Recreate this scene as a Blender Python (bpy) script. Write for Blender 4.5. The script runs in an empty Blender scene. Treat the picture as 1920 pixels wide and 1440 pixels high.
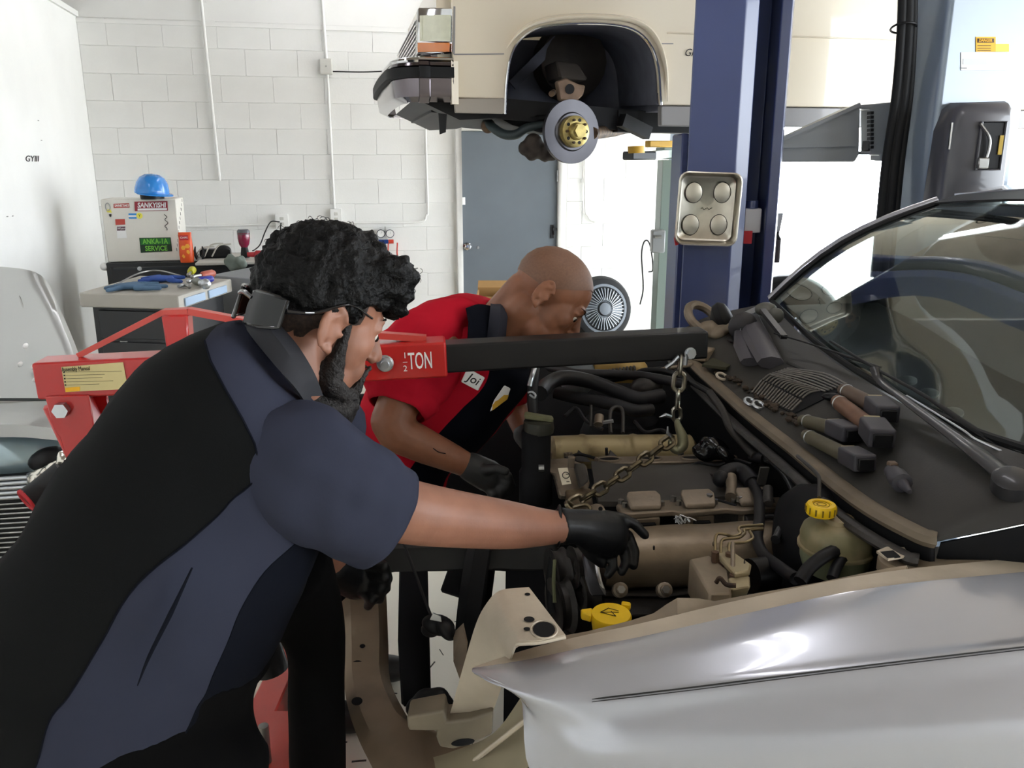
import bpy, bmesh, math, random
from mathutils import Vector as V, Matrix, noise
random.seed(7)
scene = bpy.context.scene
# ---------------------------------------------------------------- camera
F = 1587.0
PITCH = math.radians(14.8)
H = 1.6
cp, sp = math.cos(PITCH), math.sin(PITCH)
cam_d = bpy.data.cameras.new('camera'); cam = bpy.data.objects.new('camera', cam_d)
scene.collection.objects.link(cam)
cam_d.sensor_width = 36.0; cam_d.lens = F / 1920 * 36.0; cam_d.clip_start = 0.02; cam_d.clip_end = 200
cam.location = (0, 0, H); cam.rotation_euler = (math.pi / 2 - PITCH, 0, 0)
scene.camera = cam
# ---------------------------------------------------------------- sky, sun, exposure
world = bpy.data.worlds.new('daylight'); scene.world = world
world.use_nodes = True
bg = world.node_tree.nodes['Background']
bg.inputs['Color'].default_value = (0.88, 0.94, 1.0, 1); bg.inputs['Strength'].default_value = 8.5
scene.view_settings.view_transform = 'Standard'
scene.view_settings.look = 'None'
scene.view_settings.gamma = 1.0
scene.view_settings.use_curve_mapping = False
scene.view_settings.exposure = 0.6
scene.cycles.max_bounces = 8
scene.cycles.diffuse_bounces = 5
scene.cycles.sample_clamp_indirect = 6.0
scene.cycles.caustics_reflective = False
scene.cycles.caustics_refractive = False

# ---------------------------------------------------------------- helpers: where a view ray meets the place
def ray(px, py):
    x = (px - 960) / F; y = (720 - py) / F
    return V((x, cp + y * sp, -sp + y * cp))
CAM = V((0, 0, H))
def P(px, py, Y):
    d = ray(px, py); return CAM + d * (Y / d.y)
def PZ(px, py, z):
    d = ray(px, py); return CAM + d * ((z - H) / d.z)
def PP(px, py, p0, n):
    d = ray(px, py); n = V(n); return CAM + d * ((V(p0) - CAM).dot(n) / d.dot(n))
def lerp(a, b, t): return a + (b - a) * t
def frame(axis, hint=(0, 0, 1)):
    w = V(axis).normalized(); h = V(hint)
    if abs(w.dot(h.normalized())) > 0.98: h = V((1, 0, 0)) if abs(w.x) < 0.9 else V((0, 1, 0))
    u = h.cross(w).normalized(); v = w.cross(u).normalized()
    return u, v, w
def catmull(pts, n=6, closed=False):
    pts = [V(p) for p in pts]; out = []
    m = len(pts)
    if m < 3 and not closed:
        return [pts[0].lerp(pts[-1], i / n) for i in range(n + 1)]
    rng = range(m) if closed else range(m - 1)
    for i in rng:
        p1, p2 = pts[i], pts[(i + 1) % m]
        p0 = pts[i - 1] if (closed or i > 0) else p1 * 2 - p2
        p3 = pts[(i + 2) % m] if (closed or i + 2 < m) else p2 * 2 - p1
        for k in range(n):
            t = k / n
            out.append(0.5 * ((2 * p1) + (p2 - p0) * t + (2 * p0 - 5 * p1 + 4 * p2 - p3) * t * t + (3 * p1 - p0 - 3 * p2 + p3) * t ** 3))
    if not closed: out.append(pts[-1].copy())
    return out

class G:
    """collects shapes in world space for one mesh"""
    def __init__(s): s.v = []; s.f = []; s.m = []; s.mi = 0
    def add(s, vs, fs):
        o = len(s.v); s.v += [V(p) for p in vs]
        for f in fs: s.f.append([i + o for i in f]); s.m.append(s.mi)
        return s
    def obox(s, c, ax, ay, az):
        c = V(c); ax, ay, az = V(ax), V(ay), V(az)
        vs = [c + ax * i + ay * j + az * k for k in (-1, 1) for j in (-1, 1) for i in (-1, 1)]
        return s.add(vs, [(0, 2, 3, 1), (4, 5, 7, 6), (0, 1, 5, 4), (2, 6, 7, 3), (0, 4, 6, 2), (1, 3, 7, 5)])
    def box(s, lo, hi):
        lo, hi = V(lo), V(hi); c = (lo + hi) / 2; h = (hi - lo) / 2
        return s.obox(c, (h.x, 0, 0), (0, h.y, 0), (0, 0, h.z))
    def bar(s, a, b, w, h, hint=(0, 0, 1)):
        a, b = V(a), V(b); u, v, n = frame(b - a, hint)
        return s.obox((a + b) / 2, u * w / 2, v * h / 2, (b - a) / 2)
    def prism(s, poly, ext):
        n = len(poly); ext = V(ext); vs = [V(p) for p in poly]; vs2 = [p + ext for p in vs]
        fs = [tuple(range(n))[::-1], tuple(range(n, 2 * n))] + [(i, (i + 1) % n, n + (i + 1) % n, n + i) for i in range(n)]
        return s.add(vs + vs2, fs)
    def rings(s, rs, cap=True, closed=False):
        n = len(rs[0]); o = len(s.v); k = len(rs)
        for r in rs: s.v += [V(p) for p in r]
        for i in range(k if closed else k - 1):
            a, b = o + i * n, o + ((i + 1) % k) * n
            for j in range(n):
                s.f.append([a + j, a + (j + 1) % n, b + (j + 1) % n, b + j]); s.m.append(s.mi)
        if cap and not closed:
            s.f.append([o + j for j in range(n)][::-1]); s.m.append(s.mi)
            s.f.append([o + (k - 1) * n + j for j in range(n)]); s.m.append(s.mi)
        return s
    def tube(s, path, r, seg=10, cap=True, closed=False, flat=1.0, hint=(0, 0, 1)):
        path = [V(p) for p in path]; n = len(path)
        rr = r if isinstance(r, (list, tuple)) else [r] * n
        if len(rr) != n:
            m = len(rr) - 1; rr = [lerp(rr[min(int(i / (n - 1) * m), m - 1)], rr[min(int(i / (n - 1) * m), m - 1) + 1], i / (n - 1) * m - min(int(i / (n - 1) * m), m - 1)) for i in range(n)]
        rs = []; pu = None
        for i, p in enumerate(path):
            if closed: t = path[(i + 1) % n] - path[i - 1]
            else: t = path[min(i + 1, n - 1)] - path[max(i - 1, 0)]
            if pu is None: u, v, w = frame(t, hint)
            else:
                w = t.normalized(); u = (pu - w * pu.dot(w))
                u = u.normalized() if u.length > 1e-6 else frame(t)[0]; v = w.cross(u)
            pu = u
            rs.append([p + (u * math.cos(a) + v * math.sin(a) * flat) * rr[i] for a in [2 * math.pi * j / seg for j in range(seg)]])
        return s.rings(rs, cap, closed)
    def cyl(s, a, b, r, seg=16, r2=None):
        return s.tube([a, b], [r, r if r2 is None else r2], seg)
    def lathe(s, o, axis, prof, seg=24, hint=(0, 0, 1), sx=1.0, sy=1.0, cap=True):
        o = V(o); u, v, w = frame(axis, hint)
        rs = [[o + w * h + (u * math.cos(a) * sx + v * math.sin(a) * sy) * r for a in [2 * math.pi * j / seg for j in range(seg)]] for r, h in prof]
        return s.rings(rs, cap)
    def ell(s, c, ax, ay, az, nu=14, nv=9):
        c = V(c); ax, ay, az = V(ax), V(ay), V(az); rs = []
        for i in range(nv + 1):
            t = math.pi * (i + 0.02) / (nv + 0.04)
            rs.append([c - az * math.cos(t) + (ax * math.cos(a) + ay * math.sin(a)) * math.sin(t) for a in [2 * math.pi * j / nu for j in range(nu)]])
        return s.rings(rs, True)
    def ball(s, c, r, nu=14, nv=9): return s.ell(c, (r, 0, 0), (0, r, 0), (0, 0, r), nu, nv)
    def capsule(s, a, b, r1, r2, seg=14):
        a, b = V(a), V(b); u, v, w = frame(b - a); rs = []
        for k in range(5):
            t = math.pi / 2 * (1 - k / 4) * 0.98; rs.append((a - w * r1 * math.sin(t), r1 * math.cos(t)))
        for k in range(5):
            t = math.pi / 2 * (k / 4) * 0.98; rs.append((b + w * r2 * math.sin(t), r2 * math.cos(t)))
        return s.rings([[p + (u * math.cos(q) + v * math.sin(q)) * r for q in [2 * math.pi * j / seg for j in range(seg)]] for p, r in rs], True)
    def torus(s, c, axis, R, r, n=24, seg=8, ax2=None, sx=1.0, sy=1.0):
        u, v, w = frame(axis, ax2 or (0, 0, 1)); c = V(c)
        return s.tube([c + u * math.cos(a) * R * sx + v * math.sin(a) * R * sy for a in [2 * math.pi * i / n for i in range(n)]], r, seg, False, True)
    def sheet(s, rows, thick=0.0, closed=False):
        """a surface through rows of points, given a thickness along its normal"""
        rows = [[V(p) for p in r] for r in rows]; nr, nc = len(rows), len(rows[0])
        def grid(R, flip):
            o = len(s.v)
            for r in R: s.v += r
            for i in range(nr - 1):
                for j in range(nc if closed else nc - 1):
                    j2 = (j + 1) % nc
                    q = [o + i * nc + j, o + i * nc + j2, o + (i + 1) * nc + j2, o + (i + 1) * nc + j]
                    s.f.append(q[::-1] if flip else q); s.m.append(s.mi)
            return o
        if not thick: grid(rows, False); return s
        nrm = [[None] * nc for _ in range(nr)]
        for i in range(nr):
            for j in range(nc):
                if closed: a = rows[i][(j + 1) % nc] - rows[i][j - 1]
                else: a = rows[i][min(j + 1, nc - 1)] - rows[i][max(j - 1, 0)]
                b = rows[min(i + 1, nr - 1)][j] - rows[max(i - 1, 0)][j]
                n = a.cross(b); nrm[i][j] = n.normalized() if n.length > 1e-12 else V((0, 0, 1))
        back = [[rows[i][j] - nrm[i][j] * thick for j in range(nc)] for i in range(nr)]
        o1 = grid(rows, False); o2 = grid(back, True)
        if closed: border = [[i for i in range(nc)], [(nr - 1) * nc + j for j in range(nc)]]
        else: border = [[j for j in range(nc)] + [i * nc + nc - 1 for i in range(1, nr)] + [(nr - 1) * nc + j for j in range(nc - 2, -1, -1)] + [i * nc for i in range(nr - 2, 0, -1)]]
        for bo in border:
            m = len(bo)
            for k in range(m):
                a, b = bo[k], bo[(k + 1) % m]
                s.f.append([o1 + b, o1 + a, o2 + a, o2 + b]); s.m.append(s.mi)
        return s
    def mesh(s, name, origin, sharp=38, bevel=0.0, bseg=1):
        me = bpy.data.meshes.new(name)
        me.from_pydata([tuple(p - origin) for p in s.v], [], s.f)
        for p, m in zip(me.polygons, s.m): p.material_index = m
        bm = bmesh.new(); bm.from_mesh(me)
        bmesh.ops.remove_doubles(bm, verts=bm.verts, dist=1e-6)
        bmesh.ops.recalc_face_normals(bm, faces=bm.faces)
        if bevel:
            es = [e for e in bm.edges if len(e.link_faces) == 2 and e.calc_face_angle(0) > math.radians(32)]
            bmesh.ops.bevel(bm, geom=es, offset=bevel, segments=bseg, profile=0.5, affect='EDGES', clamp_overlap=True)
        bm.to_mesh(me); bm.free()
        for p in me.polygons: p.use_smooth = True
        me.set_sharp_from_angle(angle=math.radians(sharp))
        return me

ORG = {}
def root_org(o):
    while o.parent: o = o.parent
    return V(ORG[o.name])
def obj(name, g, mat, parent=None, label=None, cat=None, group=None, kind=None, bevel=0.0, bseg=1, sharp=38, origin=None):
    if parent is not None: org = root_org(parent)
    elif origin is not None: org = V(origin)
    else:
        n = len(g.v); lo = min(p.z for p in g.v)
        org = V((sum(p.x for p in g.v) / n, sum(p.y for p in g.v) / n, lo))
    me = g.mesh(name, org, sharp, bevel, bseg)
    for m in (mat if isinstance(mat, (list, tuple)) else [mat]): me.materials.append(m)
    o = bpy.data.objects.new(name, me); scene.collection.objects.link(o)
    if parent is not None: o.parent = parent
    else: o.location = org; ORG[o.name] = org
    if bevel and bseg > 1:
        wn = o.modifiers.new('even_normals', 'WEIGHTED_NORMAL'); wn.keep_sharp = False; wn.weight = 60
    tag(o, label, cat, group, kind)
    return o
def tag(o, label=None, cat=None, group=None, kind=None):
    if label: o['label'] = label
    if cat: o['category'] = cat
    if group: o['group'] = group
    if kind: o['kind'] = kind
    return o
def thing(name, label, cat, loc, group=None, kind=None):
    o = bpy.data.objects.new(name, None); scene.collection.objects.link(o)
    o.location = loc; o.empty_display_size = 0.05; ORG[o.name] = V(loc)
    return tag(o, label, cat, group, kind)
def share(src, name, parent, loc, rot=None):
    """another object using the mesh of src, moved under the same root"""
    o = bpy.data.objects.new(name, src.data); scene.collection.objects.link(o)
    o.parent = parent; o.location = loc
    if rot is not None: o.rotation_euler = rot
    return o
def text_part(name, body, size, centre, right, up, mat, parent, depth=0.0004, shear=0.0, bold=0.0, label=None, sx=1.0):
    """flat lettering laid on a surface"""
    cu = bpy.data.curves.new(name, 'FONT'); cu.body = body; cu.size = size; cu.align_x = 'CENTER'; cu.align_y = 'CENTER'
    cu.extrude = depth; cu.shear = shear; cu.offset = bold; cu.resolution_u = 3
    tmp = bpy.data.objects.new('tmp', cu); scene.collection.objects.link(tmp)
    dg = bpy.context.evaluated_depsgraph_get()
    me = bpy.data.meshes.new_from_object(tmp.evaluated_get(dg)); bpy.data.objects.remove(tmp); bpy.data.curves.remove(cu)
    r = V(right).normalized(); u = V(up); u = (u - r * u.dot(r)).normalized(); n = r.cross(u)
    org = root_org(parent); c = V(centre)
    for v in me.vertices:
        p = c + r * v.co.x * sx + u * v.co.y + n * v.co.z; v.co = p - org
    me.materials.clear(); me.materials.append(mat); me.name = name
    o = bpy.data.objects.new(name, me); scene.collection.objects.link(o); o.parent = parent
    return tag(o, label)
def remesh(g, voxel, smooth=4, fac=0.5, name='m'):
    """join overlapping shapes into one continuous skin; returns a G"""
    me = bpy.data.meshes.new('tmp'); me.from_pydata([tuple(p) for p in g.v], [], g.f)
    bm = bmesh.new(); bm.from_mesh(me); bmesh.ops.recalc_face_normals(bm, faces=bm.faces); bm.to_mesh(me); bm.free()
    o = bpy.data.objects.new('tmp', me); scene.collection.objects.link(o)
    m = o.modifiers.new('r', 'REMESH'); m.mode = 'VOXEL'; m.voxel_size = voxel; m.adaptivity = 0
    if smooth:
        q = o.modifiers.new('s', 'SMOOTH'); q.iterations = smooth; q.factor = fac
    dg = bpy.context.evaluated_depsgraph_get(); ev = o.evaluated_get(dg)
    m2 = bpy.data.meshes.new_from_object(ev)
    out = G(); out.add([v.co.copy() for v in m2.vertices], [tuple(p.vertices) for p in m2.polygons])
    bpy.data.objects.remove(o); bpy.data.meshes.remove(me); bpy.data.meshes.remove(m2)
    return out

# ---------------------------------------------------------------- materials
def srgb(h):
    if isinstance(h, str):
        h = h.lstrip('#'); c = [int(h[i:i + 2], 16) / 255 for i in (0, 2, 4)]
    else: c = [x / 255 for x in h]
    return tuple((x / 12.92 if x <= 0.04045 else ((x + 0.055) / 1.055) ** 2.4) for x in c)
MATS = {}
def mat(name, col, rough=0.5, metal=0.0, var=0.0, vscale=8.0, bump=0.0, bscale=60.0, coat=0.0, spec=0.5, trans=0.0, ior=1.45, emit=None, estr=0.0, col2=None, alpha=1.0, detail=4, thr=None, sheen=0.0, sss=0.0, vstretch=None, aniso=0.0):
    if name in MATS: return MATS[name]
    m = bpy.data.materials.new(name); m.use_nodes = True; MATS[name] = m
    nt = m.node_tree; b = nt.nodes['Principled BSDF']; c = srgb(col)
    b.inputs['Base Color'].default_value = (*c, 1); b.inputs['Roughness'].default_value = rough; b.inputs['Metallic'].default_value = metal
    b.inputs['Coat Weight'].default_value = coat; b.inputs['Coat Roughness'].default_value = 0.04
    b.inputs['Specular IOR Level'].default_value = spec
    b.inputs['Transmission Weight'].default_value = trans; b.inputs['IOR'].default_value = ior; b.inputs['Alpha'].default_value = alpha
    b.inputs['Sheen Weight'].default_value = sheen
    if sss:
        b.inputs['Subsurface Weight'].default_value = sss; b.inputs['Subsurface Radius'].default_value = (0.02, 0.008, 0.004); b.inputs['Subsurface Scale'].default_value = 0.5
    if emit is not None:
        b.inputs['Emission Color'].default_value = (*srgb(emit), 1); b.inputs['Emission Strength'].default_value = estr
    if var or bump or col2:
        tc = nt.nodes.new('ShaderNodeTexCoord')
        src = tc.outputs['Object']
        if vstretch:
            mp = nt.nodes.new('ShaderNodeMapping'); mp.inputs['Scale'].default_value = vstretch
            nt.links.new(src, mp.inputs['Vector']); src = mp.outputs['Vector']
    if var or col2:
        n = nt.nodes.new('ShaderNodeTexNoise'); n.inputs['Scale'].default_value = vscale; n.inputs['Detail'].default_value = detail
        nt.links.new(src, n.inputs['Vector'])
        r = nt.nodes.new('ShaderNodeValToRGB')
        if col2:
            d = srgb(col2); t0, t1 = thr or (0.4, 0.62)
            r.color_ramp.elements[0].position = t0; r.color_ramp.elements[1].position = t1
            r.color_ramp.elements[0].color = (*c, 1); r.color_ramp.elements[1].color = (*d, 1)
        else:
            r.color_ramp.elements[0].position = 0.3; r.color_ramp.elements[1].position = 0.7
            r.color_ramp.elements[0].color = (*[x * (1 - var) for x in c], 1); r.color_ramp.elements[1].color = (*[min(1, x * (1 + var)) for x in c], 1)
        nt.links.new(n.outputs['Fac'], r.inputs['Fac']); nt.links.new(r.outputs['Color'], b.inputs['Base Color'])
    if bump:
        n2 = nt.nodes.new('ShaderNodeTexNoise'); n2.inputs['Scale'].default_value = bscale; n2.inputs['Detail'].default_value = 3
        nt.links.new(src, n2.inputs['Vector'])
        bp = nt.nodes.new('ShaderNodeBump'); bp.inputs['Strength'].default_value = bump; bp.inputs['Distance'].default_value = 0.01
        nt.links.new(n2.outputs['Fac'], bp.inputs['Height']); nt.links.new(bp.outputs['Normal'], b.inputs['Normal'])
    return m
M_chrome = mat('chrome', '#d8d8d8', 0.08, 1.0)
M_steel = mat('steel', '#9a9a98', 0.3, 1.0, var=0.12, vscale=30)
M_zinc = mat('zinc_plate', '#b8bcc0', 0.35, 1.0)
M_black = mat('black_plastic', '#0e0e10', 0.45, var=0.15, spec=0.3)
M_rubber = mat('black_rubber', '#0f1012', 0.6, var=0.2, vscale=20, spec=0.3)
M_dark = mat('dark_steel', '#141517', 0.55, 0.2, var=0.25, vscale=15)
M_white = mat('white_print', '#e8e8e6', 0.5)
M_ink = mat('black_print', '#141414', 0.6)
M_red_print = mat('red_print', '#b3202c', 0.5)
# ================================================================ the room
A = math.radians(12.5)
E = V((math.cos(A), math.sin(A), 0)); N = V((math.sin(A), -math.cos(A), 0)); UP = V((0, 0, 1))
B0 = V((0, 7.7, 0))
def W(s, z, off=0.0): return B0 + E * s + UP * z + N * off
def WP(px, py, off=0.0): return PP(px, py, B0 + N * off, N)
def ws(p): return (V(p) - B0).dot(E)
S_L = -3.41; S_R = 1.75; CEIL = 4.4
M_wall = mat('white_wall_paint', '#e6e6e3', 0.6, var=0.03, vscale=2.5, bump=0.06, bscale=90)
M_block = mat('painted_block', '#e4e4e1', 0.55, var=0.035, vscale=3.0, bump=0.10, bscale=70)
M_floor = mat('epoxy_floor', '#dad5c6', 0.35, var=0.06, vscale=1.5, bump=0.05, bscale=40)
M_ceil = mat('ceiling_boards', '#857a6e', 0.8, var=0.12, vscale=2)
floor_ = obj('floor', G().box((-9, -5, -0.1), (9, 16, 0)), M_floor, kind='structure', origin=(0, 0, 0))
gfl = G(); rnf = random.Random(21)
for _ in range(90):
    q = V((rnf.uniform(-0.7, 0.5), rnf.uniform(1.5, 3.6), 0.0)); a_ = rnf.uniform(0, 3.14); l_ = rnf.uniform(0.003, 0.02)
    gfl.obox(q + V((0, 0, 0.0006)), V((math.cos(a_) * l_, math.sin(a_) * l_, 0)), V((-math.sin(a_), math.cos(a_), 0)) * rnf.uniform(0.001, 0.004), V((0, 0, 0.0006)))
obj('floor_grit', gfl, mat('floor_fleck', '#3a372f', 0.8), floor_, kind='stuff')
def slab(name, s0, s1, z0, z1, d0, d1, m, **k):
    c = W((s0 + s1) / 2, (z0 + z1) / 2, (d0 + d1) / 2)
    return obj(name, G().obox(c, E * (s1 - s0) / 2, N * (d1 - d0) / 2, UP * (z1 - z0) / 2), m, kind='structure', **k)
wall_back = slab('wall_back', -6.2, S_R, 0, CEIL, -0.25, -0.0015, M_wall)
slab('wall_back_header', S_R, 8.2, 3.7, CEIL, -0.25, -0.0015, M_wall)
slab('wall_left', S_L - 0.16, S_L, 0, 2.66, 0.0, 12.5, M_wall)
slab('wall_left_upper', -6.35, -6.2, 0, CEIL, -0.25, 12.5, M_wall)
M_fw = mat('front_wall_paint', '#b9b5ad', 0.8, var=0.06, vscale=2)
slab('wall_front', -6.35, 4.0, 0, CEIL, 12.5, 12.7, M_fw)
slab('wall_front_header', 4.0, 8.2, 3.7, CEIL, 12.5, 12.7, M_fw)
slab('wall_right_header', 8.2, 8.35, 3.7, CEIL, -0.25, 12.7, M_wall)
slab('ceiling', -6.35, 8.35, CEIL, CEIL + 0.1, -0.25, 12.7, M_ceil)
slab('trim_1', S_L - 0.19, S_L + 0.02, 2.66, 2.70, 0.0, 12.5, M_wall)
slab('trim_2', S_L, -0.9, 2.62, 2.65, -0.008, 0.018, M_wall)
# concrete blocks of the back wall, each its own piece
BW, BH = 0.406, 0.203
z_ref = WP(530, 242).z
z0 = z_ref - BH * math.floor((z_ref - 0.25) / BH)
D0, D1 = WP(858, 400), WP(1056, 400)
d_lo, d_hi = ws(D0) - 0.03, ws(D1) + 0.03
DOOR_TOP = WP(950, 240).z
_bm = {}
def block(s0, s1, zz):
    w = round(s1 - s0, 3)
    if w < 0.05: return
    c = W((s0 + s1) / 2, zz + BH / 2, 0.0)
    key = w
    if key not in _bm:
        g = G().obox(V((0, 0, 0)), E * (w / 2 - 0.0012), N * 0.0035, UP * (BH / 2 - 0.0012))
        _bm[key] = g.mesh('block', V((0, 0, 0)), bevel=0.0022, bseg=1); _bm[key].materials.append(M_block)
    o = bpy.data.objects.new('block', _bm[key]); scene.collection.objects.link(o)
    o.parent = wall_back; o.location = c + N * random.uniform(-0.0012, 0.0012) - V(ORG['wall_back'])
r = 0; zz = z0
while zz < 2.6:
    s = S_L + (0.0 if r % 2 else -BW / 2)
    while s < S_R - 0.02:
        a, b = max(s, S_L), min(s + BW, S_R)
        if zz < DOOR_TOP + 0.03 and b > d_lo and a < d_hi:
            block(a, d_lo, zz) if a < d_lo else None
            block(d_hi, b, zz) if b > d_hi else None
        else: block(a, b, zz)
        s += BW
    zz += BH; r += 1
# ---- grey steel door
M_door = mat('door_grey', '#60686f', 0.5, var=0.06, vscale=3)
M_frame = mat('door_frame_white', '#dcdcd8', 0.5, var=0.04)
dl, dr_ = ws(WP(866, 400)), ws(WP(1042, 400)); dt = WP(950, 247).z
door = slab('door_1', dl, dr_, 0.01, dt, -0.01, 0.03, M_door)
gf = G()
for s0, s1, q0, q1 in ((dl - 0.055, dl - 0.004, 0, dt + 0.05), (dr_ + 0.004, dr_ + 0.065, 0, dt + 0.05), (dl - 0.004, dr_ + 0.004, dt + 0.004, dt + 0.05)):
    gf.obox(W((s0 + s1) / 2, (q0 + q1) / 2, 0.025), E * (s1 - s0) / 2, N * 0.04, UP * (q1 - q0) / 2)
obj('door_frame', gf, M_frame, door, bevel=0.004)
kp = WP(876, 462, 0.03)
obj('door_knob', G().lathe(kp, N, [(0.034, 0), (0.034, 0.008), (0.014, 0.012), (0.014, 0.035), (0.028, 0.045), (0.031, 0.06), (0.022, 0.07), (0.0, 0.072)], 20), M_chrome, door)
kq = WP(896, 464, 0.03); obj('keyhole_cover', G().lathe(kq, N, [(0.012, 0), (0.012, 0.006), (0, 0.007)], 14), M_steel, door)
hp = WP(868, 377, 0.03); obj('strike_plate', G().obox(hp, E * 0.02, N * 0.006, UP * 0.032), M_white, door, bevel=0.002)
lt = WP(1035, 434, 0.03)
obj('slide_bolt', G().obox(lt, E * 0.014, N * 0.012, UP * 0.06).cyl(lt + E * 0.012 - UP * 0.03 + N * 0.015, lt + E * 0.012 + UP * 0.05 + N * 0.015, 0.008, 10).obox(lt + UP * 0.02 + E * 0.02 + N * 0.015, E * 0.02, N * 0.01, UP * 0.012), M_dark, door)
for y_ in (258, 330):
    c = WP(1045, y_, 0.05); obj('hinge', G().cyl(c - UP * 0.05, c + UP * 0.05, 0.008, 10), M_steel, door)
# ---- conduits, boxes and wiring on the back wall
M_cond = mat('painted_conduit', '#e2e2df', 0.45, var=0.03)
M_grey_box = mat('grey_plastic_box', '#c2c1bb', 0.5)
def conduit(label, pts, r=0.012, g=None, bend=False):
    path = [WP(x, y, 0.03) for x, y in pts]
    t = thing('electrical_conduit', label, 'conduit', path[-1], 'painted conduits on the back wall')
    obj('pipe', G().tube(catmull(path, 6) if bend else path, r, 10), M_cond, t)
    for k in (0.2, 0.75):
        c = path[0].lerp(path[-1], k) if not bend else catmull(path, 6)[int(k * 6 * (len(path) - 1))]
        obj('clamp', G().obox(c - N * 0.012, E * 0.03, N * 0.006, UP * 0.012), M_cond, t)
    return t
conduit('white conduit hanging from the ceiling that ends freely on the block wall above the workbench', [(370, -90), (377, 0), (412, 339)])
conduit('white conduit passing through the grey junction box down to the white wall socket', [(600, -90), (604, 0), (612, 112)])
conduit('short white conduit between the grey junction box and the white socket box', [(614, 140), (627, 392)], 0.011)
conduit('white conduit bending from vertical into horizontal beside the grey door', [(797, -60), (798, 240), (802, 385), (799, 404), (786, 416), (700, 418), (645, 418)], 0.010, bend=True)
conduit('thin conduit bending sideways on the wall between the grey door and the lift column', [(1097, 230), (1097, 380), (1102, 404), (1120, 415), (1210, 416)], 0.009, bend=True)
conduit('white horizontal conduit running behind the workbench to the wall sockets', [(345, 425), (520, 421)], 0.009)
p = WP(611, 126, 0.0)
t = thing('junction_box', 'square grey junction box in the middle of the white conduit', 'junction box', p)
obj('housing', G().obox(p + N * 0.04, E * 0.052, N * 0.035, UP * 0.06), M_grey_box, t, bevel=0.012, bseg=3)
obj('cover_screw', G().cyl(p + N * 0.075, p + N * 0.08, 0.007, 10), M_steel, t)
for px_, py_, w_, h_, lb in ((529, 414, 0.05, 0.055, 'white wall socket with two thin black cords plugged in'), (630, 405, 0.045, 0.06, 'white socket box at the foot of the vertical conduit')):
    p = WP(px_, py_, 0.0)
    t = thing('wall_socket', lb, 'socket', p)
    obj('box', G().obox(p + N * 0.03, E * w_, N * 0.025, UP * h_), M_white, t, bevel=0.006)
    obj('face_plate', G().obox(p + N * 0.057, E * (w_ + 0.004), N * 0.003, UP * (h_ + 0.004)), M_cond, t, bevel=0.003)
    for dz in (-0.022, 0.022):
        obj('outlet', G().obox(p + N * 0.061 + UP * dz, E * 0.016, N * 0.002, UP * 0.013), M_grey_box, t, bevel=0.003)
def cord(label, pts, m, r, cat='cord', name='power_cord', group=None, n=8):
    return obj(name, G().tube(catmull(pts, n), r, 8), m, label=label, cat=cat, group=group)
cord('thin black cable strung from the grey junction box towards the raised cream sedan', [WP(624, 134, 0.06), WP(680, 135, 0.06), WP(730, 133, 0.05)], M_rubber, 0.005)
cord('thin black cord drooping from the wall socket to the red tool', [WP(524, 416, 0.08), WP(508, 416, 0.12), WP(497, 435, 0.2), WP(488, 458, 0.35), WP(478, 468, 0.5), P(474, 470, 6.35)], M_rubber, 0.005)
cord('thin black cord falling straight from the wall socket behind the bench', [WP(527, 418, 0.08), WP(526, 434, 0.12), WP(534, 448, 0.15), WP(541, 466, 0.3), P(543, 480, 6.5)], M_rubber, 0.005)
# small louvred wall vent half hidden by the dark-haired mechanic
p = WP(590, 450, 0.0)
t = thing('wall_vent', 'small grey louvred vent plate low on the block wall', 'vent', p)
obj('plate', G().obox(p + N * 0.02, E * 0.09, N * 0.008, UP * 0.075), M_steel, t)
for k in range(6): obj('louvre', G().obox(p + N * 0.03 + UP * (-0.06 + k * 0.024), E * 0.08, N * 0.006, UP * 0.005), M_grey_box, t)
# manifold gauge set hung on the wall
gp = WP(722, 440, 0.03)
t = thing('manifold_gauge_set', 'two round white dial gauges on a blue and red manifold hung on the wall', 'gauge set', gp - UP * 0.2)
M_blue_a = mat('anodised_blue', '#1d3a7a', 0.35, 0.3); M_red_a = mat('valve_red', '#c43a26', 0.4)
for px_, nm in ((714, 'a'), (731, 'b')):
    c = WP(px_, 438, 0.05)
    d = obj('gauge', G().lathe(c - N * 0.02, N, [(0.034, 0), (0.036, 0.03), (0.036, 0.034), (0.031, 0.034), (0.031, 0.03), (0.0, 0.03)], 24), mat('gauge_case', '#2a3340', 0.4), t)
    obj('dial', G().lathe(c + N * 0.0105, N, [(0.031, 0), (0.0, 0.001)], 24), M_white, d)
    obj('needle', G().bar(c + N * 0.014, c + N * 0.014 + UP * 0.02 + E * 0.01, 0.003, 0.001), M_ink, d)
c1, c2 = WP(710, 453, 0.05), WP(728, 453, 0.05)
obj('manifold', G().obox((c1 + c2) / 2, E * (c2 - c1).length / 2, N * 0.015, UP * 0.017), M_blue_a, t, bevel=0.004)
obj('valve_knob', G().cyl(c2 + E * 0.002, c2 + E * 0.045, 0.018, 12), M_red_a, t)
obj('valve_knob', G().cyl(c1 - E * 0.002, c1 - E * 0.025, 0.016, 12), M_blue_a, t)
obj('hook', G().tube([WP(722, 425, 0.03), WP(722, 440, 0.05)], 0.004, 8), M_steel, t)
for px_, x2, m_ in ((716, 714, M_rubber), (722, 722, M_rubber), (728, 733, M_red_a), (745, 752, M_red_a)):
    obj('hose', G().tube(catmull([WP(px_, 455, 0.05), WP(px_, 480, 0.06), WP(x2, 520, 0.06), WP(x2 + 4, 560, 0.06)], 6), 0.006, 8), m_, t)
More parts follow.
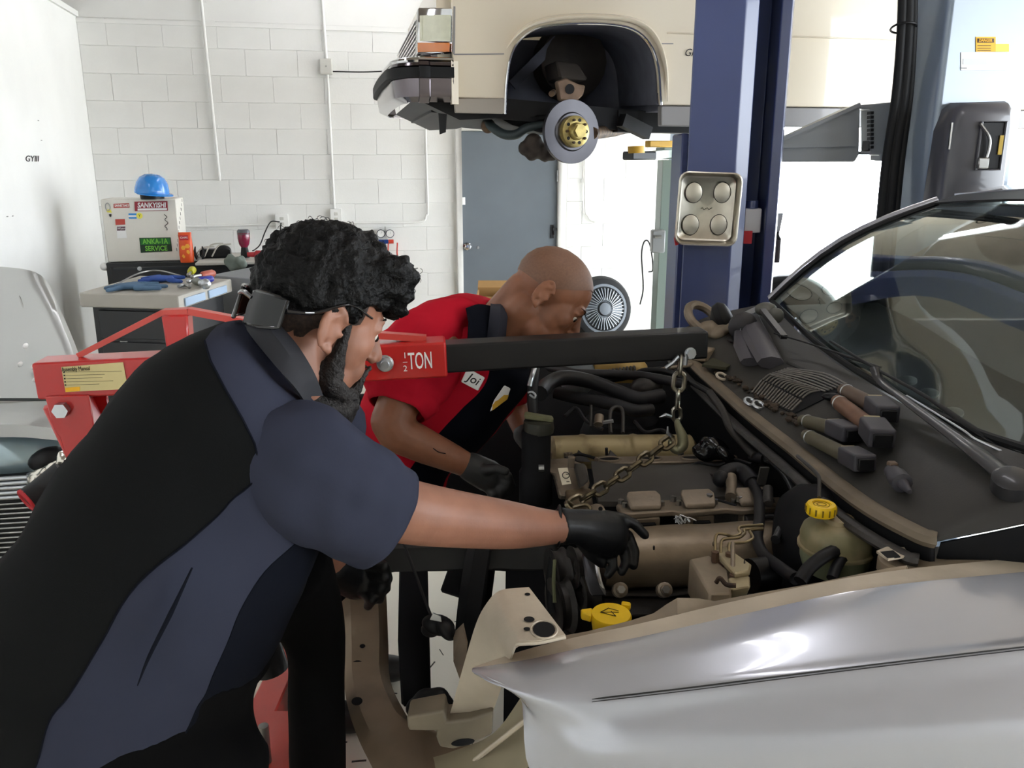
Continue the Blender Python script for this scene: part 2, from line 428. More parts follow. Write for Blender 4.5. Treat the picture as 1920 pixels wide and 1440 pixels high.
# black cable loop hanging by the far lift column
cord('black cable loop hanging on the wall beside the slim lift column', [WP(1200, 571, 0.04), WP(1206, 540, 0.05), WP(1203, 480, 0.05), WP(1207, 455, 0.05), WP(1215, 452, 0.05), WP(1221, 470, 0.05), WP(1224, 505, 0.05), WP(1216, 510, 0.05)], M_rubber, 0.007)
# marks on the white partition
LW0 = W(S_L, 0, 0)
def LP(px, py, off=0.002): return PP(px, py, LW0 + E * off, E)
t = thing('wall_stencil', 'small black stencilled lettering on the smooth white wall', 'lettering', LP(60, 298))
text_part('lettering', 'GYIII', 0.05, LP(60, 298), N * -1, UP, M_ink, t, shear=0.25, bold=0.0005, sx=2.6)
for px_, py_ in ((14, 406), (24, 405), (78, 263), (72, 226)):
    c = LP(px_, py_); obj('scuff_mark', G().obox(c, E * 0.001, N * 0.012, UP * 0.002), mat('scuff', '#7d7b76', 0.8), t)
# ceiling lights: long fluorescent fixtures
M_tube = mat('fluorescent_tube', '#ffffff', 0.4, emit='#fbfaff', estr=12)
M_fix = mat('fixture_white', '#dcdcdc', 0.5)
FIX_L = {-1.03: 'fluorescent fixture hanging between the cream sedan and the block wall', 1.6: 'fluorescent fixture hanging over the raised cream sedan', -1.9: 'fluorescent fixture hanging over the grey car with its hood up', 0.9: 'fluorescent fixture hanging over the open engine bay', -0.9: 'fluorescent fixture hanging behind the slate shirted mechanic'}
def fixture(x, y, ang=0.0, z=3.23):
    L = 1.2; dx = V((math.cos(ang), math.sin(ang), 0)); c = V((x, y, z)); dy = V((-dx.y, dx.x, 0))
    t = thing('fluorescent_fixture', FIX_L[x], 'ceiling light', c, 'fluorescent fixtures')
    obj('housing', G().prism([c - dx * L / 2 + dy * 0.11 + UP * 0.02, c - dx * L / 2 - dy * 0.11 + UP * 0.02, c - dx * L / 2 - dy * 0.04 + UP * 0.08, c - dx * L / 2 + dy * 0.04 + UP * 0.08], dx * L), M_fix, t)
    for k in (-0.055, 0.055): obj('tube', G().cyl(c - dx * (L / 2 - 0.03) + dy * k, c + dx * (L / 2 - 0.03) + dy * k, 0.016, 10), M_tube, t)
    for k in (-0.4, 0.4): obj('hanger_rod', G().cyl(c + dx * k + UP * 0.08, V((c.x + dx.x * k, c.y + dx.y * k, CEIL)), 0.006, 8), M_steel, t)

for x_, y_ in ((-1.03, 6.52), (1.6, 5.4), (-1.9, 3.2), (0.9, 1.9), (-0.9, 0.4)): fixture(x_, y_, math.radians(118.5 if x_ == -1.03 else 102.5))
# ================================================================ the cream sedan up on the lift
b_ = math.radians(11)
SD = V((math.cos(b_), math.sin(b_), 0)); SN = V((math.sin(b_), -math.cos(b_), 0)); SI = -SN
S0 = P(1080, 130, 4.0)
def SP(px, py, off=0.0): return PP(px, py, S0 + SN * off, SN)
def sdz(p): p = V(p) - S0; return p.dot(SD), p.z + S0.z
def SS(d, z, i=0.0): return V((S0.x, S0.y, 0)) + SD * d + SI * i + UP * z
M_cream = mat('cream_car_paint', '#e0d5bf', 0.28, coat=0.6, var=0.02, vscale=2)
M_cream_d = mat('rocker_grey_paint', '#8d8b8b', 0.35, coat=0.3)
M_liner = mat('wheel_well_black', '#555762', 0.75, var=0.2, vscale=10)
M_lens = mat('aged_lens', '#cfd0b8', 0.12, coat=1.0, var=0.06, vscale=30)
M_amber = mat('amber_lens', '#d2751c', 0.2, coat=1.0)
M_bump = mat('dark_chrome', '#6a6468', 0.12, 1.0)
M_rust = mat('rusty_metal', '#6b5744', 0.7, 0.4, col2='#3a2f28', vscale=25)
car = thing('sedan_car', 'cream sedan with its wheel removed raised high on the lift', 'car', SS(1.0, 1.45, 0.8))
zt = SP(1000, -60).z
z_r = SP(1240, 197).z; z_b = SP(1240, 236).z
dF = sdz(SP(848, 100))[0]; dE = 3.4
arch = [(947, 214), (949, 160), (956, 112), (972, 78), (1005, 54), (1060, 45), (1135, 45), (1186, 55), (1218, 82), (1234, 125), (1239, 197)]
apts = catmull([SP(x, y) for x, y in arch], 4)
poly = [SS(dF, zt), SS(dF, SP(848, 183).z), SS(sdz(apts[0])[0], SP(848, 183).z)] + apts[3:] + [SS(dE, z_r), SS(dE, zt)]
obj('side_panel', G().prism(poly, SI * 0.03), M_cream, car, bevel=0.004)
obj('front_valance', G().prism([SS(dF + 0.005, SP(848, 184).z, 0.006), SS(dF + 0.01, SP(848, 211).z, 0.006), SP(945, 213, -0.006), SP(947, 184, -0.006)], SI * 0.03), mat('valance_paint', '#a8a196', 0.4), car, bevel=0.003)
obj('rocker_panel', G().prism([SP(1240, 198, -0.005), SP(1240, 236, -0.005), SS(dE, z_b, 0.005), SS(dE, z_r - 0.003, 0.005)], SI * 0.05), M_cream_d, car, bevel=0.004)
lip = [p + SN * 0.006 for p in apts]
obj('arch_moulding', G().tube(lip, 0.006, 8), M_chrome, car)
ridge = catmull([SP(x, y, 0.012) for x, y in [(950, 90), (972, 62), (1005, 42), (1062, 32), (1138, 32), (1196, 42), (1230, 72), (1248, 125), (1252, 190)]], 5)
obj('arch_flare', G().tube(ridge, [0.004, 0.02, 0.026, 0.026, 0.026, 0.02, 0.004], 10, flat=0.45), M_cream, car)
for y0, x0, x1, r in ((82, 1240, 1262, 0.004),):
    obj('door_line', G().bar(SP(x0, y0, 0.001), SP(x1, y0, 0.001), 0.006, 0.004), M_cream_d, car)
zc = SP(1560, 79).z
obj('body_crease', G().bar(SS(sdz(SP(1250, 79))[0], SP(1250, 62).z, -0.002), SS(dE, SP(1250, 62).z, -0.002), 0.012, 0.006), M_cream, car, bevel=0.002)
obj('door_gap', G().bar(SS(sdz(SP(1560, 0))[0] * 0 + sdz(SP(1310, 79))[0], zt, -0.0005), SS(sdz(SP(1310, 79))[0], z_r, -0.0005), 0.006, 0.002, SN), M_liner, car)
t_ = text_part('fender_badge', 'Gl', 0.045, SP(1291, 99, 0.004), SD, UP, M_ink, car, shear=0.3)
# hood and body top, far side and floor pan close the shell
obj('hood', G().prism([SS(dF, zt - 0.01, 0.03), SS(dE, zt, 0.03), SS(dE, zt + 0.04, 0.1), SS(dF + 0.05, zt + 0.02, 0.1)], SI * 1.6), M_cream, car, bevel=0.01)
obj('side_panel', G().prism([SS(dF, zt, 1.72), SS(dF, z_r, 1.72), SS(dE, z_r, 1.72), SS(dE, zt, 1.72)], SI * 0.03), M_cream, car)
obj('floor_pan', G().prism([SS(sdz(SP(1246, 200))[0], z_r - 0.02, 0.06), SS(dE, z_r - 0.02, 0.06), SS(dE, z_r + 0.06, 0.06), SS(sdz(SP(1246, 200))[0], z_r + 0.06, 0.06)], SI * 1.66), M_liner, car)
# wheel well
dA, dB = sdz(SP(946, 200))[0], sdz(SP(1241, 200))[0]; zA = SP(1080, 40).z
inner = [p + SI * 0.035 + V((0, 0, 0.004)) for p in apts]
obj('wheel_well', G().sheet([inner, [p + SI * 0.6 + V((0, 0, 0.03)) for p in apts]], 0.006), M_liner, car)
gq = G()
gq.prism([SS(dA - 0.02, zA, 0.62), SS(dA - 0.02, SP(945, 210).z, 0.62), SS(dB + 0.02, z_b, 0.62), SS(dB + 0.02, zA, 0.62)], SI * 0.02)
obj('inner_fender', gq, M_liner, car)
obj('spring_tower', G().lathe(SP(1065, 120, -0.62), SN, [(0.19, 0), (0.17, 0.12), (0.1, 0.16), (0.0, 0.17)], 18), mat('spring_tower_grey', '#3d3833', 0.7, var=0.3), car)
obj('liner_brace', G().bar(SP(960, 160, -0.5), SP(1045, 75, -0.5), 0.05, 0.02, SN), M_liner, car)
# nose: lamps, grille, bumper
hl = [SP(850, 14, 0.004), SP(849, 100, 0.004), SP(782, 104, -0.10), SP(784, 14, -0.10)]
obj('headlamp_bezel', G().prism(hl, SI * 0.09), M_chrome, car, bevel=0.006)
obj('bezel_gap', G().bar(SP(852, 12, 0.001), SP(851, 102, 0.001), 0.008, 0.004, SN).bar(SP(851, 102, 0.001), SP(945, 101, 0.001), 0.005, 0.003, SN), M_cream_d, car)
le = obj('headlamp_lens', G().sheet([catmull([SP(845, 28, 0.014), SP(815, 28, -0.012), SP(787, 29, -0.075)], 5), catmull([SP(844, 77, 0.014), SP(815, 77, -0.012), SP(787, 77, -0.075)], 5)], 0.012), M_lens, car)
for k in range(5):
    xx = 792 + k * 10; obj('lens_rib', G().bar(SP(xx, 30, -0.062 + k * 0.0145), SP(xx, 76, -0.062 + k * 0.0145), 0.003, 0.003), M_lens, le)
obj('turn_lamp', G().sheet([catmull([SP(843, 80, 0.012), SP(815, 80, -0.014), SP(783, 80, -0.085)], 5), catmull([SP(842, 97, 0.012), SP(815, 97, -0.014), SP(783, 98, -0.085)], 5)], 0.012), M_amber, car)
gi0, gi1 = 0.14, 1.5
dG = sdz(SP(786, 60, -0.12))[0]
zg0, zg1 = SP(784, 108, -0.1).z, SP(784, 22, -0.1).z
gr = obj('grille', G().prism([SS(dG, zg0, gi0), SS(dG, zg1, gi0), SS(dG + 0.06, zg1, gi0), SS(dG + 0.06, zg0, gi0)], SI * (gi1 - gi0)), M_steel, car, bevel=0.01)
for k in range(8):
    z = lerp(zg0 + 0.012, zg0 + 0.16, k / 7); obj('grille_slat', G().bar(SS(dG - 0.008, z, gi0 + 0.02), SS(dG - 0.008, z, gi1 - 0.02), 0.012, 0.006), M_chrome, gr)
obj('header_panel', G().prism([SS(dG + 0.07, zg0 - 0.05, 0.05), SS(dG + 0.07, zt - 0.03, 0.05), SS(dF + 0.02, zt - 0.03, 0.05), SS(dF + 0.02, zg0 - 0.05, 0.05)], SI * 1.6), M_cream, car)
dN = sdz(SP(737, 150, 0.02))[0]
bpath = [(dF + 0.0, -0.03), (dF - 0.15, -0.035), (dN + 0.16, -0.03), (dN + 0.07, 0.0), (dN + 0.02, 0.08), (dN, 0.22), (dN - 0.015, 0.8), (dN, 1.4), (dN + 0.1, 1.6)]
def brow(z, off): return catmull([SS(d + (off if i > 0.02 else 0), z, i + (off if i < 0.1 else 0)) for d, i in bpath], 4)
zb1, zb0 = SP(800, 113, 0.03).z, SP(800, 190, 0.03).z
hB = zb1 - zb0
bmp = obj('bumper', G().sheet([brow(zb1, 0.07), brow(zb1, 0.0), brow(zb1 - hB * 0.12, -0.008), brow(zb1 - hB * 0.16, 0.0), brow(zb0 + hB * 0.5, -0.006), brow(zb0 + hB * 0.12, 0.004), brow(zb0, 0.05)], 0.006), M_bump, car)
obj('rubber_strip', G().sheet([brow(zb1 - hB * 0.17, 0.0), brow(zb1 - hB * 0.17, -0.028), brow(zb1 - hB * 0.42, -0.028), brow(zb1 - hB * 0.42, 0.0)], 0.004), M_rubber, bmp)
obj('chrome_lip', G().tube([p for p in brow(zb1 + 0.002, 0.004)], 0.012, 8), M_chrome, bmp)
obj('bumper_end_cap', G().prism([SS(dF - 0.01, zb1, -0.04), SS(dF - 0.01, zb0 - 0.01, -0.04), SS(dF + 0.022, zb0 - 0.01, -0.02), SS(dF + 0.022, zb1, -0.02)], SI * 0.05), M_cream, bmp)
obj('air_dam', G().prism([SS(dN + 0.1, zb0 + 0.02, 0.1), SS(dN + 0.3, zb0 - 0.07, 0.1), SS(dA - 0.02, zb0 - 0.06, 0.1), SS(dA, zb0 + 0.03, 0.1)], SI * 1.4), M_dark, car)
obj('splash_flap', G().prism([SP(822, 212, -0.1), SP(838, 214, -0.1), SP(836, 248, -0.1), SP(825, 252, -0.1)], SI * 0.02), M_dark, car)
obj('cross_member', G().prism([SS(dA - 0.3, zb0 - 0.03, 0.25), SS(dB, z_b - 0.02, 0.25), SS(dB, z_b + 0.08, 0.25), SS(dA - 0.3, zb0 + 0.06, 0.25)], SI * 1.2), M_dark, car)
# hub, disc and suspension
rc = SP(1074, 247, -0.08); ax = (SN + V((0.28, 0, 0.02))).normalized()
obj('brake_disc', G().lathe(rc - ax * 0.03, ax, [(0.05, 0), (0.143, 0), (0.143, 0.024), (0.088, 0.024), (0.082, 0.034), (0.05, 0.034)], 48), mat('machined_disc', '#5d5c60', 0.32, 0.85, var=0.1, vscale=6), car)
hb = obj('hub', G().lathe(rc, ax, [(0.072, 0.0), (0.07, 0.03), (0.062, 0.034), (0.04, 0.034), (0.038, 0.05), (0.033, 0.062), (0.0, 0.066)], 32), mat('grease_brass', '#b6a468', 0.35, 0.7, var=0.2, vscale=40), car)
u_, v_, w_ = frame(ax)
for k in range(10):
    a = 2 * math.pi * k / 10; c = rc + (u_ * math.cos(a) + v_ * math.sin(a)) * 0.052 + ax * 0.033
    obj('wheel_stud' if k % 2 else 'bolt_hole', G().cyl(c, c + ax * (0.012 if k % 2 else 0.003), 0.006 if k % 2 else 0.008, 10), M_rust if k % 2 else M_dark, hb)
obj('hub_nut', G().cyl(rc + ax * 0.05, rc + ax * 0.075, 0.03, 6), mat('grease_brass', '#b6a468'), hb)
kc = SP(1068, 165, -0.12)
obj('steering_knuckle', G().prism([SP(1044, 152, -0.1), SP(1062, 146, -0.1), SP(1085, 158, -0.1), SP(1098, 160, -0.1), SP(1094, 178, -0.1), SP(1082, 190, -0.1), SP(1050, 188, -0.1)], SI * 0.05), mat('knuckle_tan', '#8a7462', 0.65, 0.2, var=0.2, vscale=20), car, bevel=0.006)
obj('knuckle_bore', G().lathe(SP(1068, 167, -0.099), SN, [(0.022, 0), (0.022, 0.004), (0.0, 0.003)], 18), M_dark, car)
obj('knuckle_bolt', G().cyl(SP(1038, 173, -0.12), SP(1034, 176, -0.06), 0.014, 8), M_rust, car)
obj('upper_arm', G().prism([SP(1042, 112, -0.2), SP(1085, 120, -0.2), SP(1104, 150, -0.16), SP(1050, 148, -0.16)], SI * 0.25), mat('spring_tower_grey', '#3d3833'), car, bevel=0.01)
obj('stabiliser_bar', G().tube(catmull([SP(912, 228, -0.3), SP(925, 240, -0.25), SP(945, 252, -0.22), SP(968, 252, -0.2), SP(990, 240, -0.2), SP(1030, 235, -0.2)], 5), 0.022, 10), mat('greasy_green_steel', '#3c4648', 0.5, 0.4), car)
obj('lower_arm', G().prism([SP(925, 222, -0.3), SP(1060, 212, -0.2), SP(1075, 232, -0.12), SP(1020, 250, -0.12), SP(960, 234, -0.3)], SI * 0.3), M_dark, car, bevel=0.01)
obj('ball_joint', G().ball(SP(915, 236, -0.3), 0.035), M_rust, car)
obj('tie_rod', G().tube([SP(1110, 250, -0.12), SP(1150, 245, -0.4), SP(1190, 235, -0.7)], 0.03, 10), M_rust, car)
cl = G()
for x, y, r in ((1000, 268, 0.045), (985, 278, 0.035), (1012, 282, 0.04), (1022, 292, 0.03), (997, 290, 0.03), (1035, 290, 0.03)): cl.ball(SP(x, y, -0.16), r)
obj('brake_caliper', remesh(cl, 0.008, 2), mat('caliper_grime', '#3b342f', 0.7, 0.3, var=0.3, vscale=30), car)
obj('strut_bracket', G().bar(SP(1165, 225, -0.2), SP(1215, 250, -0.25), 0.05, 0.06), M_dark, car)
obj('frame_rail', G().bar(SP(1150, 228, -0.3), SP(1330, 232, -0.35), 0.12, 0.1), M_dark, car)

# ================================================================ lift columns
M_blue = mat('blue_enamel', '#37426a', 0.32, coat=0.4, var=0.06, vscale=4)
M_blue_in = mat('blue_enamel_inner', '#1b2748', 0.4, coat=0.2)
def col_pts(Y, xs): return [P(x, 300, Y).x for x in xs]
Yb = 3.2
xa, xb, xc, xd, xe = col_pts(Yb, (1289, 1379, 1408, 1449, 1466))
pl = [(xa, Yb), (xb, Yb - 0.012), (xc, Yb + 0.02), (xc, Yb + 0.05), (xb + 0.02, Yb + 0.05), (xb + 0.02, Yb + 0.26), (xd + 0.03, Yb + 0.26), (xd + 0.03, Yb + 0.06), (xd, Yb + 0.06), (xd, Yb + 0.03), (xe, Yb + 0.01), (xe + 0.02, Yb + 0.06), (xe + 0.02, Yb + 0.30), (xa + 0.06, Yb + 0.30)]
t = thing('lift_column', 'tall dark blue enamelled lift column holding the magnetic tray', 'lift column', kind='thing', loc=(xb, Yb + 0.15, 0))
obj('channel', G().prism([V((x, y, 0.0)) for x, y in pl], UP * 4.0), M_blue, t, bevel=0.006, bseg=2)
obj('base_plate', G().box((xa - 0.1, Yb - 0.05, 0), (xe + 0.12, Yb + 0.4, 0.02)), M_blue, t)
cL = P(1270, 400, Yb + 0.1).x
obj('carriage', G().box((cL, Yb + 0.08, 0.3), (xa + 0.02, Yb + 0.28, P(1280, 250, Yb + 0.1).z)), M_blue, t, bevel=0.006)
obj('guide_block', G().box((xc + 0.01, Yb + 0.07, P(1400, 440, Yb).z), (xc + 0.075, Yb + 0.12, P(1400, 393, Yb).z)), mat('nylon_block', '#c9c9cc', 0.4), t, bevel=0.004)
obj('guide_pin', G().cyl(V((xc + 0.04, Yb + 0.09, P(1400, 393, Yb).z)), V((xc + 0.04, Yb + 0.09, P(1400, 378, Yb).z)), 0.024, 12), M_blue, t)
rl = P(1402, 445, Yb + 0.06)
obj('warning_decal', G().obox(rl, V((0.016, 0, 0)), V((0, 0.003, 0)), UP * 0.024), M_red_print, t)
# magnetic parts tray stuck to the blue column
tc = P(1327, 392, Yb - 0.04)
t = thing('magnetic_tray', 'square stainless steel tray with four round magnets stuck to the blue column', 'tray', P(1327, 458, Yb - 0.03))
M_tray = mat('stainless', '#b9b4a8', 0.3, 1.0, var=0.06, vscale=30)
RX = V((1, 0, 0.02)); half_w, half_h = 0.112, 0.128
def rrect(c, w, h, r, y, n=5, R=V((0.999, 0, -0.035)), U=V((0.035, 0, 0.999))):
    out = []
    for cx, cy, a0 in ((w - r, h - r, 0), (-(w - r), h - r, 90), (-(w - r), -(h - r), 180), (w - r, -(h - r), 270)):
        for k in range(n + 1):
            a = math.radians(a0 + 90 * k / n); out.append(c + R * (cx + r * math.cos(a)) + U * (cy + r * math.sin(a)) + V((0, y, 0)))
    return out
g = G(); c = tc
g.rings([rrect(c, 0.001, 0.001, 0.0005, 0.026), rrect(c, half_w - 0.02, half_h - 0.02, 0.02, 0.026), rrect(c, half_w - 0.012, half_h - 0.012, 0.025, 0.02), rrect(c, half_w - 0.004, half_h - 0.004, 0.03, -0.01), rrect(c, half_w, half_h, 0.032, -0.014), rrect(c, half_w + 0.004, half_h + 0.004, 0.034, -0.012), rrect(c, half_w + 0.003, half_h + 0.003, 0.033, -0.006), rrect(c, half_w - 0.008, half_h - 0.008, 0.026, 0.028), rrect(c, 0.001, 0.001, 0.0005, 0.03)], False)
obj('pan', g, M_tray, t)
for dx in (-1, 1):
    for dz in (-1, 1):
        cc = c + V((dx * 0.052 + dz * 0.003, 0.0255, dz * 0.058))
        obj('magnet_disc', G().lathe(cc, V((0, -1, 0)), [(0.031, 0), (0.031, 0.003), (0.029, 0.004), (0.0, 0.004)], 28, sx=1, sy=1.2), mat('magnet_face', '#c6c1b4', 0.35, 0.9), t)
        obj('magnet_rim', G().torus(cc + V((0, -0.003, 0)), V((0, 1, 0)), 0.031, 0.0012, 28, 6, sy=1.2), M_dark, t)
obj('scribble', G().tube([c + V((-0.02 + k * 0.006, 0.0255, 0.004 * math.sin(k * 2.1))) for k in range(8)], 0.0012, 6), M_ink, t)
obj('red_clip', G().obox(P(1268, 452, Yb - 0.03), V((0.006, 0, 0.002)), V((0, 0.006, 0)), V((-0.003, 0, 0.014))), M_red_print, t)
# far slim column
Yf = 6.6
fa, fb, fc = [P(x, 420, Yf).x for x in (1238, 1262, 1290)]
t = thing('lift_column', 'slim pale blue lift column standing by the block wall', 'lift column', kind='thing', loc=(fb, Yf + 0.1, 0))
M_pale = mat('pale_blue_enamel', '#8fa6c4', 0.35, coat=0.3); M_gg = mat('grey_green_enamel', '#74827c', 0.45)
obj('channel', G().prism([V(p + (0,)) for p in ((fb - 0.01, Yf), (fb + 0.05, Yf - 0.02), (fb + 0.05, Yf + 0.02), (fb + 0.09, Yf + 0.02), (fb + 0.09, Yf - 0.02), (fc + 0.02, Yf), (fc + 0.02, Yf + 0.25), (fb - 0.01, Yf + 0.25))], UP * 3.4), M_pale, t, bevel=0.004)
obj('side_plate', G().box((fa, Yf + 0.01, 0), (fb - 0.012, Yf + 0.25, P(1250, 300, Yf).z)), M_gg, t, bevel=0.004)
obj('base_plate', G().box((fa - 0.1, Yf - 0.15, 0), (fc + 0.1, Yf + 0.35, 0.02)), M_gg, t)
za = P(1260, 287, 6.2).z
obj('swing_arm', G().bar(V((P(1236, 290, 6.3).x, 6.3, za)), V((P(1320, 290, 6.3).x, 6.4, za)), 0.13, 0.085), M_gg, t, bevel=0.008)
obj('swing_arm', G().bar(P(1176, 292, 5.2), P(1222, 292, 5.3), 0.1, 0.05), mat('dark_grey_arm', '#3a3d40', 0.45), t, bevel=0.008)
obj('arm_link', G().bar(P(1215, 292, 5.3), P(1250, 288, 6.3), 0.08, 0.05), M_gg, t)
M_yel = mat('yellow_pad', '#d8a838', 0.5, var=0.1)
obj('lift_pad', G().cyl(P(1193, 287, 5.2), P(1193, 274, 5.2), 0.05, 14), M_yel, t)
obj('lift_pad', G().bar(P(1214, 270, 5.6), P(1268, 270, 5.7), 0.06, 0.04), M_yel, t, bevel=0.004)
obj('control_box', G().obox(P(1233, 452, Yf - 0.06), V((0.05, 0, 0)), V((0, 0.05, 0)), V((0, 0, 0.085))), mat('control_grey', '#7d7f80', 0.45), t, bevel=0.008)
obj('release_lever', G().cyl(P(1228, 444, Yf - 0.12), P(1240, 444, Yf - 0.12), 0.012, 10), M_steel, t)
# silver column with power unit
M_silver = mat('silver_blue_enamel', '#7f8b98', 0.28, 0.25, coat=0.5, var=0.04, vscale=4)
Ys = 3.35
sx = lambda px: P(px, 300, Ys).x
pl = [(P(1676, 300, Ys + 0.16).x, Ys + 0.16), (sx(1742), Ys + 0.015), (sx(1750), Ys), (sx(1906), Ys + 0.03), (sx(1915), Ys + 0.05), (sx(1915), Ys + 0.36), (P(1690, 300, Ys + 0.36).x, Ys + 0.36)]
t = thing('lift_column', 'broad silver grey lift column carrying the power unit and warning stickers', 'lift column', kind='thing', loc=(sx(1800), Ys + 0.2, 0))
obj('channel', G().prism([V((x, y, 0)) for x, y in pl], UP * 4.0), M_silver, t, bevel=0.008, bseg=2)
obj('base_plate', G().box((sx(1640), Ys - 0.1, 0), (sx(1950), Ys + 0.5, 0.02)), M_silver, t)
M_pu = mat('power_unit_plastic', '#4a4a50', 0.35, coat=0.3)
def rr(px0, px1, py0, py1, Y, dY): return [P(px0, py1, Y) , P(px1, py1, Y)]
pc = P(1828, 280, Ys - 0.09); bz = P(1828, 420, Ys - 0.09).z; tz = P(1828, 189, Ys - 0.09).z
hw = (P(1890, 280, Ys - 0.09).x - P(1768, 280, Ys - 0.09).x) / 2
prof = []
def pu_ring(y, w, r, top):
    cx = pc.x; rs = []
    pts = [V((cx - w, y, bz)), V((cx - w * 0.94, y, top - r * 2)), V((cx - w * 0.8, y, top - r * 0.5)), V((cx - w * 0.55, y, top)), V((cx + w * 0.8, y, top + 0.005)), V((cx + w * 0.93, y, top - r * 0.3)), V((cx + w * 0.98, y, top - r)), V((cx + w * 1.04, y, bz))]
    return pts
yb, yf = Ys + 0.03, Ys - 0.12
pu = obj('power_unit', G().rings([pu_ring(yb, hw * 1.02, 0.05, tz), pu_ring(yf + 0.05, hw, 0.05, tz - 0.005), pu_ring(yf + 0.015, hw * 0.95, 0.05, tz - 0.015), pu_ring(yf, hw * 0.85, 0.05, tz - 0.04)], True), M_pu, t, sharp=60)
o0, o1 = P(1829, 318, yf - 0.006), P(1887, 228, yf - 0.006)
obj('switch_window', G().box((o0.x, yf - 0.006, o0.z), (o1.x, yf + 0.03, o1.z)), M_dark, pu, bevel=0.004)
obj('window_rim', G().tube([V((x, yf - 0.008, z)) for x, z in ((o0.x, o0.z), (o1.x, o0.z), (o1.x, o1.z), (o0.x, o1.z))], 0.005, 8, False, True), M_pu, pu)
obj('cable', G().tube(catmull([P(1838, 232, yf - 0.012), P(1856, 262, yf - 0.02), P(1848, 300, yf - 0.016), P(1838, 312, yf - 0.012)], 5), 0.006, 8), M_steel, pu)
obj('valve_body', G().obox(P(1842, 306, yf - 0.014), V((0.02, 0, 0)), V((0, 0.012, 0)), V((0, 0, 0.02))), M_steel, pu, bevel=0.004)
obj('yellow_tag', G().obox(P(1877, 272, yf - 0.009), V((0.008, 0, 0)), V((0, 0.002, 0)), V((0, 0, 0.034))), mat('tag_yellow', '#c0a13a', 0.5), pu)
obj('moulded_rib', G().bar(P(1785, 230, yf - 0.002), P(1779, 280, yf - 0.002), 0.008, 0.006), M_steel, pu)
fn = (V((sx(1906), Ys + 0.03, 0)) - V((sx(1750), Ys, 0))).normalized(); fnn = V((fn.y, -fn.x, 0)); f0 = V((sx(1750), Ys, 1))
def FPq(px, py, off=0.004): return PP(px, py, f0 + fnn * off, fnn)
def decal(px0, py0, px1, py1, m, off=0.003, nm='sticker'):
    return obj(nm, G().prism([FPq(px0, py0, off), FPq(px1, py0, off), FPq(px1, py1, off), FPq(px0, py1, off)], -fnn * 0.002), m, t)
M_ysk = mat('yellow_sticker', '#f0b41e', 0.5); M_ysk2 = mat('pale_yellow_sticker', '#e4dc58', 0.5)
s1 = decal(1830, 69, 1867, 97, M_ysk, nm='danger_sticker'); decal(1833, 72, 1864, 80, mat('sticker_brown', '#4a3210', 0.5), 0.0045, 'sticker_header')
text_part('lettering', 'DANGER', 0.0135, FPq(1848, 76, 0.006), fn, UP, M_ysk, s1, bold=0.0004, sx=0.95)
for yy in (85, 90, 94): decal(1833, yy, 1858, yy + 1, M_ink, 0.0045, 'print_line')
decal(1867, 82, 1892, 97, M_ysk2, nm='caution_sticker')
s2 = decal(1802, 98, 1886, 132, M_white, nm='instruction_label')
decal(1806, 110, 1850, 121, mat('label_grey', '#d2d6da', 0.5), 0.0045, 'print_panel'); decal(1801, 127, 1813, 128, M_ink, 0.0045, 'print_line')
# black hydraulic hoses tied along the column
for k, (dx, r) in enumerate(((0, 0.017), (16, 0.02), (28, 0.014), (8, 0.013))):
    obj('hydraulic_hose', G().tube(catmull([P(1694 + dx * 0.7, -60, Ys + 0.05), P(1690 + dx * 0.8, 60, Ys + 0.06), P(1680 + dx * 0.9, 180, Ys + 0.08), P(1662 + dx, 300, Ys + 0.08), P(1650 + dx, 420, Ys + 0.06), P(1640 + dx, 520, Ys + 0.06)], 5), r, 10), M_rubber, t)
obj('cable_tie', G().torus(P(1694, 52, Ys + 0.06), V((0, 0.3, 1)), 0.045, 0.004, 20, 6), M_black, t)
M_arm = mat('arm_grey', '#8c9092', 0.42, coat=0.2, var=0.05)
Ya = 3.62
pts = [(1380, 304), (1603, 304), (1611, 292), (1613, 199), (1604, 199), (1440, 275), (1380, 290)]
obj('swing_arm', G().prism([P(x, y, Ya) for x, y in pts], V((0, 0.14, 0))), M_arm, t, bevel=0.006)
obj('arm_rib', G().bar(P(1400, 276, Ya - 0.006), P(1604, 272, Ya - 0.006), 0.012, 0.012), M_arm, t)
obj('arm_top_flange', G().bar(P(1440, 273, Ya - 0.004), P(1612, 196, Ya - 0.004), 0.02, 0.014), M_arm, t)
obj('carriage', G().prism([P(x, y, Ya + 0.02) for x, y in ((1612, 197), (1690, 190), (1690, 302), (1650, 302), (1650, 290), (1612, 290), (1612, 284), (1632, 284), (1632, 204), (1612, 204))], V((0, 0.1, 0))), M_arm, t, bevel=0.004)
obj('gear_rack', G().box((P(1634, 280, Ya).x, Ya + 0.03, P(1634, 282, Ya).z), (P(1656, 280, Ya).x, Ya + 0.10, P(1634, 206, Ya).z)), M_dark, t)
for k in range(9): obj('rack_tooth', G().obox(P(1632, 212 + k * 8, Ya + 0.03), V((0.006, 0, 0)), V((0, 0.02, 0)), V((0, 0, 0.006))), M_dark, t)
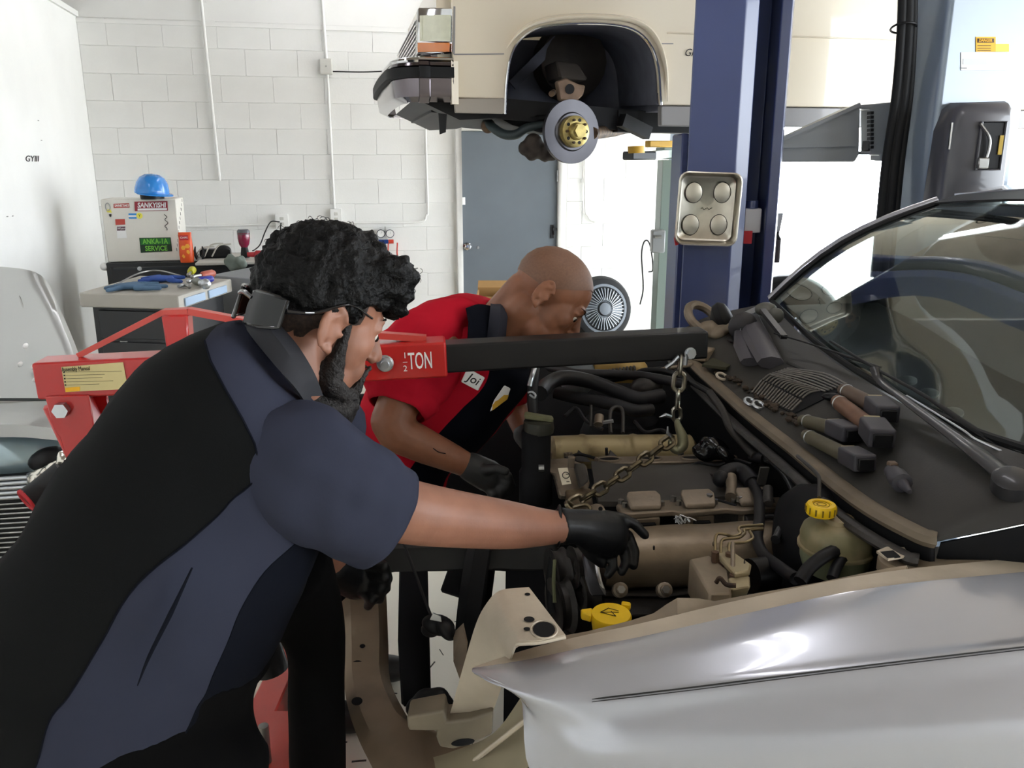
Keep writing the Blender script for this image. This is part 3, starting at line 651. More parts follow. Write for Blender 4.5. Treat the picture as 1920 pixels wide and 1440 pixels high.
# ================================================================ the silver sedan with its engine coming out
M_silv = mat('silver_car_paint', '#abadb5', 0.25, 0.4, coat=0.8, var=0.02, vscale=3)
M_beige = mat('undercoat_beige', '#b8ad9b', 0.45, 0.1, var=0.14, vscale=9, bump=0.05, bscale=80)
M_beige2 = mat('dusty_beige', '#857866', 0.6, 0.1, var=0.22, vscale=12)
M_cowl = mat('cowl_plastic', '#2f2e2c', 0.48, var=0.14, vscale=10, bump=0.04, bscale=200)
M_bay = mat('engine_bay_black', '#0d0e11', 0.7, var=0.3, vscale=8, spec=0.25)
M_hose = mat('hose_rubber', '#19191c', 0.5, var=0.25, vscale=30, spec=0.35)
M_cast = mat('cast_aluminium', '#85796a', 0.5, 0.55, var=0.2, vscale=14, bump=0.12, bscale=90)
M_castd = mat('dark_casting', '#3a3836', 0.5, 0.4, var=0.2, vscale=14, bump=0.1, bscale=90)
M_cover = mat('valve_cover_tan', '#b0a078', 0.5, 0.25, col2='#7c6b4a', vscale=16, thr=(0.5, 0.72))
M_ycap = mat('yellow_cap', '#e6bf12', 0.4, var=0.06, vscale=20)
M_dirt_tank = mat('stained_tank', '#a09070', 0.5, col2='#6f6a4c', vscale=9)
M_tank_low = mat('tank_green', '#7e8468', 0.45, var=0.1)
car2 = thing('sedan_car', 'silver sedan with hood off, engine bay open and windscreen in place', 'car', (0.6, 1.9, 0))
def line(pts, xs):
    """a line of (px, py, Y) read off at given px"""
    out = []
    for x in xs:
        if x <= pts[0][0]: q = pts[0]; out.append(P(*q)); continue
        for a, b in zip(pts, pts[1:]):
            if x <= b[0]:
                t = (x - a[0]) / (b[0] - a[0]); out.append(P(x, lerp(a[1], b[1], t), lerp(a[2], b[2], t))); break
        else: out.append(P(*pts[-1]))
    return out
L = [
 [(892, 1249, 1.075), (930, 1236, 1.095), (1000, 1214, 1.12), (1100, 1190, 1.13), (1200, 1169, 1.14), (1400, 1122, 1.17), (1640, 1075, 1.20), (1920, 1045, 1.24), (2300, 1010, 1.29)],
 [(888, 1251, 1.06), (930, 1243, 1.075), (1000, 1229, 1.09), (1100, 1207, 1.095), (1200, 1188, 1.105), (1400, 1144, 1.13), (1640, 1097, 1.16), (1920, 1067, 1.20), (2300, 1032, 1.25)],
 [(886, 1253, 1.055), (930, 1248, 1.06), (1000, 1238, 1.07), (1100, 1217, 1.075), (1200, 1199, 1.085), (1400, 1155, 1.11), (1640, 1107, 1.14), (1920, 1078, 1.18), (2300, 1044, 1.23)],
 [(885, 1255, 1.05), (930, 1258, 1.04), (1000, 1258, 1.035), (1100, 1246, 1.035), (1200, 1232, 1.04), (1400, 1196, 1.06), (1640, 1155, 1.085), (1920, 1126, 1.12), (2300, 1092, 1.17)],
 [(885, 1258, 1.047), (930, 1274, 1.02), (1000, 1288, 1.0), (1100, 1290, 0.995), (1200, 1280, 0.997), (1400, 1253, 1.01), (1640, 1221, 1.03), (1920, 1190, 1.05), (2300, 1150, 1.08)],
 [(887, 1261, 1.045), (930, 1281, 1.01), (1000, 1304, 0.985), (1100, 1312, 0.98), (1200, 1304, 0.98), (1400, 1276, 0.99), (1640, 1246, 1.005), (1920, 1213, 1.02), (2300, 1170, 1.05)],
 [(890, 1264, 1.045), (935, 1285, 1.01), (1002, 1316, 0.983), (1100, 1340, 0.972), (1200, 1338, 0.97), (1400, 1316, 0.975), (1640, 1288, 0.985), (1920, 1258, 1.0), (2300, 1215, 1.03)],
 [(896, 1268, 1.045), (945, 1288, 1.015), (1012, 1335, 0.985), (1100, 1375, 0.965), (1200, 1374, 0.955), (1400, 1358, 0.955), (1640, 1332, 0.96), (1920, 1305, 0.97), (2300, 1265, 1.0)],
 [(905, 1272, 1.045), (960, 1292, 1.02), (1020, 1365, 0.985), (1100, 1410, 0.955), (1200, 1415, 0.945), (1400, 1402, 0.94), (1640, 1380, 0.94), (1920, 1358, 0.945), (2300, 1320, 0.97)],
 [(912, 1275, 1.045), (968, 1296, 1.02), (1012, 1400, 0.985), (1100, 1455, 0.955), (1200, 1462, 0.945), (1400, 1455, 0.935), (1640, 1436, 0.935), (1920, 1415, 0.94), (2300, 1380, 0.965)],
 [(920, 1278, 1.045), (975, 1300, 1.02), (995, 1450, 0.985), (1100, 1560, 0.96), (1200, 1570, 0.95), (1400, 1570, 0.945), (1640, 1560, 0.945), (1920, 1540, 0.95), (2300, 1510, 0.97)],
]
rows = []
n_st = len(L[0])
for l in L:
    rows.append(catmull([P(*q) for q in l], 5))
cols = list(map(list, zip(*rows)))
cols = [catmull(c, 3) for c in cols]
rows = list(map(list, zip(*cols)))
nb = 5   # first rows are the matt inner flange
obj('fender_flange', G().sheet(rows[:6], -0.004), M_beige, car2, sharp=60)
fe = obj('fender', G().sheet(rows[5:], -0.004), M_silv, car2, sharp=60)
def stripe(py_off, r, m, nm):
    pts = [(1110, 1311, 0.978), (1280, 1291, 0.98), (1400, 1276, 0.988), (1640, 1246, 1.003), (1920, 1213, 1.018), (2300, 1170, 1.048)]
    q = catmull([P(x, y + py_off, Y - 0.001) for x, y, Y in pts], 8)
    return obj(nm, G().tube(q, [0.0004] + [r] * (len(q) - 1), 6), m, fe)
stripe(0, 0.0011, M_ink, 'pinstripe'); stripe(5, 0.0006, M_ink, 'pinstripe')
# inner apron between bay and fender
ap_t = [(1055, 1192, 1.15), (1100, 1184, 1.16), (1180, 1164, 1.17), (1225, 1150, 1.175), (1250, 1133, 1.18), (1270, 1121, 1.18), (1310, 1122, 1.19), (1340, 1127, 1.195), (1420, 1112, 1.20), (1530, 1093, 1.205), (1660, 1066, 1.215), (1700, 1060, 1.22)]
ap_b = [(x, y + 26 if x < 1200 else y + 30, Y - 0.03) for x, y, Y in ap_t]
obj('inner_apron', G().sheet([[P(x, y + 60, Y + 0.05) for x, y, Y in ap_t], [P(x, y, Y) for x, y, Y in ap_t], [P(*q) for q in ap_b]], -0.003), M_beige2, car2)
for x, y in ((1427, 1121), (1458, 1115)): obj('apron_hole', G().lathe(P(x, y, 1.19), V((0, -0.4, 0.9)), [(0.004, 0), (0, 0.001)], 10, sx=1.4), M_bay, car2)
# rail with square holes running back to the cowl
rl0, rl1 = P(1660, 1040, 1.27), P(1990, 1002, 1.30)
rd = (rl1 - rl0).normalized()
obj('upper_rail', G().prism([P(1645, 1037, 1.285), P(1662, 1030, 1.31), P(1700, 1033, 1.31), P(1790, 1022, 1.32), P(1855, 1012, 1.325), P(1880, 1002, 1.33), P(2050, 985, 1.34), P(2050, 1030, 1.24), P(1690, 1072, 1.225), P(1652, 1050, 1.255)], V((0, 0, -0.03))), M_beige2, car2, bevel=0.004)
for x, y in ((1669, 1040), (1902, 1012)):
    c = PZ(x, y, P(1690, 1050, 1.26).z + 0.016); obj('square_hole', G().obox(c, rd * 0.011, V((0, 0, 0.0012)), V((-rd.y, rd.x, 0)) * 0.011), M_bay, car2)
obj('weld_tab', G().prism([PZ(x, y, P(1690, 1050, 1.26).z + 0.012) for x, y in ((1643, 1037), (1662, 1029), (1695, 1030), (1705, 1045), (1665, 1052))], V((0, 0, 0.004))), M_beige, car2)
# headlamp mounting bracket: bent sheet metal arch
zp = 0.95
A_, B_, C_, D_ = PZ(936, 1116, zp), PZ(992, 1101, zp), PZ(1060, 1190, zp), PZ(988, 1208, zp)
c1 = [PZ(992, 1101, zp), PZ(960, 1103, zp), PZ(936, 1108, zp - 0.002), P(916, 1126, 1.195), P(893, 1168, 1.20), P(865, 1262, 1.215), P(838, 1360, 1.23)]
c2 = [PZ(1060, 1190, zp), PZ(1012, 1200, zp), PZ(984, 1202, zp - 0.002), P(968, 1206, 1.065), P(957, 1232, 1.08), P(941, 1285, 1.16), P(922, 1342, 1.24)]
c1, c2 = catmull(c1, 5), catmull(c2, 5)
obj('lamp_bracket', G().sheet([[a.lerp(b, k / 5) for k in range(6)] for a, b in zip(c1, c2)], -0.004), M_beige, car2, sharp=60)
obj('bracket_lip', G().tube([p - UP * 0.004 for p in c2[:16]], 0.003, 6), M_beige, car2)
for x, y, r, e in ((989, 1114, 0.0045, 1), (992, 1161, 0.008, 1), (988, 1179, 0.005, 1), (1020, 1180, 0.016, 1.3)):
    obj('bracket_hole', G().lathe(PZ(x, y, zp + 0.0012), UP, [(r, 0), (0, 0.0004)], 18, sx=e), M_bay, car2)
obj('locating_ring', G().torus(PZ(1020, 1180, zp + 0.001), UP, 0.019, 0.0016, 22, 6, sx=1.25), M_beige, car2)
# cup holding the leg foot
cup = [(762, 1345), (800, 1338), (832, 1332), (837, 1354), (880, 1349), (925, 1334), (923, 1378), (880, 1397), (850, 1406), (824, 1402), (818, 1385), (819, 1372), (765, 1371)]
obj('bracket_foot', G().prism([P(x, y, 1.205) for x, y in cup], V((0, 0.05, 0.0))), mat('bracket_foot_paint', '#716858', 0.55, var=0.15, vscale=12), car2, bevel=0.005, bseg=2)
obj('drain_hole', G().ell(P(868, 1392, 1.204), V((0.02, 0, 0.003)), V((0, 0.002, 0)), V((0, 0, 0.007)), 14, 6), M_bay, car2)
# lamp bucket below the fender nose
bk = [[P(985, 1296, 1.10), P(1003, 1318, 1.07), P(1012, 1350, 1.05)], [P(925, 1375, 1.17), P(960, 1370, 1.12), P(1010, 1390, 1.04)], [P(850, 1408, 1.19), P(900, 1412, 1.13), P(985, 1440, 1.04)], [P(812, 1420, 1.19), P(830, 1460, 1.12), P(930, 1500, 1.04)]]
obj('lamp_bucket', G().sheet(list(map(lambda r: catmull(r, 5), zip(*[catmull([x[k] for x in bk], 5) for k in range(3)]))), -0.004), mat('lamp_bucket_paint', '#8f8670', 0.5, 0.1, var=0.08, vscale=8), car2)
obj('bucket_rib', G().tube([P(890, 1426, 1.125), P(995, 1343, 1.06)], 0.004, 8), M_beige, car2)
# front lower cross member, running away from the camera
cmx = [[(652, 1135, 2.02), (714, 1125, 2.05)], [(655, 1225, 1.80), (716, 1215, 1.83)], [(659, 1280, 1.68), (718, 1285, 1.66)], [(668, 1335, 1.57), (742, 1342, 1.54)], [(690, 1400, 1.45), (768, 1372, 1.49)], [(720, 1470, 1.34), (850, 1405, 1.42)], [(745, 1560, 1.22), (930, 1440, 1.35)]]
rw = [[P(*a), P(*a).lerp(P(*b), 0.12) + V((0, 0, 0.012)), P(*a).lerp(P(*b), 0.88) + V((0, 0, 0.012)), P(*b)] for a, b in cmx]
rw = list(map(list, zip(*[catmull([r[k] for r in rw], 4) for k in range(4)])))
obj('lower_cross_member', G().sheet(rw, 0.02), mat('cross_member_paint', '#84735f', 0.5, 0.1, var=0.2, vscale=7), car2)
for x, y, r in ((682, 1219, 0.005), (672, 1254, 0.011), (694, 1267, 0.004), (672, 1322, 0.009), (700, 1345, 0.005)):
    obj('mount_hole', G().lathe(P(x, y, 1.72 if y < 1300 else 1.56) + V((0, -0.012, 0.018)), V((0, -0.55, 0.8)), [(r, 0), (0, 0.0005)], 14, sx=1.3), M_bay, car2)
obj('front_edge_flange', G().tube(catmull([P(652, 1140, 2.0), P(655, 1240, 1.76), P(668, 1335, 1.56), P(700, 1420, 1.4), P(722, 1480, 1.32)], 5), 0.006, 8), M_beige, car2)
# black bars and shrouds where the radiator was
obj('condenser_strut', G().prism([P(748, 1060, 1.95), P(800, 1060, 1.97), P(806, 1300, 1.60), P(800, 1325, 1.57), P(752, 1325, 1.55), P(745, 1200, 1.74)], V((0.0, 0.03, -0.02))), M_bay, car2, bevel=0.006)
obj('radiator_strut', G().prism([P(842, 1060, 2.05), P(882, 1060, 2.05), P(880, 1150, 1.95), P(893, 1215, 1.85), P(872, 1220, 1.85), P(862, 1120, 1.98), P(825, 1108, 2.0)], V((0.0, 0.03, -0.02))), M_bay, car2, bevel=0.004)
obj('upper_tie_bar', G().prism([P(610, 1010, 1.72), P(740, 1022, 1.72), P(860, 1018, 1.72), P(1040, 1022, 1.74), P(1062, 1075, 1.70), P(900, 1072, 1.70), P(740, 1075, 1.70), P(625, 1090, 1.66)], V((0, 0.10, -0.01))), mat('shroud_black', '#1e1f20', 0.6, var=0.2), car2, bevel=0.008)
obj('fan_shroud', G().lathe(P(915, 1110, 1.75), V((-1, 0.1, 0.1)), [(0.16, 0), (0.17, 0.03), (0.15, 0.05), (0.13, 0.05), (0.13, 0.0)], 30), M_bay, car2)
obj('splash_shield', G().prism([P(850, 1195, 1.55), P(868, 1178, 1.5), P(876, 1215, 1.45), P(868, 1290, 1.36), P(850, 1240, 1.42)], V((0.0, 0.02, 0.0))), M_beige2, car2)
lt_ = thing('hood_latch', 'greasy black hood latch with a silver plate dangling on its cable', 'latch', P(820, 1190, 1.6))
obj('latch_body', remesh(G().ell(P(822, 1172, 1.58), V((0.035, 0, -0.01)), V((0, 0.02, 0)), V((0.006, 0, 0.022))).ell(P(838, 1182, 1.56), V((0.02, 0, -0.01)), V((0, 0.02, 0)), V((0, 0, 0.02))).ell(P(808, 1180, 1.6), V((0.022, 0, 0)), V((0, 0.02, 0)), V((0, 0, 0.016))), 0.004, 2), M_dark, lt_)
obj('latch_plate', G().prism([P(806, 1162, 1.555), P(812, 1150, 1.555), P(826, 1156, 1.555), P(828, 1166, 1.555)], V((0, 0.004, 0))), M_zinc, lt_)
obj('release_cable', G().tube(catmull([P(757, 1020, 1.70), P(775, 1065, 1.66), P(793, 1115, 1.62), P(808, 1155, 1.59)], 6), 0.0035, 8), M_hose, lt_)
# front cradle dark blobs
gq = G()
for x, y, r in ((800, 1318, 0.03), (822, 1310, 0.024), (780, 1328, 0.022), (835, 1322, 0.02)): gq.ball(P(x, y, 1.5), r)
obj('tow_hook_mount', remesh(gq, 0.006, 3), M_dark, car2)

# ---------------- cowl, firewall, windscreen
CW = [
 [(1265, 628, 2.66), (1330, 595, 2.70), (1440, 570, 2.78)],
 [(1290, 668, 2.52), (1375, 612, 2.58), (1462, 590, 2.64)],
 [(1395, 765, 2.10), (1465, 688, 2.20), (1530, 655, 2.26)],
 [(1500, 848, 1.76), (1590, 770, 1.83), (1645, 733, 1.88)],
 [(1620, 942, 1.43), (1740, 858, 1.48), (1800, 812, 1.52)],
 [(1728, 1003, 1.275), (1850, 930, 1.28), (1960, 872, 1.28)],
 [(1764, 1014, 1.255), (1885, 990, 1.225), (2070, 950, 1.18)],
]
cw = [[P(*q) for q in r] for r in CW]
cw3 = list(map(list, zip(*[catmull([r[k] for r in cw], 6) for k in range(3)])))
cw3 = [catmull(r, 5) for r in cw3]
cowl = obj('cowl_panel', G().sheet(cw3, 0.004), M_cowl, car2)
# step moulding across the cowl
obj('cowl_ridge', G().tube(catmull([P(1478, 680, 2.2), P(1560, 718, 2.0), P(1620, 765, 1.80), P(1690, 815, 1.62), P(1800, 895, 1.42), P(1875, 945, 1.3)], 5), 0.006, 8), M_cowl, car2)
rail = [r[0] for r in cw]
rpath = catmull([p + V((-0.008, 0, 0.002)) for p in rail[:7]], 6)
obj('firewall_rail', G().tube(rpath, 0.019, 8, flat=0.7), mat('rail_grime', '#6e6353', 0.6, 0.1, var=0.2, vscale=12), car2)
obj('firewall_lip', G().tube([p + V((-0.03, -0.012, -0.03)) for p in rpath], 0.014, 8, flat=0.7), M_castd, car2)
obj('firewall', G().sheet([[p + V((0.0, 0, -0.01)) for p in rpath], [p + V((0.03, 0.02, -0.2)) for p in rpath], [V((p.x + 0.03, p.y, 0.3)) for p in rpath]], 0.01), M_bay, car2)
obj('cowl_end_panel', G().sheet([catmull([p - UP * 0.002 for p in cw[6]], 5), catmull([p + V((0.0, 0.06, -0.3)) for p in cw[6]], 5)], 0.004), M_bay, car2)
# windscreen
base = catmull([cw[k][2] + V((0.012, 0, 0.004)) for k in range(0, 7)], 6)
top_f = P(1762, 384, 2.60); zr = top_f.z
tops = []
for p in base:
    t = (p.y - 1.14) / (2.78 - 1.14); y = lerp(1.25, 2.60, t)
    tops.append(V((top_f.x + (2.60 - y) * 0.12 - 0.06 * math.sin(math.pi * t), y, zr + 0.035 * math.sin(math.pi * t))))
nsc = 8; scr = []
for k in range(nsc + 1):
    t = k / nsc; scr.append([b.lerp(q, t) + V((0, 0, 0.035 * math.sin(math.pi * t))) + V((-0.03, 0, 0)) * math.sin(math.pi * t) for b, q in zip(base, tops)])
M_glass = mat('windscreen_glass', '#c9d6d2', 0.02, trans=1.0, ior=1.5)
obj('windscreen', G().sheet(scr, -0.004), M_glass, car2, sharp=70)
obj('screen_seal', G().tube([r[0] + V((-0.004, 0, 0.004)) for r in scr][::-1], 0.010, 8), M_rubber, car2)
obj('base_seal', G().tube([p + V((0.0, 0, 0.006)) for p in base], 0.008, 8), M_rubber, car2)
M_trim = mat('pillar_black', '#1b1b1d', 0.35)
pill = [r[0] for r in scr]
obj('windscreen_pillar', G().tube([p + V((0.015, 0.035, 0.0)) for p in pill], 0.026, 10), M_silv, car2)
obj('pillar_trim', G().tube([p + V((0.005, 0.012, 0.006)) for p in pill], 0.008, 8), M_trim, car2)
hd = [p + V((0.012, 0, 0.006)) for p in tops]
obj('screen_header', G().sheet([[p + V((-0.02, 0, 0.006)) for p in tops], [p + V((0.05, 0, 0.03)) for p in tops]], 0.006), M_trim, car2)
obj('roof', G().sheet([[p + V((0.05, 0.02, 0.032)) for p in tops], [p + V((0.3, 0.0, 0.075)) for p in tops], [p + V((1.1, -0.02, 0.09)) for p in tops]], 0.01), M_silv, car2)
# cabin: far doors with tinted glass, headliner, rear bulkhead
M_tint = mat('tinted_side_glass', '#20282a', 0.05, coat=1.0)
obj('side_glass', G().prism([V((1.0, 2.83, 1.08)), V((1.95, 2.88, 1.07)), V((2.6, 2.9, 1.07)), V((2.5, 2.70, 1.46)), V((1.5, 2.64, 1.47))], V((0, 0.008, 0.002))), M_tint, car2)
obj('headliner', G().sheet([[p + V((0.06, 0.0, 0.01)) for p in tops], [p + V((0.4, 0.0, 0.045)) for p in tops], [p + V((1.2, 0.0, 0.05)) for p in tops]], 0.01), mat('headliner_grey', '#6b675f', 0.9), car2)
obj('rear_bulkhead', G().box((2.6, 1.25, 0.4), (2.66, 2.9, 1.5)), mat('seat_cloth', '#2b2524', 0.9), car2)
obj('door', G().box((1.35, 1.2, 0.3), (2.6, 1.26, 1.05)), M_silv, car2)
obj('door', G().prism([V((0.95, 2.84, 0.35)), V((2.6, 2.95, 0.35)), V((2.6, 2.95, 1.07)), V((1.6, 2.90, 1.07)), V((0.98, 2.84, 1.08))], V((0, 0.06, 0))), M_silv, car2, bevel=0.01)
obj('dashboard', G().sheet([catmull([V((p.x + 0.05, p.y, p.z - 0.01)) for p in base[::6]], 3), catmull([V((p.x + 0.35, p.y, p.z + 0.0)) for p in base[::6]], 3), catmull([V((p.x + 0.48, p.y, p.z - 0.06)) for p in base[::6]], 3), catmull([V((p.x + 0.5, p.y, p.z - 0.4)) for p in base[::6]], 3)], 0.01), mat('dash_vinyl', '#2c3030', 0.6, var=0.1), car2)
for x, y, Y in ((1705, 712, 1.9), (1745, 736, 1.78), (1790, 772, 1.66)):
    c = P(x, y, Y); obj('dash_clip', G().lathe(c - V((0, 0, 0.006)), V((-0.2, -0.3, 0.9)), [(0.016, 0), (0.016, 0.006), (0.007, 0.010), (0, 0.010)], 14, sx=1.2), mat('clip_grey', '#8e8f8c', 0.4), car2)
for yy in (1.55, 2.35):
    obj('seat_back', remesh(G().ell(V((2.05, yy, 1.0)), V((0.1, 0, 0.03)), V((0, 0.24, 0)), V((0.06, 0, 0.36))).ell(V((2.12, yy, 1.38)), V((0.06, 0, 0)), V((0, 0.14, 0)), V((0, 0, 0.08))), 0.02, 3), mat('seat_cloth', '#2b2524', 0.9), car2)
# cowl vent: recess with bars
def cowl_pt(px, py, off=0.004):
    """the cowl surface under a pixel"""
    best = None; d = ray(px, py)
    for i in range(len(cw3) - 1):
        for j in range(len(cw3[0]) - 1):
            a, b, c, e = cw3[i][j], cw3[i][j + 1], cw3[i + 1][j + 1], cw3[i + 1][j]
            for tri in ((a, b, c), (a, c, e)):
                n = (tri[1] - tri[0]).cross(tri[2] - tri[0])
                if abs(d.dot(n)) < 1e-12: continue
                t = (tri[0] - CAM).dot(n) / d.dot(n); q = CAM + d * t
                ins = all(((tri[(k + 1) % 3] - tri[k]).cross(q - tri[k])).dot(n) >= -1e-12 for k in range(3))
                if ins and (best is None or t < best[0]): best = (t, q, n.normalized())
    if best is None: return P(px, py, 1.8)
    n = best[2] if best[2].z > 0 else -best[2]
    return best[1] + n * off
M_slat = mat('slat_plastic', '#66625d', 0.4)
vent = obj('cowl_vent', G().sheet([[cowl_pt(lerp(lerp(1410, 1490, u), lerp(1462, 1594, u), v), lerp(lerp(740, 780, u), lerp(697, 729, u), v), 0.005) for v in [q / 8 for q in range(9)]] for u in [q / 8 for q in range(9)]], 0.002), M_bay, car2)
for k in range(16):
    t = k / 15; a = cowl_pt(lerp(1413, 1486, t), lerp(741, 776, t), 0.009); b = cowl_pt(lerp(1431, 1505, t), lerp(718, 757, t), 0.009)
    obj('vent_slat', G().bar(a, b, 0.0042, 0.004), M_slat, vent)
for k in range(14):
    t = k / 13; a = cowl_pt(lerp(1433, 1507, t), lerp(717, 752, t), 0.009); m_ = cowl_pt(lerp(1444, 1520, t), lerp(708, 742, t), 0.009); b = cowl_pt(lerp(1462, 1540, t), lerp(706, 738, t), 0.009)
    obj('vent_slat', G().tube(catmull([a, m_, b], 4), 0.0024, 6), M_slat, vent)
for k in range(7):
    t = k / 6; a = cowl_pt(lerp(1446, 1525, t * 0.4) , lerp(706, 696, t), 0.009); m_ = cowl_pt(lerp(1500, 1545, t), lerp(722, 706, t), 0.009); b = cowl_pt(lerp(1550, 1590, t), lerp(740, 727, t), 0.009)
    obj('vent_slat', G().tube(catmull([a, m_, b], 4), 0.0024, 6), M_slat, vent)
# hood hinge and brackets on the far end of the cowl
obj('hinge_ring', G().torus(P(1318, 597, 2.62), V((0.4, -0.5, 0.7)), 0.055, 0.014, 26, 8), M_cast, car2)
obj('hinge_body', remesh(G().ell(P(1330, 618, 2.58), V((0.05, 0, 0)), V((0, 0.03, 0)), V((0.01, 0, 0.03))).ell(P(1350, 622, 2.55), V((0.03, 0, 0.01)), V((0, 0.03, 0)), V((0, 0, 0.022))).ell(P(1374, 612, 2.52), V((0.03, 0, 0.01)), V((0, 0.02, 0)), V((0, 0, 0.015))), 0.006, 2), M_beige2, car2)
obj('rubber_boot', G().lathe(P(1348, 600, 2.6), V((0.8, -0.3, 0.5)), [(0.02, -0.02), (0.048, 0), (0.052, 0.02), (0.04, 0.035), (0.02, 0.04)], 20), M_rubber, car2)
obj('hinge_cap', G().ell(P(1393, 612, 2.5), V((0.04, 0, -0.02)), V((0, 0.03, 0)), V((0.02, 0, 0.04))), mat('hinge_plastic', '#2d2c2f', 0.5), car2)
obj('hinge_arm', G().bar(P(1404, 592, 2.6), P(1440, 575, 2.62), 0.04, 0.02), M_zinc, car2)
obj('hinge_link', G().bar(P(1430, 582, 2.5), P(1470, 632, 2.3), 0.018, 0.012), M_trim, car2)
obj('hinge_bracket', remesh(G().ell(P(1436, 580, 2.55), V((0.035, 0, 0)), V((0, 0.03, 0)), V((0, 0, 0.022))).ell(P(1455, 592, 2.5), V((0.025, 0, 0)), V((0, 0.02, 0)), V((0, 0, 0.025))), 0.006, 2), mat('bracket_grey', '#5d5d58', 0.5, 0.3), car2)
for pts, w in ((((1412, 605), (1420, 640), (1450, 692)), 0.04), (((1390, 632), (1400, 660), (1412, 690)), 0.03)):
    q = catmull([cowl_pt(x, y, 0.02) for x, y in pts], 4)
    obj('cowl_baffle', G().tube(q, [w * 0.5, w, w * 0.9], 8, flat=0.5), mat('baffle_plastic', '#47454a', 0.45), car2)
obj('cowl_wire', G().tube(catmull([cowl_pt(1386, 636, 0.02), cowl_pt(1388, 632, 0.03), cowl_pt(1394, 632, 0.03), cowl_pt(1390, 648, 0.02), cowl_pt(1402, 692, 0.015)], 4), 0.0016, 6), M_zinc, car2)
obj('washer_nozzle', G().ell(cowl_pt(1372, 640, 0.006), V((0.012, 0, 0)), V((0, 0.03, 0)), V((0, 0, 0.008))), M_black, car2)
obj('cowl_foam', G().obox(cowl_pt(1352, 683, 0.004), V((0.03, -0.02, 0)), V((0.03, 0.05, 0)), V((0, 0, 0.004))), mat('foam_olive', '#3b3a2a', 0.9), car2)
obj('cowl_block', G().obox(cowl_pt(1322, 670, 0.012), V((0.02, -0.014, 0)), V((0.02, 0.03, 0)), V((0, 0, 0.016))), M_beige2, car2, bevel=0.004)
# debris and clips along the rail
gd = G(); rnd = random.Random(3)
for k in range(46):
    t = rnd.uniform(0.02, 0.72); x, y = lerp(1335, 1560, t), lerp(688, 838, t); q = cowl_pt(x + rnd.uniform(-6, 8), y + rnd.uniform(-6, 6), 0.008)
    s_ = rnd.uniform(0.004, 0.011); gd.ell(q, V((s_, 0, 0)), V((0, s_ * rnd.uniform(0.6, 1.6), 0)), V((0, 0, s_ * 0.7)), 7, 5)
obj('grit', gd, mat('grit_brown', '#3a3026', 0.9, var=0.4, vscale=60), car2, kind='stuff')
for x, y in ((1356, 712), (1410, 760), (1426, 766)):
    c = cowl_pt(x, y, 0.012); obj('rail_clip', G().torus(c, V((0.2, -0.4, 0.9)), 0.014, 0.004, 16, 6), M_zinc if x > 1400 else M_beige, car2)
# wipers
def wiper(name, pts, w, m, extra=None):
    q = catmull([P(*p) for p in pts], 6); return obj(name, G().tube(q, [w * 0.55] * 2 + [w * 0.8, w], 8, flat=0.45), m, car2)
M_wip = mat('wiper_black', '#232427', 0.38, coat=0.2)
wiper('wiper_arm', [(1640, 690, 1.84), (1652, 715, 1.80), (1700, 752, 1.66), (1790, 818, 1.46), (1830, 848, 1.38), (1895, 898, 1.27)], 0.022, M_wip)
obj('wiper_pivot', G().lathe(P(1898, 900, 1.26), V((-0.2, -0.3, 0.9)), [(0.03, -0.02), (0.03, 0.004), (0.024, 0.008), (0.0, 0.009)], 20), M_wip, car2)
wiper('wiper_blade', [(1558, 640, 2.10), (1640, 690, 1.86), (1730, 740, 1.66), (1820, 800, 1.50), (1905, 850, 1.38)], 0.010, M_rubber)
obj('blade_spine', G().tube(catmull([P(1700, 742, 1.68), P(1800, 803, 1.48), P(1838, 828, 1.42), P(1960, 880, 1.3)], 6), 0.0022, 6), M_zinc, car2)
wiper('wiper_blade', [(1452, 625, 2.32), (1520, 645, 2.22), (1600, 672, 2.04), (1650, 690, 1.95)], 0.008, M_rubber)
# ---------------- far side of the bay
obj('fender', G().sheet([[V((-0.35, 2.78, 0.86)), V((0.1, 2.82, 0.93)), V((0.6, 2.85, 0.98)), V((1.1, 2.9, 1.0))], [V((-0.35, 2.88, 0.84)), V((0.1, 2.94, 0.92)), V((0.6, 2.97, 0.96)), V((1.1, 3.0, 0.98))], [V((-0.35, 2.92, 0.6)), V((0.1, 2.99, 0.6)), V((0.6, 3.02, 0.6)), V((1.1, 3.05, 0.6))]], -0.006), M_silv, car2)
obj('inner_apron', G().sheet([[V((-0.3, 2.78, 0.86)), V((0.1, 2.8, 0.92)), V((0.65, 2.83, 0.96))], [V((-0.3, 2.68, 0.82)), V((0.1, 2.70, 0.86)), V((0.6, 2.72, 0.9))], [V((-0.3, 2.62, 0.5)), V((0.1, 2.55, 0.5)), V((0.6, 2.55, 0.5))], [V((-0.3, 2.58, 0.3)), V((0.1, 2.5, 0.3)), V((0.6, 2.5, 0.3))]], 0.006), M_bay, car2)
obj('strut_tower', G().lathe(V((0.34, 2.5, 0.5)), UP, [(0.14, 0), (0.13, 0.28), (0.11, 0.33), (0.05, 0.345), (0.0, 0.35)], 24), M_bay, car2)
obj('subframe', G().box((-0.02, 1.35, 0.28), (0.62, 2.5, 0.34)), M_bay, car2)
obj('inner_apron', G().sheet([[P(1060, 1250, 1.2), P(1400, 1180, 1.26), P(1700, 1130, 1.28)], [V((-0.05, 1.3, 0.55)), V((0.3, 1.32, 0.55)), V((0.7, 1.34, 0.55))], [V((-0.05, 1.35, 0.3)), V((0.3, 1.38, 0.3)), V((0.7, 1.4, 0.3))]], 0.004), M_bay, car2)
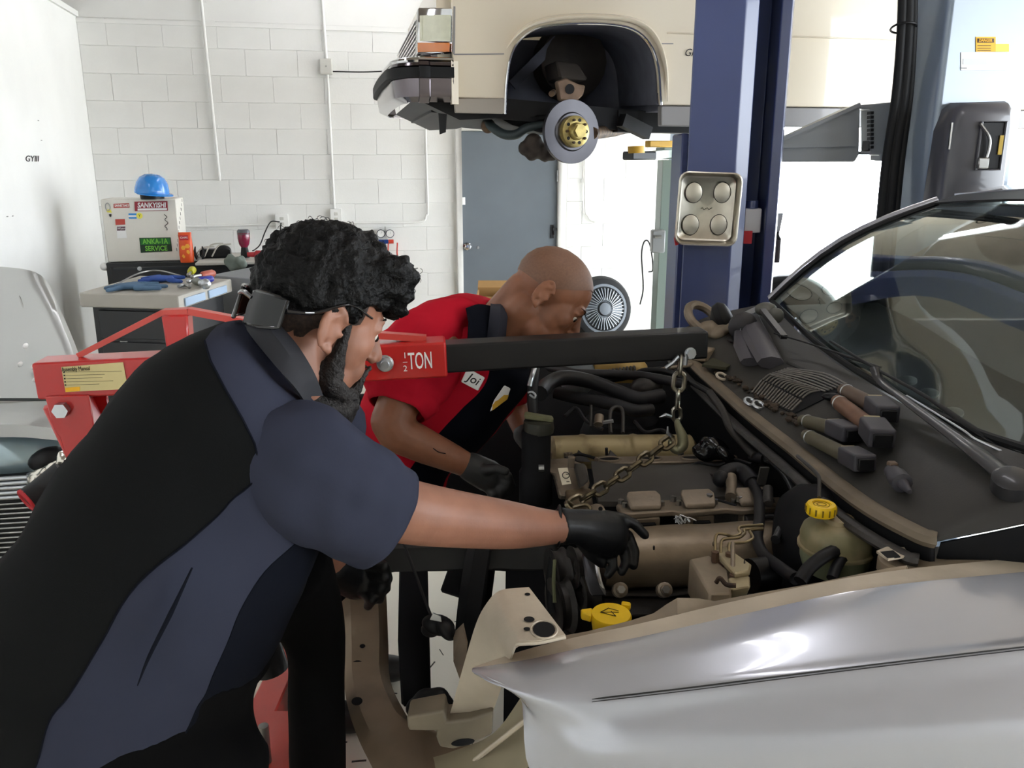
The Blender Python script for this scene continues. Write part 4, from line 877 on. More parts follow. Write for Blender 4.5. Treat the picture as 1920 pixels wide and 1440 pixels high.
def wheel(parent, c, r, w, nm='wheel'):
    ax = V((0, 1, 0)); prof = [(r * 0.6, -w / 2), (r * 0.93, -w / 2), (r, -w * 0.32), (r, w * 0.32), (r * 0.93, w / 2), (r * 0.6, w / 2)]
    o = obj(nm, G().lathe(c, ax, prof, 36), M_rubber, parent); obj('rim', G().lathe(c, ax, [(r * 0.61, -w * 0.45), (r * 0.5, -w * 0.2), (0.0, -w * 0.15)], 28), M_steel, o); return o
wheel(car2, V((0.48, 1.17, 0.31)), 0.31, 0.2); wheel(car2, V((0.36, 2.8, 0.31)), 0.31, 0.2)
# hoses and harness along the far side
def hose(name, pts, r, m=None, seg=10, parent=None):
    return obj(name, G().tube(catmull([P(*p) for p in pts], 6), r, seg), m or M_hose, parent or car2)
hose('radiator_hose', [(1012, 738, 2.1), (1030, 718, 2.2), (1060, 708, 2.25), (1110, 716, 2.3), (1160, 735, 2.28), (1200, 748, 2.26), (1240, 742, 2.3)], 0.021)
hose('radiator_hose', [(1040, 735, 2.3), (1080, 745, 2.28), (1150, 758, 2.24), (1190, 770, 2.22), (1220, 768, 2.25)], 0.018)
hose('heater_hose', [(1030, 688, 2.5), (1050, 692, 2.44), (1080, 700, 2.4), (1150, 702, 2.42), (1210, 706, 2.4), (1290, 722, 2.3)], 0.014)
hose('wiring_loom', [(1000, 672, 2.5), (1060, 690, 2.48), (1120, 712, 2.45), (1180, 706, 2.45), (1210, 695, 2.46), (1262, 700, 2.4), (1330, 735, 2.2)], 0.009, M_rubber)
hose('wiring_loom', [(1120, 712, 2.46), (1140, 704, 2.5), (1200, 696, 2.5), (1250, 690, 2.5)], 0.007, M_rubber)
hose('vacuum_pipe', [(1210, 700, 2.5), (1245, 692, 2.48), (1300, 684, 2.42)], 0.006, M_beige2)
hose('overflow_hose', [(1004, 682, 2.06), (1000, 715, 2.02), (998, 745, 2.0), (1000, 775, 1.99)], 0.013)
hose('clip_handle', [(1004, 684, 2.03), (998, 704, 2.0), (993, 724, 1.99)], 0.007, M_zinc)
hose('spring_clip', [(990, 736, 1.98), (998, 735, 1.975), (1004, 741, 1.97), (1002, 746, 1.97), (993, 740, 1.975)], 0.0028, M_zinc)
obj('coolant_tank', remesh(G().obox(P(1155, 690, 2.55), V((0.075, 0, 0)), V((0, 0.06, 0)), V((0, 0, 0.035))).ell(P(1185, 690, 2.52), V((0.05, 0, 0)), V((0, 0.05, 0)), V((0, 0, 0.03))), 0.007, 5), mat('tank_tan', '#b59a5c', 0.45, var=0.12, vscale=12), car2)
obj('tank_cap', G().lathe(P(1166, 673, 2.55), UP, [(0.035, -0.01), (0.036, 0.012), (0, 0.016)], 18), mat('tank_tan', '#b59a5c'), car2)
for k in range(12):
    c = P(1118 + k * 6.5, 705 - k * 0.9, 2.47); obj('ribbed_conduit', G().torus(c, V((1, 0, 0.1)), 0.013, 0.004, 12, 6), M_cowl, car2)
bgs = G()
for x, y, Y, r in ((1060, 690, 2.5, 0.04), (1090, 700, 2.5, 0.045), (1072, 718, 2.46, 0.035), (1100, 684, 2.55, 0.04), (1092, 722, 2.45, 0.03)): bgs.ball(P(x, y, Y), r)
obj('washer_bag', remesh(bgs, 0.008, 3), mat('grey_blue_plastic', '#69737a', 0.5, var=0.1), car2)
obj('relay_housing', G().ell(P(1212, 725, 2.4), V((0.05, 0, 0)), V((0, 0.04, 0)), V((0.01, 0, 0.035))), M_castd, car2)
hose('fuel_line', [(1145, 812, 2.05), (1144, 775, 2.1), (1152, 764, 2.12), (1162, 764, 2.12), (1168, 775, 2.1), (1168, 812, 2.05)], 0.005, M_castd)
hose('fuel_line', [(1108, 800, 2.08), (1108, 760, 2.12)], 0.004, M_castd)
obj('fuel_rail_fitting', G().cyl(P(1124, 780, 2.08), P(1122, 796, 2.06), 0.012, 12), M_cast, car2)
obj('fitting_clip', G().bar(P(1130, 792, 2.05), P(1150, 789, 2.05), 0.012, 0.006), M_zinc, car2)
# brake fluid reservoir
rc_ = P(1568, 1015, 1.42)
res = obj('brake_reservoir', G().lathe(rc_ - UP * 0.062, UP, [(0.03, 0), (0.054, 0.008), (0.061, 0.03), (0.062, 0.05)], 28, sx=1.08), M_tank_low, car2)
obj('reservoir_top', G().lathe(rc_ - UP * 0.012, UP, [(0.067, 0), (0.067, 0.005), (0.063, 0.007), (0.064, 0.022), (0.06, 0.036), (0.05, 0.046), (0.032, 0.051), (0.027, 0.052), (0.026, 0.06)], 28, sx=1.08), M_dirt_tank, car2)
rcap = P(1540, 950, 1.42)
cap_ = obj('reservoir_cap', G().lathe(rcap - UP * 0.014, UP, [(0.025, 0), (0.0265, 0.004), (0.0265, 0.016), (0.024, 0.02), (0.017, 0.02), (0.017, 0.018), (0.0, 0.018)], 28), M_ycap, car2)
for k in range(3): obj('cap_print', G().torus(rcap + UP * 0.0047 * 1.0, UP, 0.008 + k * 0.006, 0.0006, 24, 4, sx=1.0), mat('cap_groove', '#7a6410', 0.6), cap_)
for k in range(14):
    a = 2 * math.pi * k / 14; obj('cap_notch', G().obox(rcap + V((math.cos(a) * 0.0265, math.sin(a) * 0.0265, -0.004)), V((0.0012, 0, 0)), V((0, 0.0012, 0)), V((0, 0, 0.006))), mat('cap_groove', '#7a6410'), cap_)
hose('brake_sensor_wire', [(1536, 932, 1.42), (1536, 905, 1.44), (1533, 890, 1.46), (1510, 868, 1.52), (1495, 855, 1.58)], 0.0035, M_castd)
hose('clutch_hose', [(1636, 1020, 1.46), (1600, 1030, 1.40), (1560, 1035, 1.36), (1520, 1062, 1.34), (1500, 1090, 1.32)], 0.012)
hose('clutch_hose', [(1590, 1035, 1.37), (1570, 1060, 1.35), (1560, 1085, 1.33)], 0.010)
obj('brake_booster', G().lathe(V((0.62, 1.55, 0.86)), V((-1, 0, 0)), [(0.12, 0), (0.12, 0.04), (0.1, 0.07), (0.04, 0.09), (0.0, 0.09)], 26), M_bay, car2)
# brake lines over the valve block
M_line = mat('brake_line_steel', '#8d7f62', 0.35, 0.8)
def P3(pts): return catmull([P(*p) for p in pts], 6)
blk = obj('brake_valve_block', G().prism([P(1292, 1047, 1.40), P(1330, 1040, 1.44), P(1366, 1068, 1.36), P(1372, 1112, 1.27), P(1330, 1112, 1.27)], V((0, 0.0, -0.07))), M_beige2, car2, bevel=0.004)
obj('valve_top', G().prism([P(1336, 1042, 1.43), P(1360, 1034, 1.46), P(1408, 1068, 1.36), P(1405, 1082, 1.33), P(1378, 1086, 1.32)], V((0, 0, 0.012))), mat('block_tan', '#a4987a', 0.5, 0.3, var=0.12), car2, bevel=0.003)
obj('valve_front', G().prism([P(1366, 1082, 1.325), P(1406, 1078, 1.33), P(1408, 1100, 1.30), P(1372, 1106, 1.29)], V((0, 0.02, -0.03))), mat('block_tan', '#a4987a'), car2, bevel=0.003)
obj('pump_motor', G().cyl(P(1405, 1080, 1.42), P(1445, 1075, 1.44), 0.032, 20), M_black, car2)
for pts in ([(1341, 1040, 1.42), (1341, 1012, 1.45), (1346, 1001, 1.46), (1360, 1002, 1.46), (1375, 1006, 1.47), (1388, 1000, 1.48), (1385, 992, 1.49), (1392, 987, 1.5), (1430, 984, 1.52)],
            [(1351, 1052, 1.40), (1352, 1020, 1.44), (1358, 1011, 1.45), (1385, 1008, 1.46), (1396, 1000, 1.48), (1396, 993, 1.49), (1412, 991, 1.5), (1430, 990, 1.52)],
            [(1367, 1042, 1.40), (1367, 1022, 1.43), (1373, 1018, 1.44), (1395, 1017, 1.45), (1411, 1010, 1.46), (1408, 1000, 1.48), (1406, 996, 1.49), (1415, 993, 1.5), (1430, 992, 1.51)]):
    obj('brake_line', G().tube(P3(pts), 0.003, 8), M_line, car2)
for x, y in ((1341, 1042), (1351, 1055), (1367, 1044), (1374, 1085)): c = P(x, y, 1.40 if y < 1080 else 1.33); obj('line_nut', G().cyl(c - UP * 0.012, c + UP * 0.008, 0.007, 6), mat('nut_rust', '#5c4636', 0.6, 0.4), car2)
obj('bleed_rod', G().cyl(P(1374, 1085, 1.33), P(1374, 1018, 1.40), 0.004, 10), M_cast, car2)
obj('bleed_rod', G().cyl(P(1396, 1080, 1.34), P(1396, 1050, 1.37), 0.004, 8, 0.001), M_castd, car2)
obj('wire_plug', G().tube(P3([(1343, 1092, 1.295), (1350, 1084, 1.29), (1362, 1096, 1.285), (1380, 1098, 1.28)]), 0.004, 8), M_rust, car2)
# washer bottle cap
wc = P(1146, 1150, 1.26)
wcp = obj('washer_cap', G().lathe(wc - UP * 0.03, UP, [(0.03, 0), (0.032, 0.012), (0.034, 0.026), (0.032, 0.030), (0.0, 0.032)], 28, sx=1.08), M_ycap, car2)
obj('cap_tab', G().prism([wc + V((-0.034, -0.01, -0.012)), wc + V((-0.05, -0.004, -0.010)), wc + V((-0.05, 0.008, -0.010)), wc + V((-0.03, 0.016, -0.012))], UP * 0.014), M_ycap, wcp, bevel=0.002)
obj('cap_tab', G().prism([wc + V((0.02, 0.026, -0.008)), wc + V((0.034, 0.02, -0.008)), wc + V((0.037, 0.03, -0.008)), wc + V((0.022, 0.036, -0.008))], UP * 0.012), M_ycap, wcp, bevel=0.002)
zz_ = wc.z + 0.0022
for a, b in (((-0.017, 0.0), (-0.003, 0.013)), ((-0.003, 0.013), (0.012, 0.004)), ((-0.017, 0.0), (0.012, 0.0)), ((-0.017, 0.0), (0.006, -0.012)), ((0.0, 0.003), (0.006, -0.012))):
    obj('cap_symbol', G().bar(V((wc.x + a[0] * 1.05, wc.y + a[1] * 1.05, zz_)), V((wc.x + b[0] * 1.05, wc.y + b[1] * 1.05, zz_)), 0.0011, 0.0006), M_ink, wcp)
obj('washer_neck', G().cyl(wc - UP * 0.12, wc - UP * 0.03, 0.028, 18), M_bay, car2)
# ignition coil packs lying on the cowl
M_coil = mat('coil_boot', '#5a4a3e', 0.55, var=0.2, vscale=20); M_coilh = mat('coil_head', '#3b3a40', 0.5, var=0.12)
def coil(label, tip, neck, head, r=0.015, col=None, up=0.017):
    a, b, h = [cowl_pt(x, y, up + z) for x, y, z in (tip, neck, head)]
    t = thing('ignition_coil', label, 'ignition coil', (a + h) / 2, 'ignition coils laid on the cowl')
    d = (b - a).normalized()
    obj('boot', G().tube([a - d * 0.006, a, a + d * 0.02, a + d * 0.021, b], [r * 0.5, r * 0.85, r * 0.9, r, r * 1.05], 14), col or M_coil, t)
    obj('boot_ring', G().torus(a + d * 0.022, d, r * 0.98, 0.0018, 18, 6), M_zinc, t)
    u, v, w = frame(h - b); hd = (h - b).normalized()
    bb = obj('head', G().obox((b + h) / 2 + UP * 0.004, u * r * 1.5, v * r * 1.15, hd * ((h - b).length / 2 + 0.006)), M_coilh, t, bevel=0.005, bseg=2)
    obj('socket', G().obox(h + UP * 0.002 + hd * 0.004, u * r * 1.05, v * r * 0.8, hd * 0.008), M_black, t, bevel=0.002)
    obj('mounting_tab', G().obox(b + UP * (r * 1.2), u * r * 0.9, v * 0.002, hd * 0.012), mat('coil_label', '#a59a78', 0.5), t)
coil('grey ignition coil lying uppermost beside the wiper arm', (1588, 752, 0.014), (1650, 787, 0.016), (1674, 806, 0.016), 0.016)
coil('brown ignition coil with a pale tab lying across the middle of the cowl', (1578, 772, 0.012), (1648, 830, 0.018), (1666, 854, 0.018), 0.017, mat('coil_brown', '#6e4f3c', 0.55, var=0.2, vscale=20))
coil('dark ignition coil lying along the firewall rail next to the vent', (1512, 803, 0.006), (1575, 822, 0.008), (1606, 836, 0.008), 0.015, mat('coil_olive', '#55503f', 0.55, var=0.2, vscale=20))
coil('olive ignition coil lying lowest against the firewall rail', (1520, 832, 0.006), (1602, 876, 0.008), (1630, 892, 0.008), 0.015, mat('coil_olive', '#55503f'))
a, b = cowl_pt(1682, 905, 0.026), cowl_pt(1716, 944, 0.024)
t = thing('sensor_plug', 'short dark sensor plug lying on the cowl below the coils', 'sensor', a)
obj('body', G().tube([a, a.lerp(b, 0.25), a.lerp(b, 0.28), a.lerp(b, 0.6), a.lerp(b, 0.62), b], [0.014, 0.015, 0.018, 0.018, 0.010, 0.004], 12), M_coilh, t)
obj('clip', G().obox(a + UP * 0.012, V((0.008, 0, 0)), V((0, 0.008, 0)), V((0, 0, 0.005))), M_coil, t, bevel=0.002)
obj('cowl_clip', G().ell(cowl_pt(1565, 752, 0.01), V((0.025, -0.01, 0)), V((0.004, 0.014, 0)), V((0, 0, 0.01))), M_black, car2)

# ================================================================ the engine hanging on the hoist
eng = thing('car_engine', 'grimy six-cylinder engine block hanging on the chain inside the open bay', 'engine', P(1250, 1050, 1.8) - UP * 0.35)
def tube_px(name, pts, r, m, seg=16, parent=eng, flat=1.0): return obj(name, G().tube(catmull([P(*p) for p in pts], 6), r, seg, flat=flat), m, parent)
# near valve cover: broad rounded casting
a, b = P(1128, 1048, 1.62), P(1520, 1028, 1.66)
ux = (b - a).normalized(); vy = V((-ux.y, ux.x, 0)); n_ = 12
rs = []
for k in range(15):
    t = k / 14; c = a.lerp(b, t); e = min(1, t * 9 + 0.35, (1 - t) * 9 + 0.35); bul = 1 + 0.02 * math.cos(t * 18)
    ring = []
    for j in range(20):
        q = 2 * math.pi * j / 20; rr = 0.062 * bul * (0.75 + 0.25 * e)
        x_ = math.cos(q) * rr * 1.15; z_ = math.sin(q) * rr
        if z_ < -0.02: x_ *= 1.06
        ring.append(c + vy * x_ + UP * z_)
    rs.append(ring)
M_vc = mat('valve_cover_grey', '#8a7c69', 0.4, 0.5, col2='#6a5c4a', vscale=7, thr=(0.45, 0.7), bump=0.05, bscale=120)
vc = obj('valve_cover', G().rings(rs), M_vc, eng)
obj('cover_flange', G().tube([a + V((0.0, -0.05, -0.052)), a.lerp(b, 0.3) + V((0, -0.06, -0.056)), a.lerp(b, 0.5) + V((0, -0.058, -0.05)), b + V((0, -0.05, -0.05))], 0.010, 8, flat=0.6), M_castd, vc)
for x, y in ((1163, 1106), (1246, 1106)):
    c = P(x, y, 1.52)
    bs = obj('bolt_boss', G().lathe(c, V((0, -0.8, 0.5)), [(0.015, -0.02), (0.015, 0.006), (0.010, 0.008), (0.010, 0.015), (0, 0.016)], 16), M_cast, vc)
    obj('bolt_head', G().cyl(c + V((0, -0.8, 0.5)) * 0.006, c + V((0, -0.8, 0.5)) * 0.02, 0.008, 6), M_steel, bs)
for x, y in ((1338, 1023), (1226, 1030)): obj('cover_pin', G().cyl(P(x, y, 1.555), P(x, y - 6, 1.55), 0.002, 6), M_dark, vc)
# block and heads under it
obj('engine_block', G().prism([P(1120, 1100, 1.6), P(1500, 1085, 1.64), P(1500, 1150, 1.5), P(1130, 1160, 1.5)], V((0.02, 0.42, -0.12))), M_castd, eng, bevel=0.01)
obj('sump', G().box((0.1, 1.55, 0.36), (0.5, 2.0, 0.62)), M_dark, eng, bevel=0.03, bseg=2)
# near intake flange with ports
fl0, fl1 = P(1158, 962, 1.74), P(1470, 950, 1.78)
fd = (fl1 - fl0).normalized(); fv = V((-fd.y, fd.x, 0))
def on(t, v=0.0, z=0.0): return fl0.lerp(fl1, t) + fv * v + UP * z
obj('intake_flange', G().prism([on(0, -0.028), on(0.06, -0.036), on(0.3, -0.03), on(0.36, -0.042), on(0.62, -0.03), on(0.7, -0.04), on(1, -0.03), on(1, 0.026), on(0.68, 0.03), on(0.64, 0.018), on(0.4, 0.02), on(0.36, 0.032), on(0.1, 0.03), on(0, 0.018)], UP * 0.014), M_cast, eng, bevel=0.003)
for t in (0.15, 0.47, 0.80):
    pb = obj('intake_port', G().prism([on(t - 0.09, -0.026, 0.012), on(t + 0.09, -0.026, 0.012), on(t + 0.1, 0.0, 0.03), on(t + 0.09, 0.024, 0.03), on(t - 0.08, 0.024, 0.03), on(t - 0.1, 0, 0.03)], UP * 0.012), M_cast, eng, bevel=0.005, bseg=2)
    obj('port_block', G().prism([on(t - 0.08, -0.034, -0.045), on(t + 0.08, -0.034, -0.045), on(t + 0.08, 0.0, -0.045), on(t - 0.08, 0.0, -0.045)], UP * 0.046), M_cast, pb, bevel=0.004)
obj('lifting_eye', G().prism([P(1098, 952, 1.74), P(1118, 946, 1.75), P(1130, 948, 1.75), P(1138, 962, 1.73), P(1128, 968, 1.72), P(1098, 968, 1.72)], V((0, 0.008, 0))), M_cast, eng, bevel=0.002)
obj('eye_hole', G().lathe(P(1126, 954, 1.735), V((0, -1, 0.3)), [(0.005, 0), (0, 0.0006)], 14), M_bay, eng)
for x, y in ((1164, 946), (1262, 940), (1330, 936), (1385, 940), (1398, 944)):
    c = P(x, y, 1.76); obj('flange_bolt', G().cyl(c, c + UP * 0.012, 0.007, 6), M_steel, eng)
# valley cover
vr = [[P(1108, 872, 2.02), P(1180, 880, 2.01), P(1260, 880, 2.02), P(1375, 872, 2.06)], [P(1112, 902, 1.92), P(1180, 903, 1.92), P(1260, 903, 1.92), P(1378, 896, 1.95)], [P(1118, 935, 1.84), P(1190, 938, 1.83), P(1260, 936, 1.84), P(1380, 925, 1.86)], [P(1122, 950, 1.78), P(1190, 950, 1.78), P(1260, 948, 1.78), P(1385, 938, 1.8)]]
obj('valley_cover', G().sheet(vr, 0.012), mat('valley_grey', '#4a4845', 0.45, 0.3, var=0.15, vscale=10), eng)
for k in range(4):
    x = 1180 + k * 48; obj('valley_rib', G().bar(P(x, 882, 2.0), P(x + 6, 934, 1.835), 0.01, 0.016), mat('valley_grey', '#4a4845'), eng)
# far intake flange with oval openings
f0, f1 = P(1118, 866, 2.06), P(1372, 862, 2.12); gd_ = (f1 - f0).normalized(); gv = V((-gd_.y, gd_.x, 0))
fa = obj('intake_flange', G().bar(f0, f1, 0.05, 0.012), M_cast, eng, bevel=0.003)
for t in (0.09, 0.39, 0.7, 0.95):
    c = f0.lerp(f1, t) + UP * 0.007
    obj('port_opening', G().lathe(c, UP, [(0.024, 0), (0, 0.0006)], 20, hint=gd_, sx=0.6, sy=1.15), M_bay, fa); obj('port_rim', G().tube([c + gd_ * math.cos(q) * 0.030 + gv * math.sin(q) * 0.017 for q in [2 * math.pi * k / 20 for k in range(20)]], 0.0035, 6, False, True), M_cast, fa)
# far valve cover
a2, b2 = P(1030, 848, 2.18), P(1300, 845, 2.25)
fc_ = obj('valve_cover', G().tube([a2.lerp(b2, t) for t in (0, 0.02, 0.2, 0.22, 0.25, 0.55, 0.57, 0.6, 0.97, 1)], [0.03, 0.045, 0.047, 0.05, 0.047, 0.047, 0.05, 0.047, 0.046, 0.03], 18), M_cover, eng)
for x in (1030, 1062, 1068, 1142, 1276):
    c = P(x, 858, 2.14); obj('cover_bolt', G().cyl(c - UP * 0.004, c + UP * 0.014, 0.008, 6), M_steel if x > 1200 else M_beige2, fc_)
obj('stud', G().cyl(P(1138, 862, 2.12), P(1137, 840, 2.12), 0.004, 8), M_dark, fc_)
for x in (1085, 1145): obj('cover_web', G().prism([P(x - 8, 866, 2.1), P(x, 846, 2.13), P(x + 22, 866, 2.1)], V((0, 0.012, 0))), M_castd, fc_)
# front cover with the white label
cv = obj('front_cover', G().prism([P(1022, 862, 1.98), P(1062, 858, 2.0), P(1100, 872, 1.97), P(1106, 905, 1.9), P(1100, 928, 1.86), P(1050, 930, 1.86), P(1040, 890, 1.93), P(1022, 885, 1.95)], V((0, 0.05, -0.03))), M_cast, eng, bevel=0.004)
obj('front_hood', G().prism([P(1074, 872, 1.95), P(1096, 872, 1.95), P(1104, 903, 1.88), P(1086, 918, 1.86)], V((0, -0.012, 0.01))), mat('valley_grey', '#4a4845'), eng, bevel=0.004)
lab = obj('part_label', G().prism([P(1046, 878, 1.885), P(1064, 877, 1.885), P(1071, 907, 1.845), P(1054, 910, 1.845)], V((0, -0.002, 0.001))), mat('label_paper', '#d2cab4', 0.6), eng)
obj('label_print', G().torus(P(1061, 891, 1.858), V((0, -0.7, 0.7)), 0.008, 0.001, 16, 4), M_ink, lab)
for x, y in ((1064, 889), (1065, 903)): obj('label_print', G().bar(P(x - 3, y, 1.856 if y < 895 else 1.842), P(x + 3, y, 1.856 if y < 895 else 1.842), 0.002, 0.001), M_ink, lab)
obj('cover_cap', G().obox(P(1071, 866, 1.93), V((0.008, 0, 0)), V((0, 0.008, 0)), V((0, 0, 0.014))), M_cast, eng, bevel=0.002)
obj('bolt_stub', G().cyl(P(1010, 878, 1.9), P(1020, 878, 1.9), 0.009, 8), M_zinc, eng)
obj('front_pedestal', G().prism([P(1060, 918, 1.86), P(1108, 915, 1.87), P(1115, 960, 1.76), P(1068, 965, 1.75)], V((0, 0.05, -0.03))), mat('pedestal_rust', '#7a6c54', 0.6, 0.3, col2='#4a3c2c', vscale=22), eng, bevel=0.004)
# thermostat tower with the wing cap
c = P(1005, 870, 1.96)
obj('filler_tower', G().lathe(V((c.x, c.y, c.z - 0.1)), UP, [(0.042, 0), (0.042, 0.08), (0.036, 0.09), (0.036, 0.185), (0.03, 0.19)], 22), M_bay, eng)
ct = P(1010, 790, 1.96)
cp_ = obj('filler_cap', G().lathe(ct - UP * 0.015, UP, [(0.036, -0.012), (0.038, 0.0), (0.036, 0.016), (0.02, 0.018), (0.0, 0.018)], 22), mat('cap_olive_black', '#2e2f28', 0.5), eng)
obj('cap_wing', G().obox(ct + UP * 0.01, V((0.035, 0, -0.006)), V((0, 0.012, 0)), V((0.001, 0, 0.007))), mat('cap_dust', '#6f7052', 0.6, var=0.2, vscale=30), cp_, bevel=0.004)
# belts and pulleys at the front
for x, y, Y, r in ((1045, 1075, 1.66, 0.055), (1085, 1062, 1.62, 0.045), (1050, 1135, 1.6, 0.06), (1100, 1110, 1.58, 0.04)):
    c = P(x, y, Y); d = V((-0.96, -0.28, 0)); obj('pulley', G().lathe(c, d, [(r * 0.3, -0.02), (r, -0.018), (r * 0.86, -0.008), (r * 0.86, 0.004), (r, 0.014), (r * 0.7, 0.016), (r * 0.3, 0.006), (0, 0.01)], 28), M_castd, eng)
tube_px('drive_belt', [(1036, 1045, 1.66), (1030, 1090, 1.64), (1034, 1150, 1.6)], 0.008, M_rubber, 8, flat=0.3)
tube_px('dipstick_tube', [(1114, 1035, 1.56), (1122, 1080, 1.52), (1130, 1108, 1.5)], 0.005, M_steel, 8)
tube_px('belt_guard', [(1040, 1050, 1.6), (1038, 1090, 1.57), (1040, 1130, 1.55)], 0.004, mat('guard_olive', '#5a5e42', 0.5), 8)
obj('compressor', G().cyl(P(1075, 1090, 1.68), P(1130, 1085, 1.7), 0.05, 22), M_dark, eng, bevel=0.006)
obj('front_bracket', G().prism([P(1092, 1040, 1.58), P(1112, 1045, 1.57), P(1128, 1100, 1.5), P(1140, 1118, 1.48), P(1108, 1120, 1.49), P(1098, 1090, 1.52)], V((0, 0.03, 0))), mat('bracket_black', '#26272a', 0.3, 0.5), eng, bevel=0.004)
# rear pipes, rubber elbows and loom
tube_px('breather_elbow', [(1352, 900, 1.84), (1362, 888, 1.86), (1380, 882, 1.87), (1398, 890, 1.85), (1412, 908, 1.80)], 0.02, M_hose)
tube_px('breather_hose', [(1410, 905, 1.80), (1422, 930, 1.74), (1424, 970, 1.64), (1420, 1010, 1.56), (1432, 1040, 1.48), (1462, 1064, 1.40), (1492, 1085, 1.34)], 0.0115, M_hose)
tube_px('coolant_pipe', [(1410, 858, 1.95), (1440, 862, 1.90), (1464, 880, 1.83), (1482, 905, 1.76), (1490, 930, 1.70), (1482, 960, 1.63), (1466, 990, 1.56), (1454, 1012, 1.52)], 0.0095, mat('hose_sheen', '#2f3032', 0.25), 12)
tube_px('hose_joint', [(1412, 857, 1.95), (1436, 861, 1.905)], 0.015, M_hose, 12)
tube_px('heater_pipe', [(1330, 735, 2.2), (1355, 770, 2.12), (1368, 800, 2.05), (1395, 835, 1.98), (1415, 855, 1.93)], 0.010, M_castd, 10)
obj('breather_plug', G().ball(P(1352, 898, 1.84), 0.02), M_hose, eng)
obj('sensor_body', G().tube(catmull([P(1370, 895, 1.84), P(1372, 915, 1.80), P(1370, 932, 1.77)], 4), [0.014, 0.012, 0.013], 12), M_cast, eng)
tube_px('clip_wire', [(1364, 880, 1.86), (1366, 905, 1.82), (1378, 912, 1.80), (1384, 930, 1.77)], 0.002, M_zinc, 6)
obj('rear_sensor', G().cyl(P(1440, 915, 1.74), P(1440, 945, 1.69), 0.011, 12), M_castd, eng, bevel=0.002)
obj('rear_tab', G().obox(P(1430, 892, 1.78), V((0.010, 0, 0)), V((0, 0.004, 0)), V((0.003, 0, 0.02))), M_castd, eng)
obj('coil_loom_box', remesh(G().ell(P(1340, 840, 2.05), V((0.04, 0, -0.02)), V((0, 0.03, 0)), V((0.01, 0, 0.025))).ell(P(1362, 855, 2.0), V((0.03, 0, -0.02)), V((0, 0.03, 0)), V((0, 0, 0.02))).ell(P(1318, 850, 2.05), V((0.03, 0, -0.01)), V((0, 0.03, 0)), V((0, 0, 0.02))), 0.006, 2), mat('wet_black', '#101113', 0.18), eng)
tube_px('starter_cable', [(1480, 985, 1.6), (1500, 1000, 1.55), (1520, 1020, 1.5)], 0.008, M_hose)
obj('bellhousing', G().cyl(V((0.5, 1.85, 0.68)), V((0.58, 1.86, 0.68)), 0.2, 28), M_castd, eng)

# small wiring, clips and bolts that crowd the top of the engine
for pts, r in (([(1290, 880, 2.02), (1310, 868, 2.03), (1345, 872, 2.0), (1378, 862, 1.98), (1410, 870, 1.92)], 0.004), ([(1300, 905, 1.95), (1330, 890, 1.95), (1352, 905, 1.86)], 0.0035), ([(1385, 930, 1.78), (1400, 918, 1.8), (1425, 922, 1.77), (1445, 912, 1.76)], 0.004), ([(1420, 975, 1.66), (1445, 968, 1.66), (1480, 975, 1.62), (1505, 965, 1.6)], 0.005), ([(1300, 945, 1.77), (1340, 938, 1.78), (1380, 948, 1.75)], 0.0035), ([(1060, 860, 2.04), (1085, 852, 2.1), (1120, 860, 2.08)], 0.004), ([(1190, 790, 2.2), (1210, 810, 2.15), (1240, 806, 2.15), (1262, 820, 2.1)], 0.005), ([(1060, 780, 2.2), (1080, 765, 2.22), (1100, 790, 2.18), (1130, 805, 2.15)], 0.005)):
    tube_px('wire', pts, r, M_hose, 8)
for x, y, Y in ((1135, 880, 2.03), (1215, 882, 2.03), (1290, 880, 2.04), (1352, 876, 2.06), (1130, 938, 1.83), (1232, 940, 1.83), (1330, 930, 1.85)):
    c = P(x, y, Y); obj('cover_bolt', G().cyl(c, c + UP * 0.010, 0.006, 6), M_steel, eng)
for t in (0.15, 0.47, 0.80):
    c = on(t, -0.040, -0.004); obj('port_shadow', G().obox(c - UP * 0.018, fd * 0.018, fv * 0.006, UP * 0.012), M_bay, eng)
    for e in (-0.11, 0.11): c = on(t + e, 0.0, 0.014); obj('flange_bolt', G().cyl(c, c + UP * 0.010, 0.006, 6), M_steel, eng)
gq = G(); rq = random.Random(8)
for k in range(14): c = P(1282 + rq.uniform(-14, 14), 978 + rq.uniform(-6, 6), 1.66); gq.tube(catmull([c, c + V((rq.uniform(-0.008, 0.008), 0.004, 0.008)), c + V((rq.uniform(-0.014, 0.014), 0, 0.002))], 3), 0.0014, 5)
obj('frayed_wires', gq, M_zinc, eng, kind='stuff')
# ================================================================ engine hoist
M_red = mat('hoist_red', '#b51c1a', 0.35, coat=0.4, var=0.06, vscale=6)
M_redl = mat('hoist_red_worn', '#c2453c', 0.4, coat=0.2, var=0.08, vscale=6)
M_boomk = mat('boom_black', '#101012', 0.42, coat=0.1, spec=0.35, var=0.12, vscale=8)
tip, lft = P(1320, 642, 1.96), P(78, 708, 1.80)
bd = (tip - lft).normalized(); bu, bv, _ = frame(bd)   # bu sideways, bv up
if bv.z < 0: bu, bv = -bu, -bv
def BX(px):
    """point of the boom axis seen at px"""
    lo, hi = 0.0, 1.0
    for _ in range(40):
        m = (lo + hi) / 2; q = lft.lerp(tip, m); v = q - CAM
        xx = v.x / (v.y * cp - v.z * sp) * F + 960
        if xx < px: lo = m
        else: hi = m
    return lft.lerp(tip, lo)
base_x = lft.x + 0.12
hoist = thing('engine_hoist', 'red engine hoist with black half-ton boom reaching over the engine bay', 'engine hoist', (base_x, lft.y, 0))
def rect_tube(a, b, w, h, m, nm, bev=0.006): return obj(nm, G().bar(a, b, w, h, bu.cross(bd) if False else UP), m, hoist, bevel=bev, bseg=2)
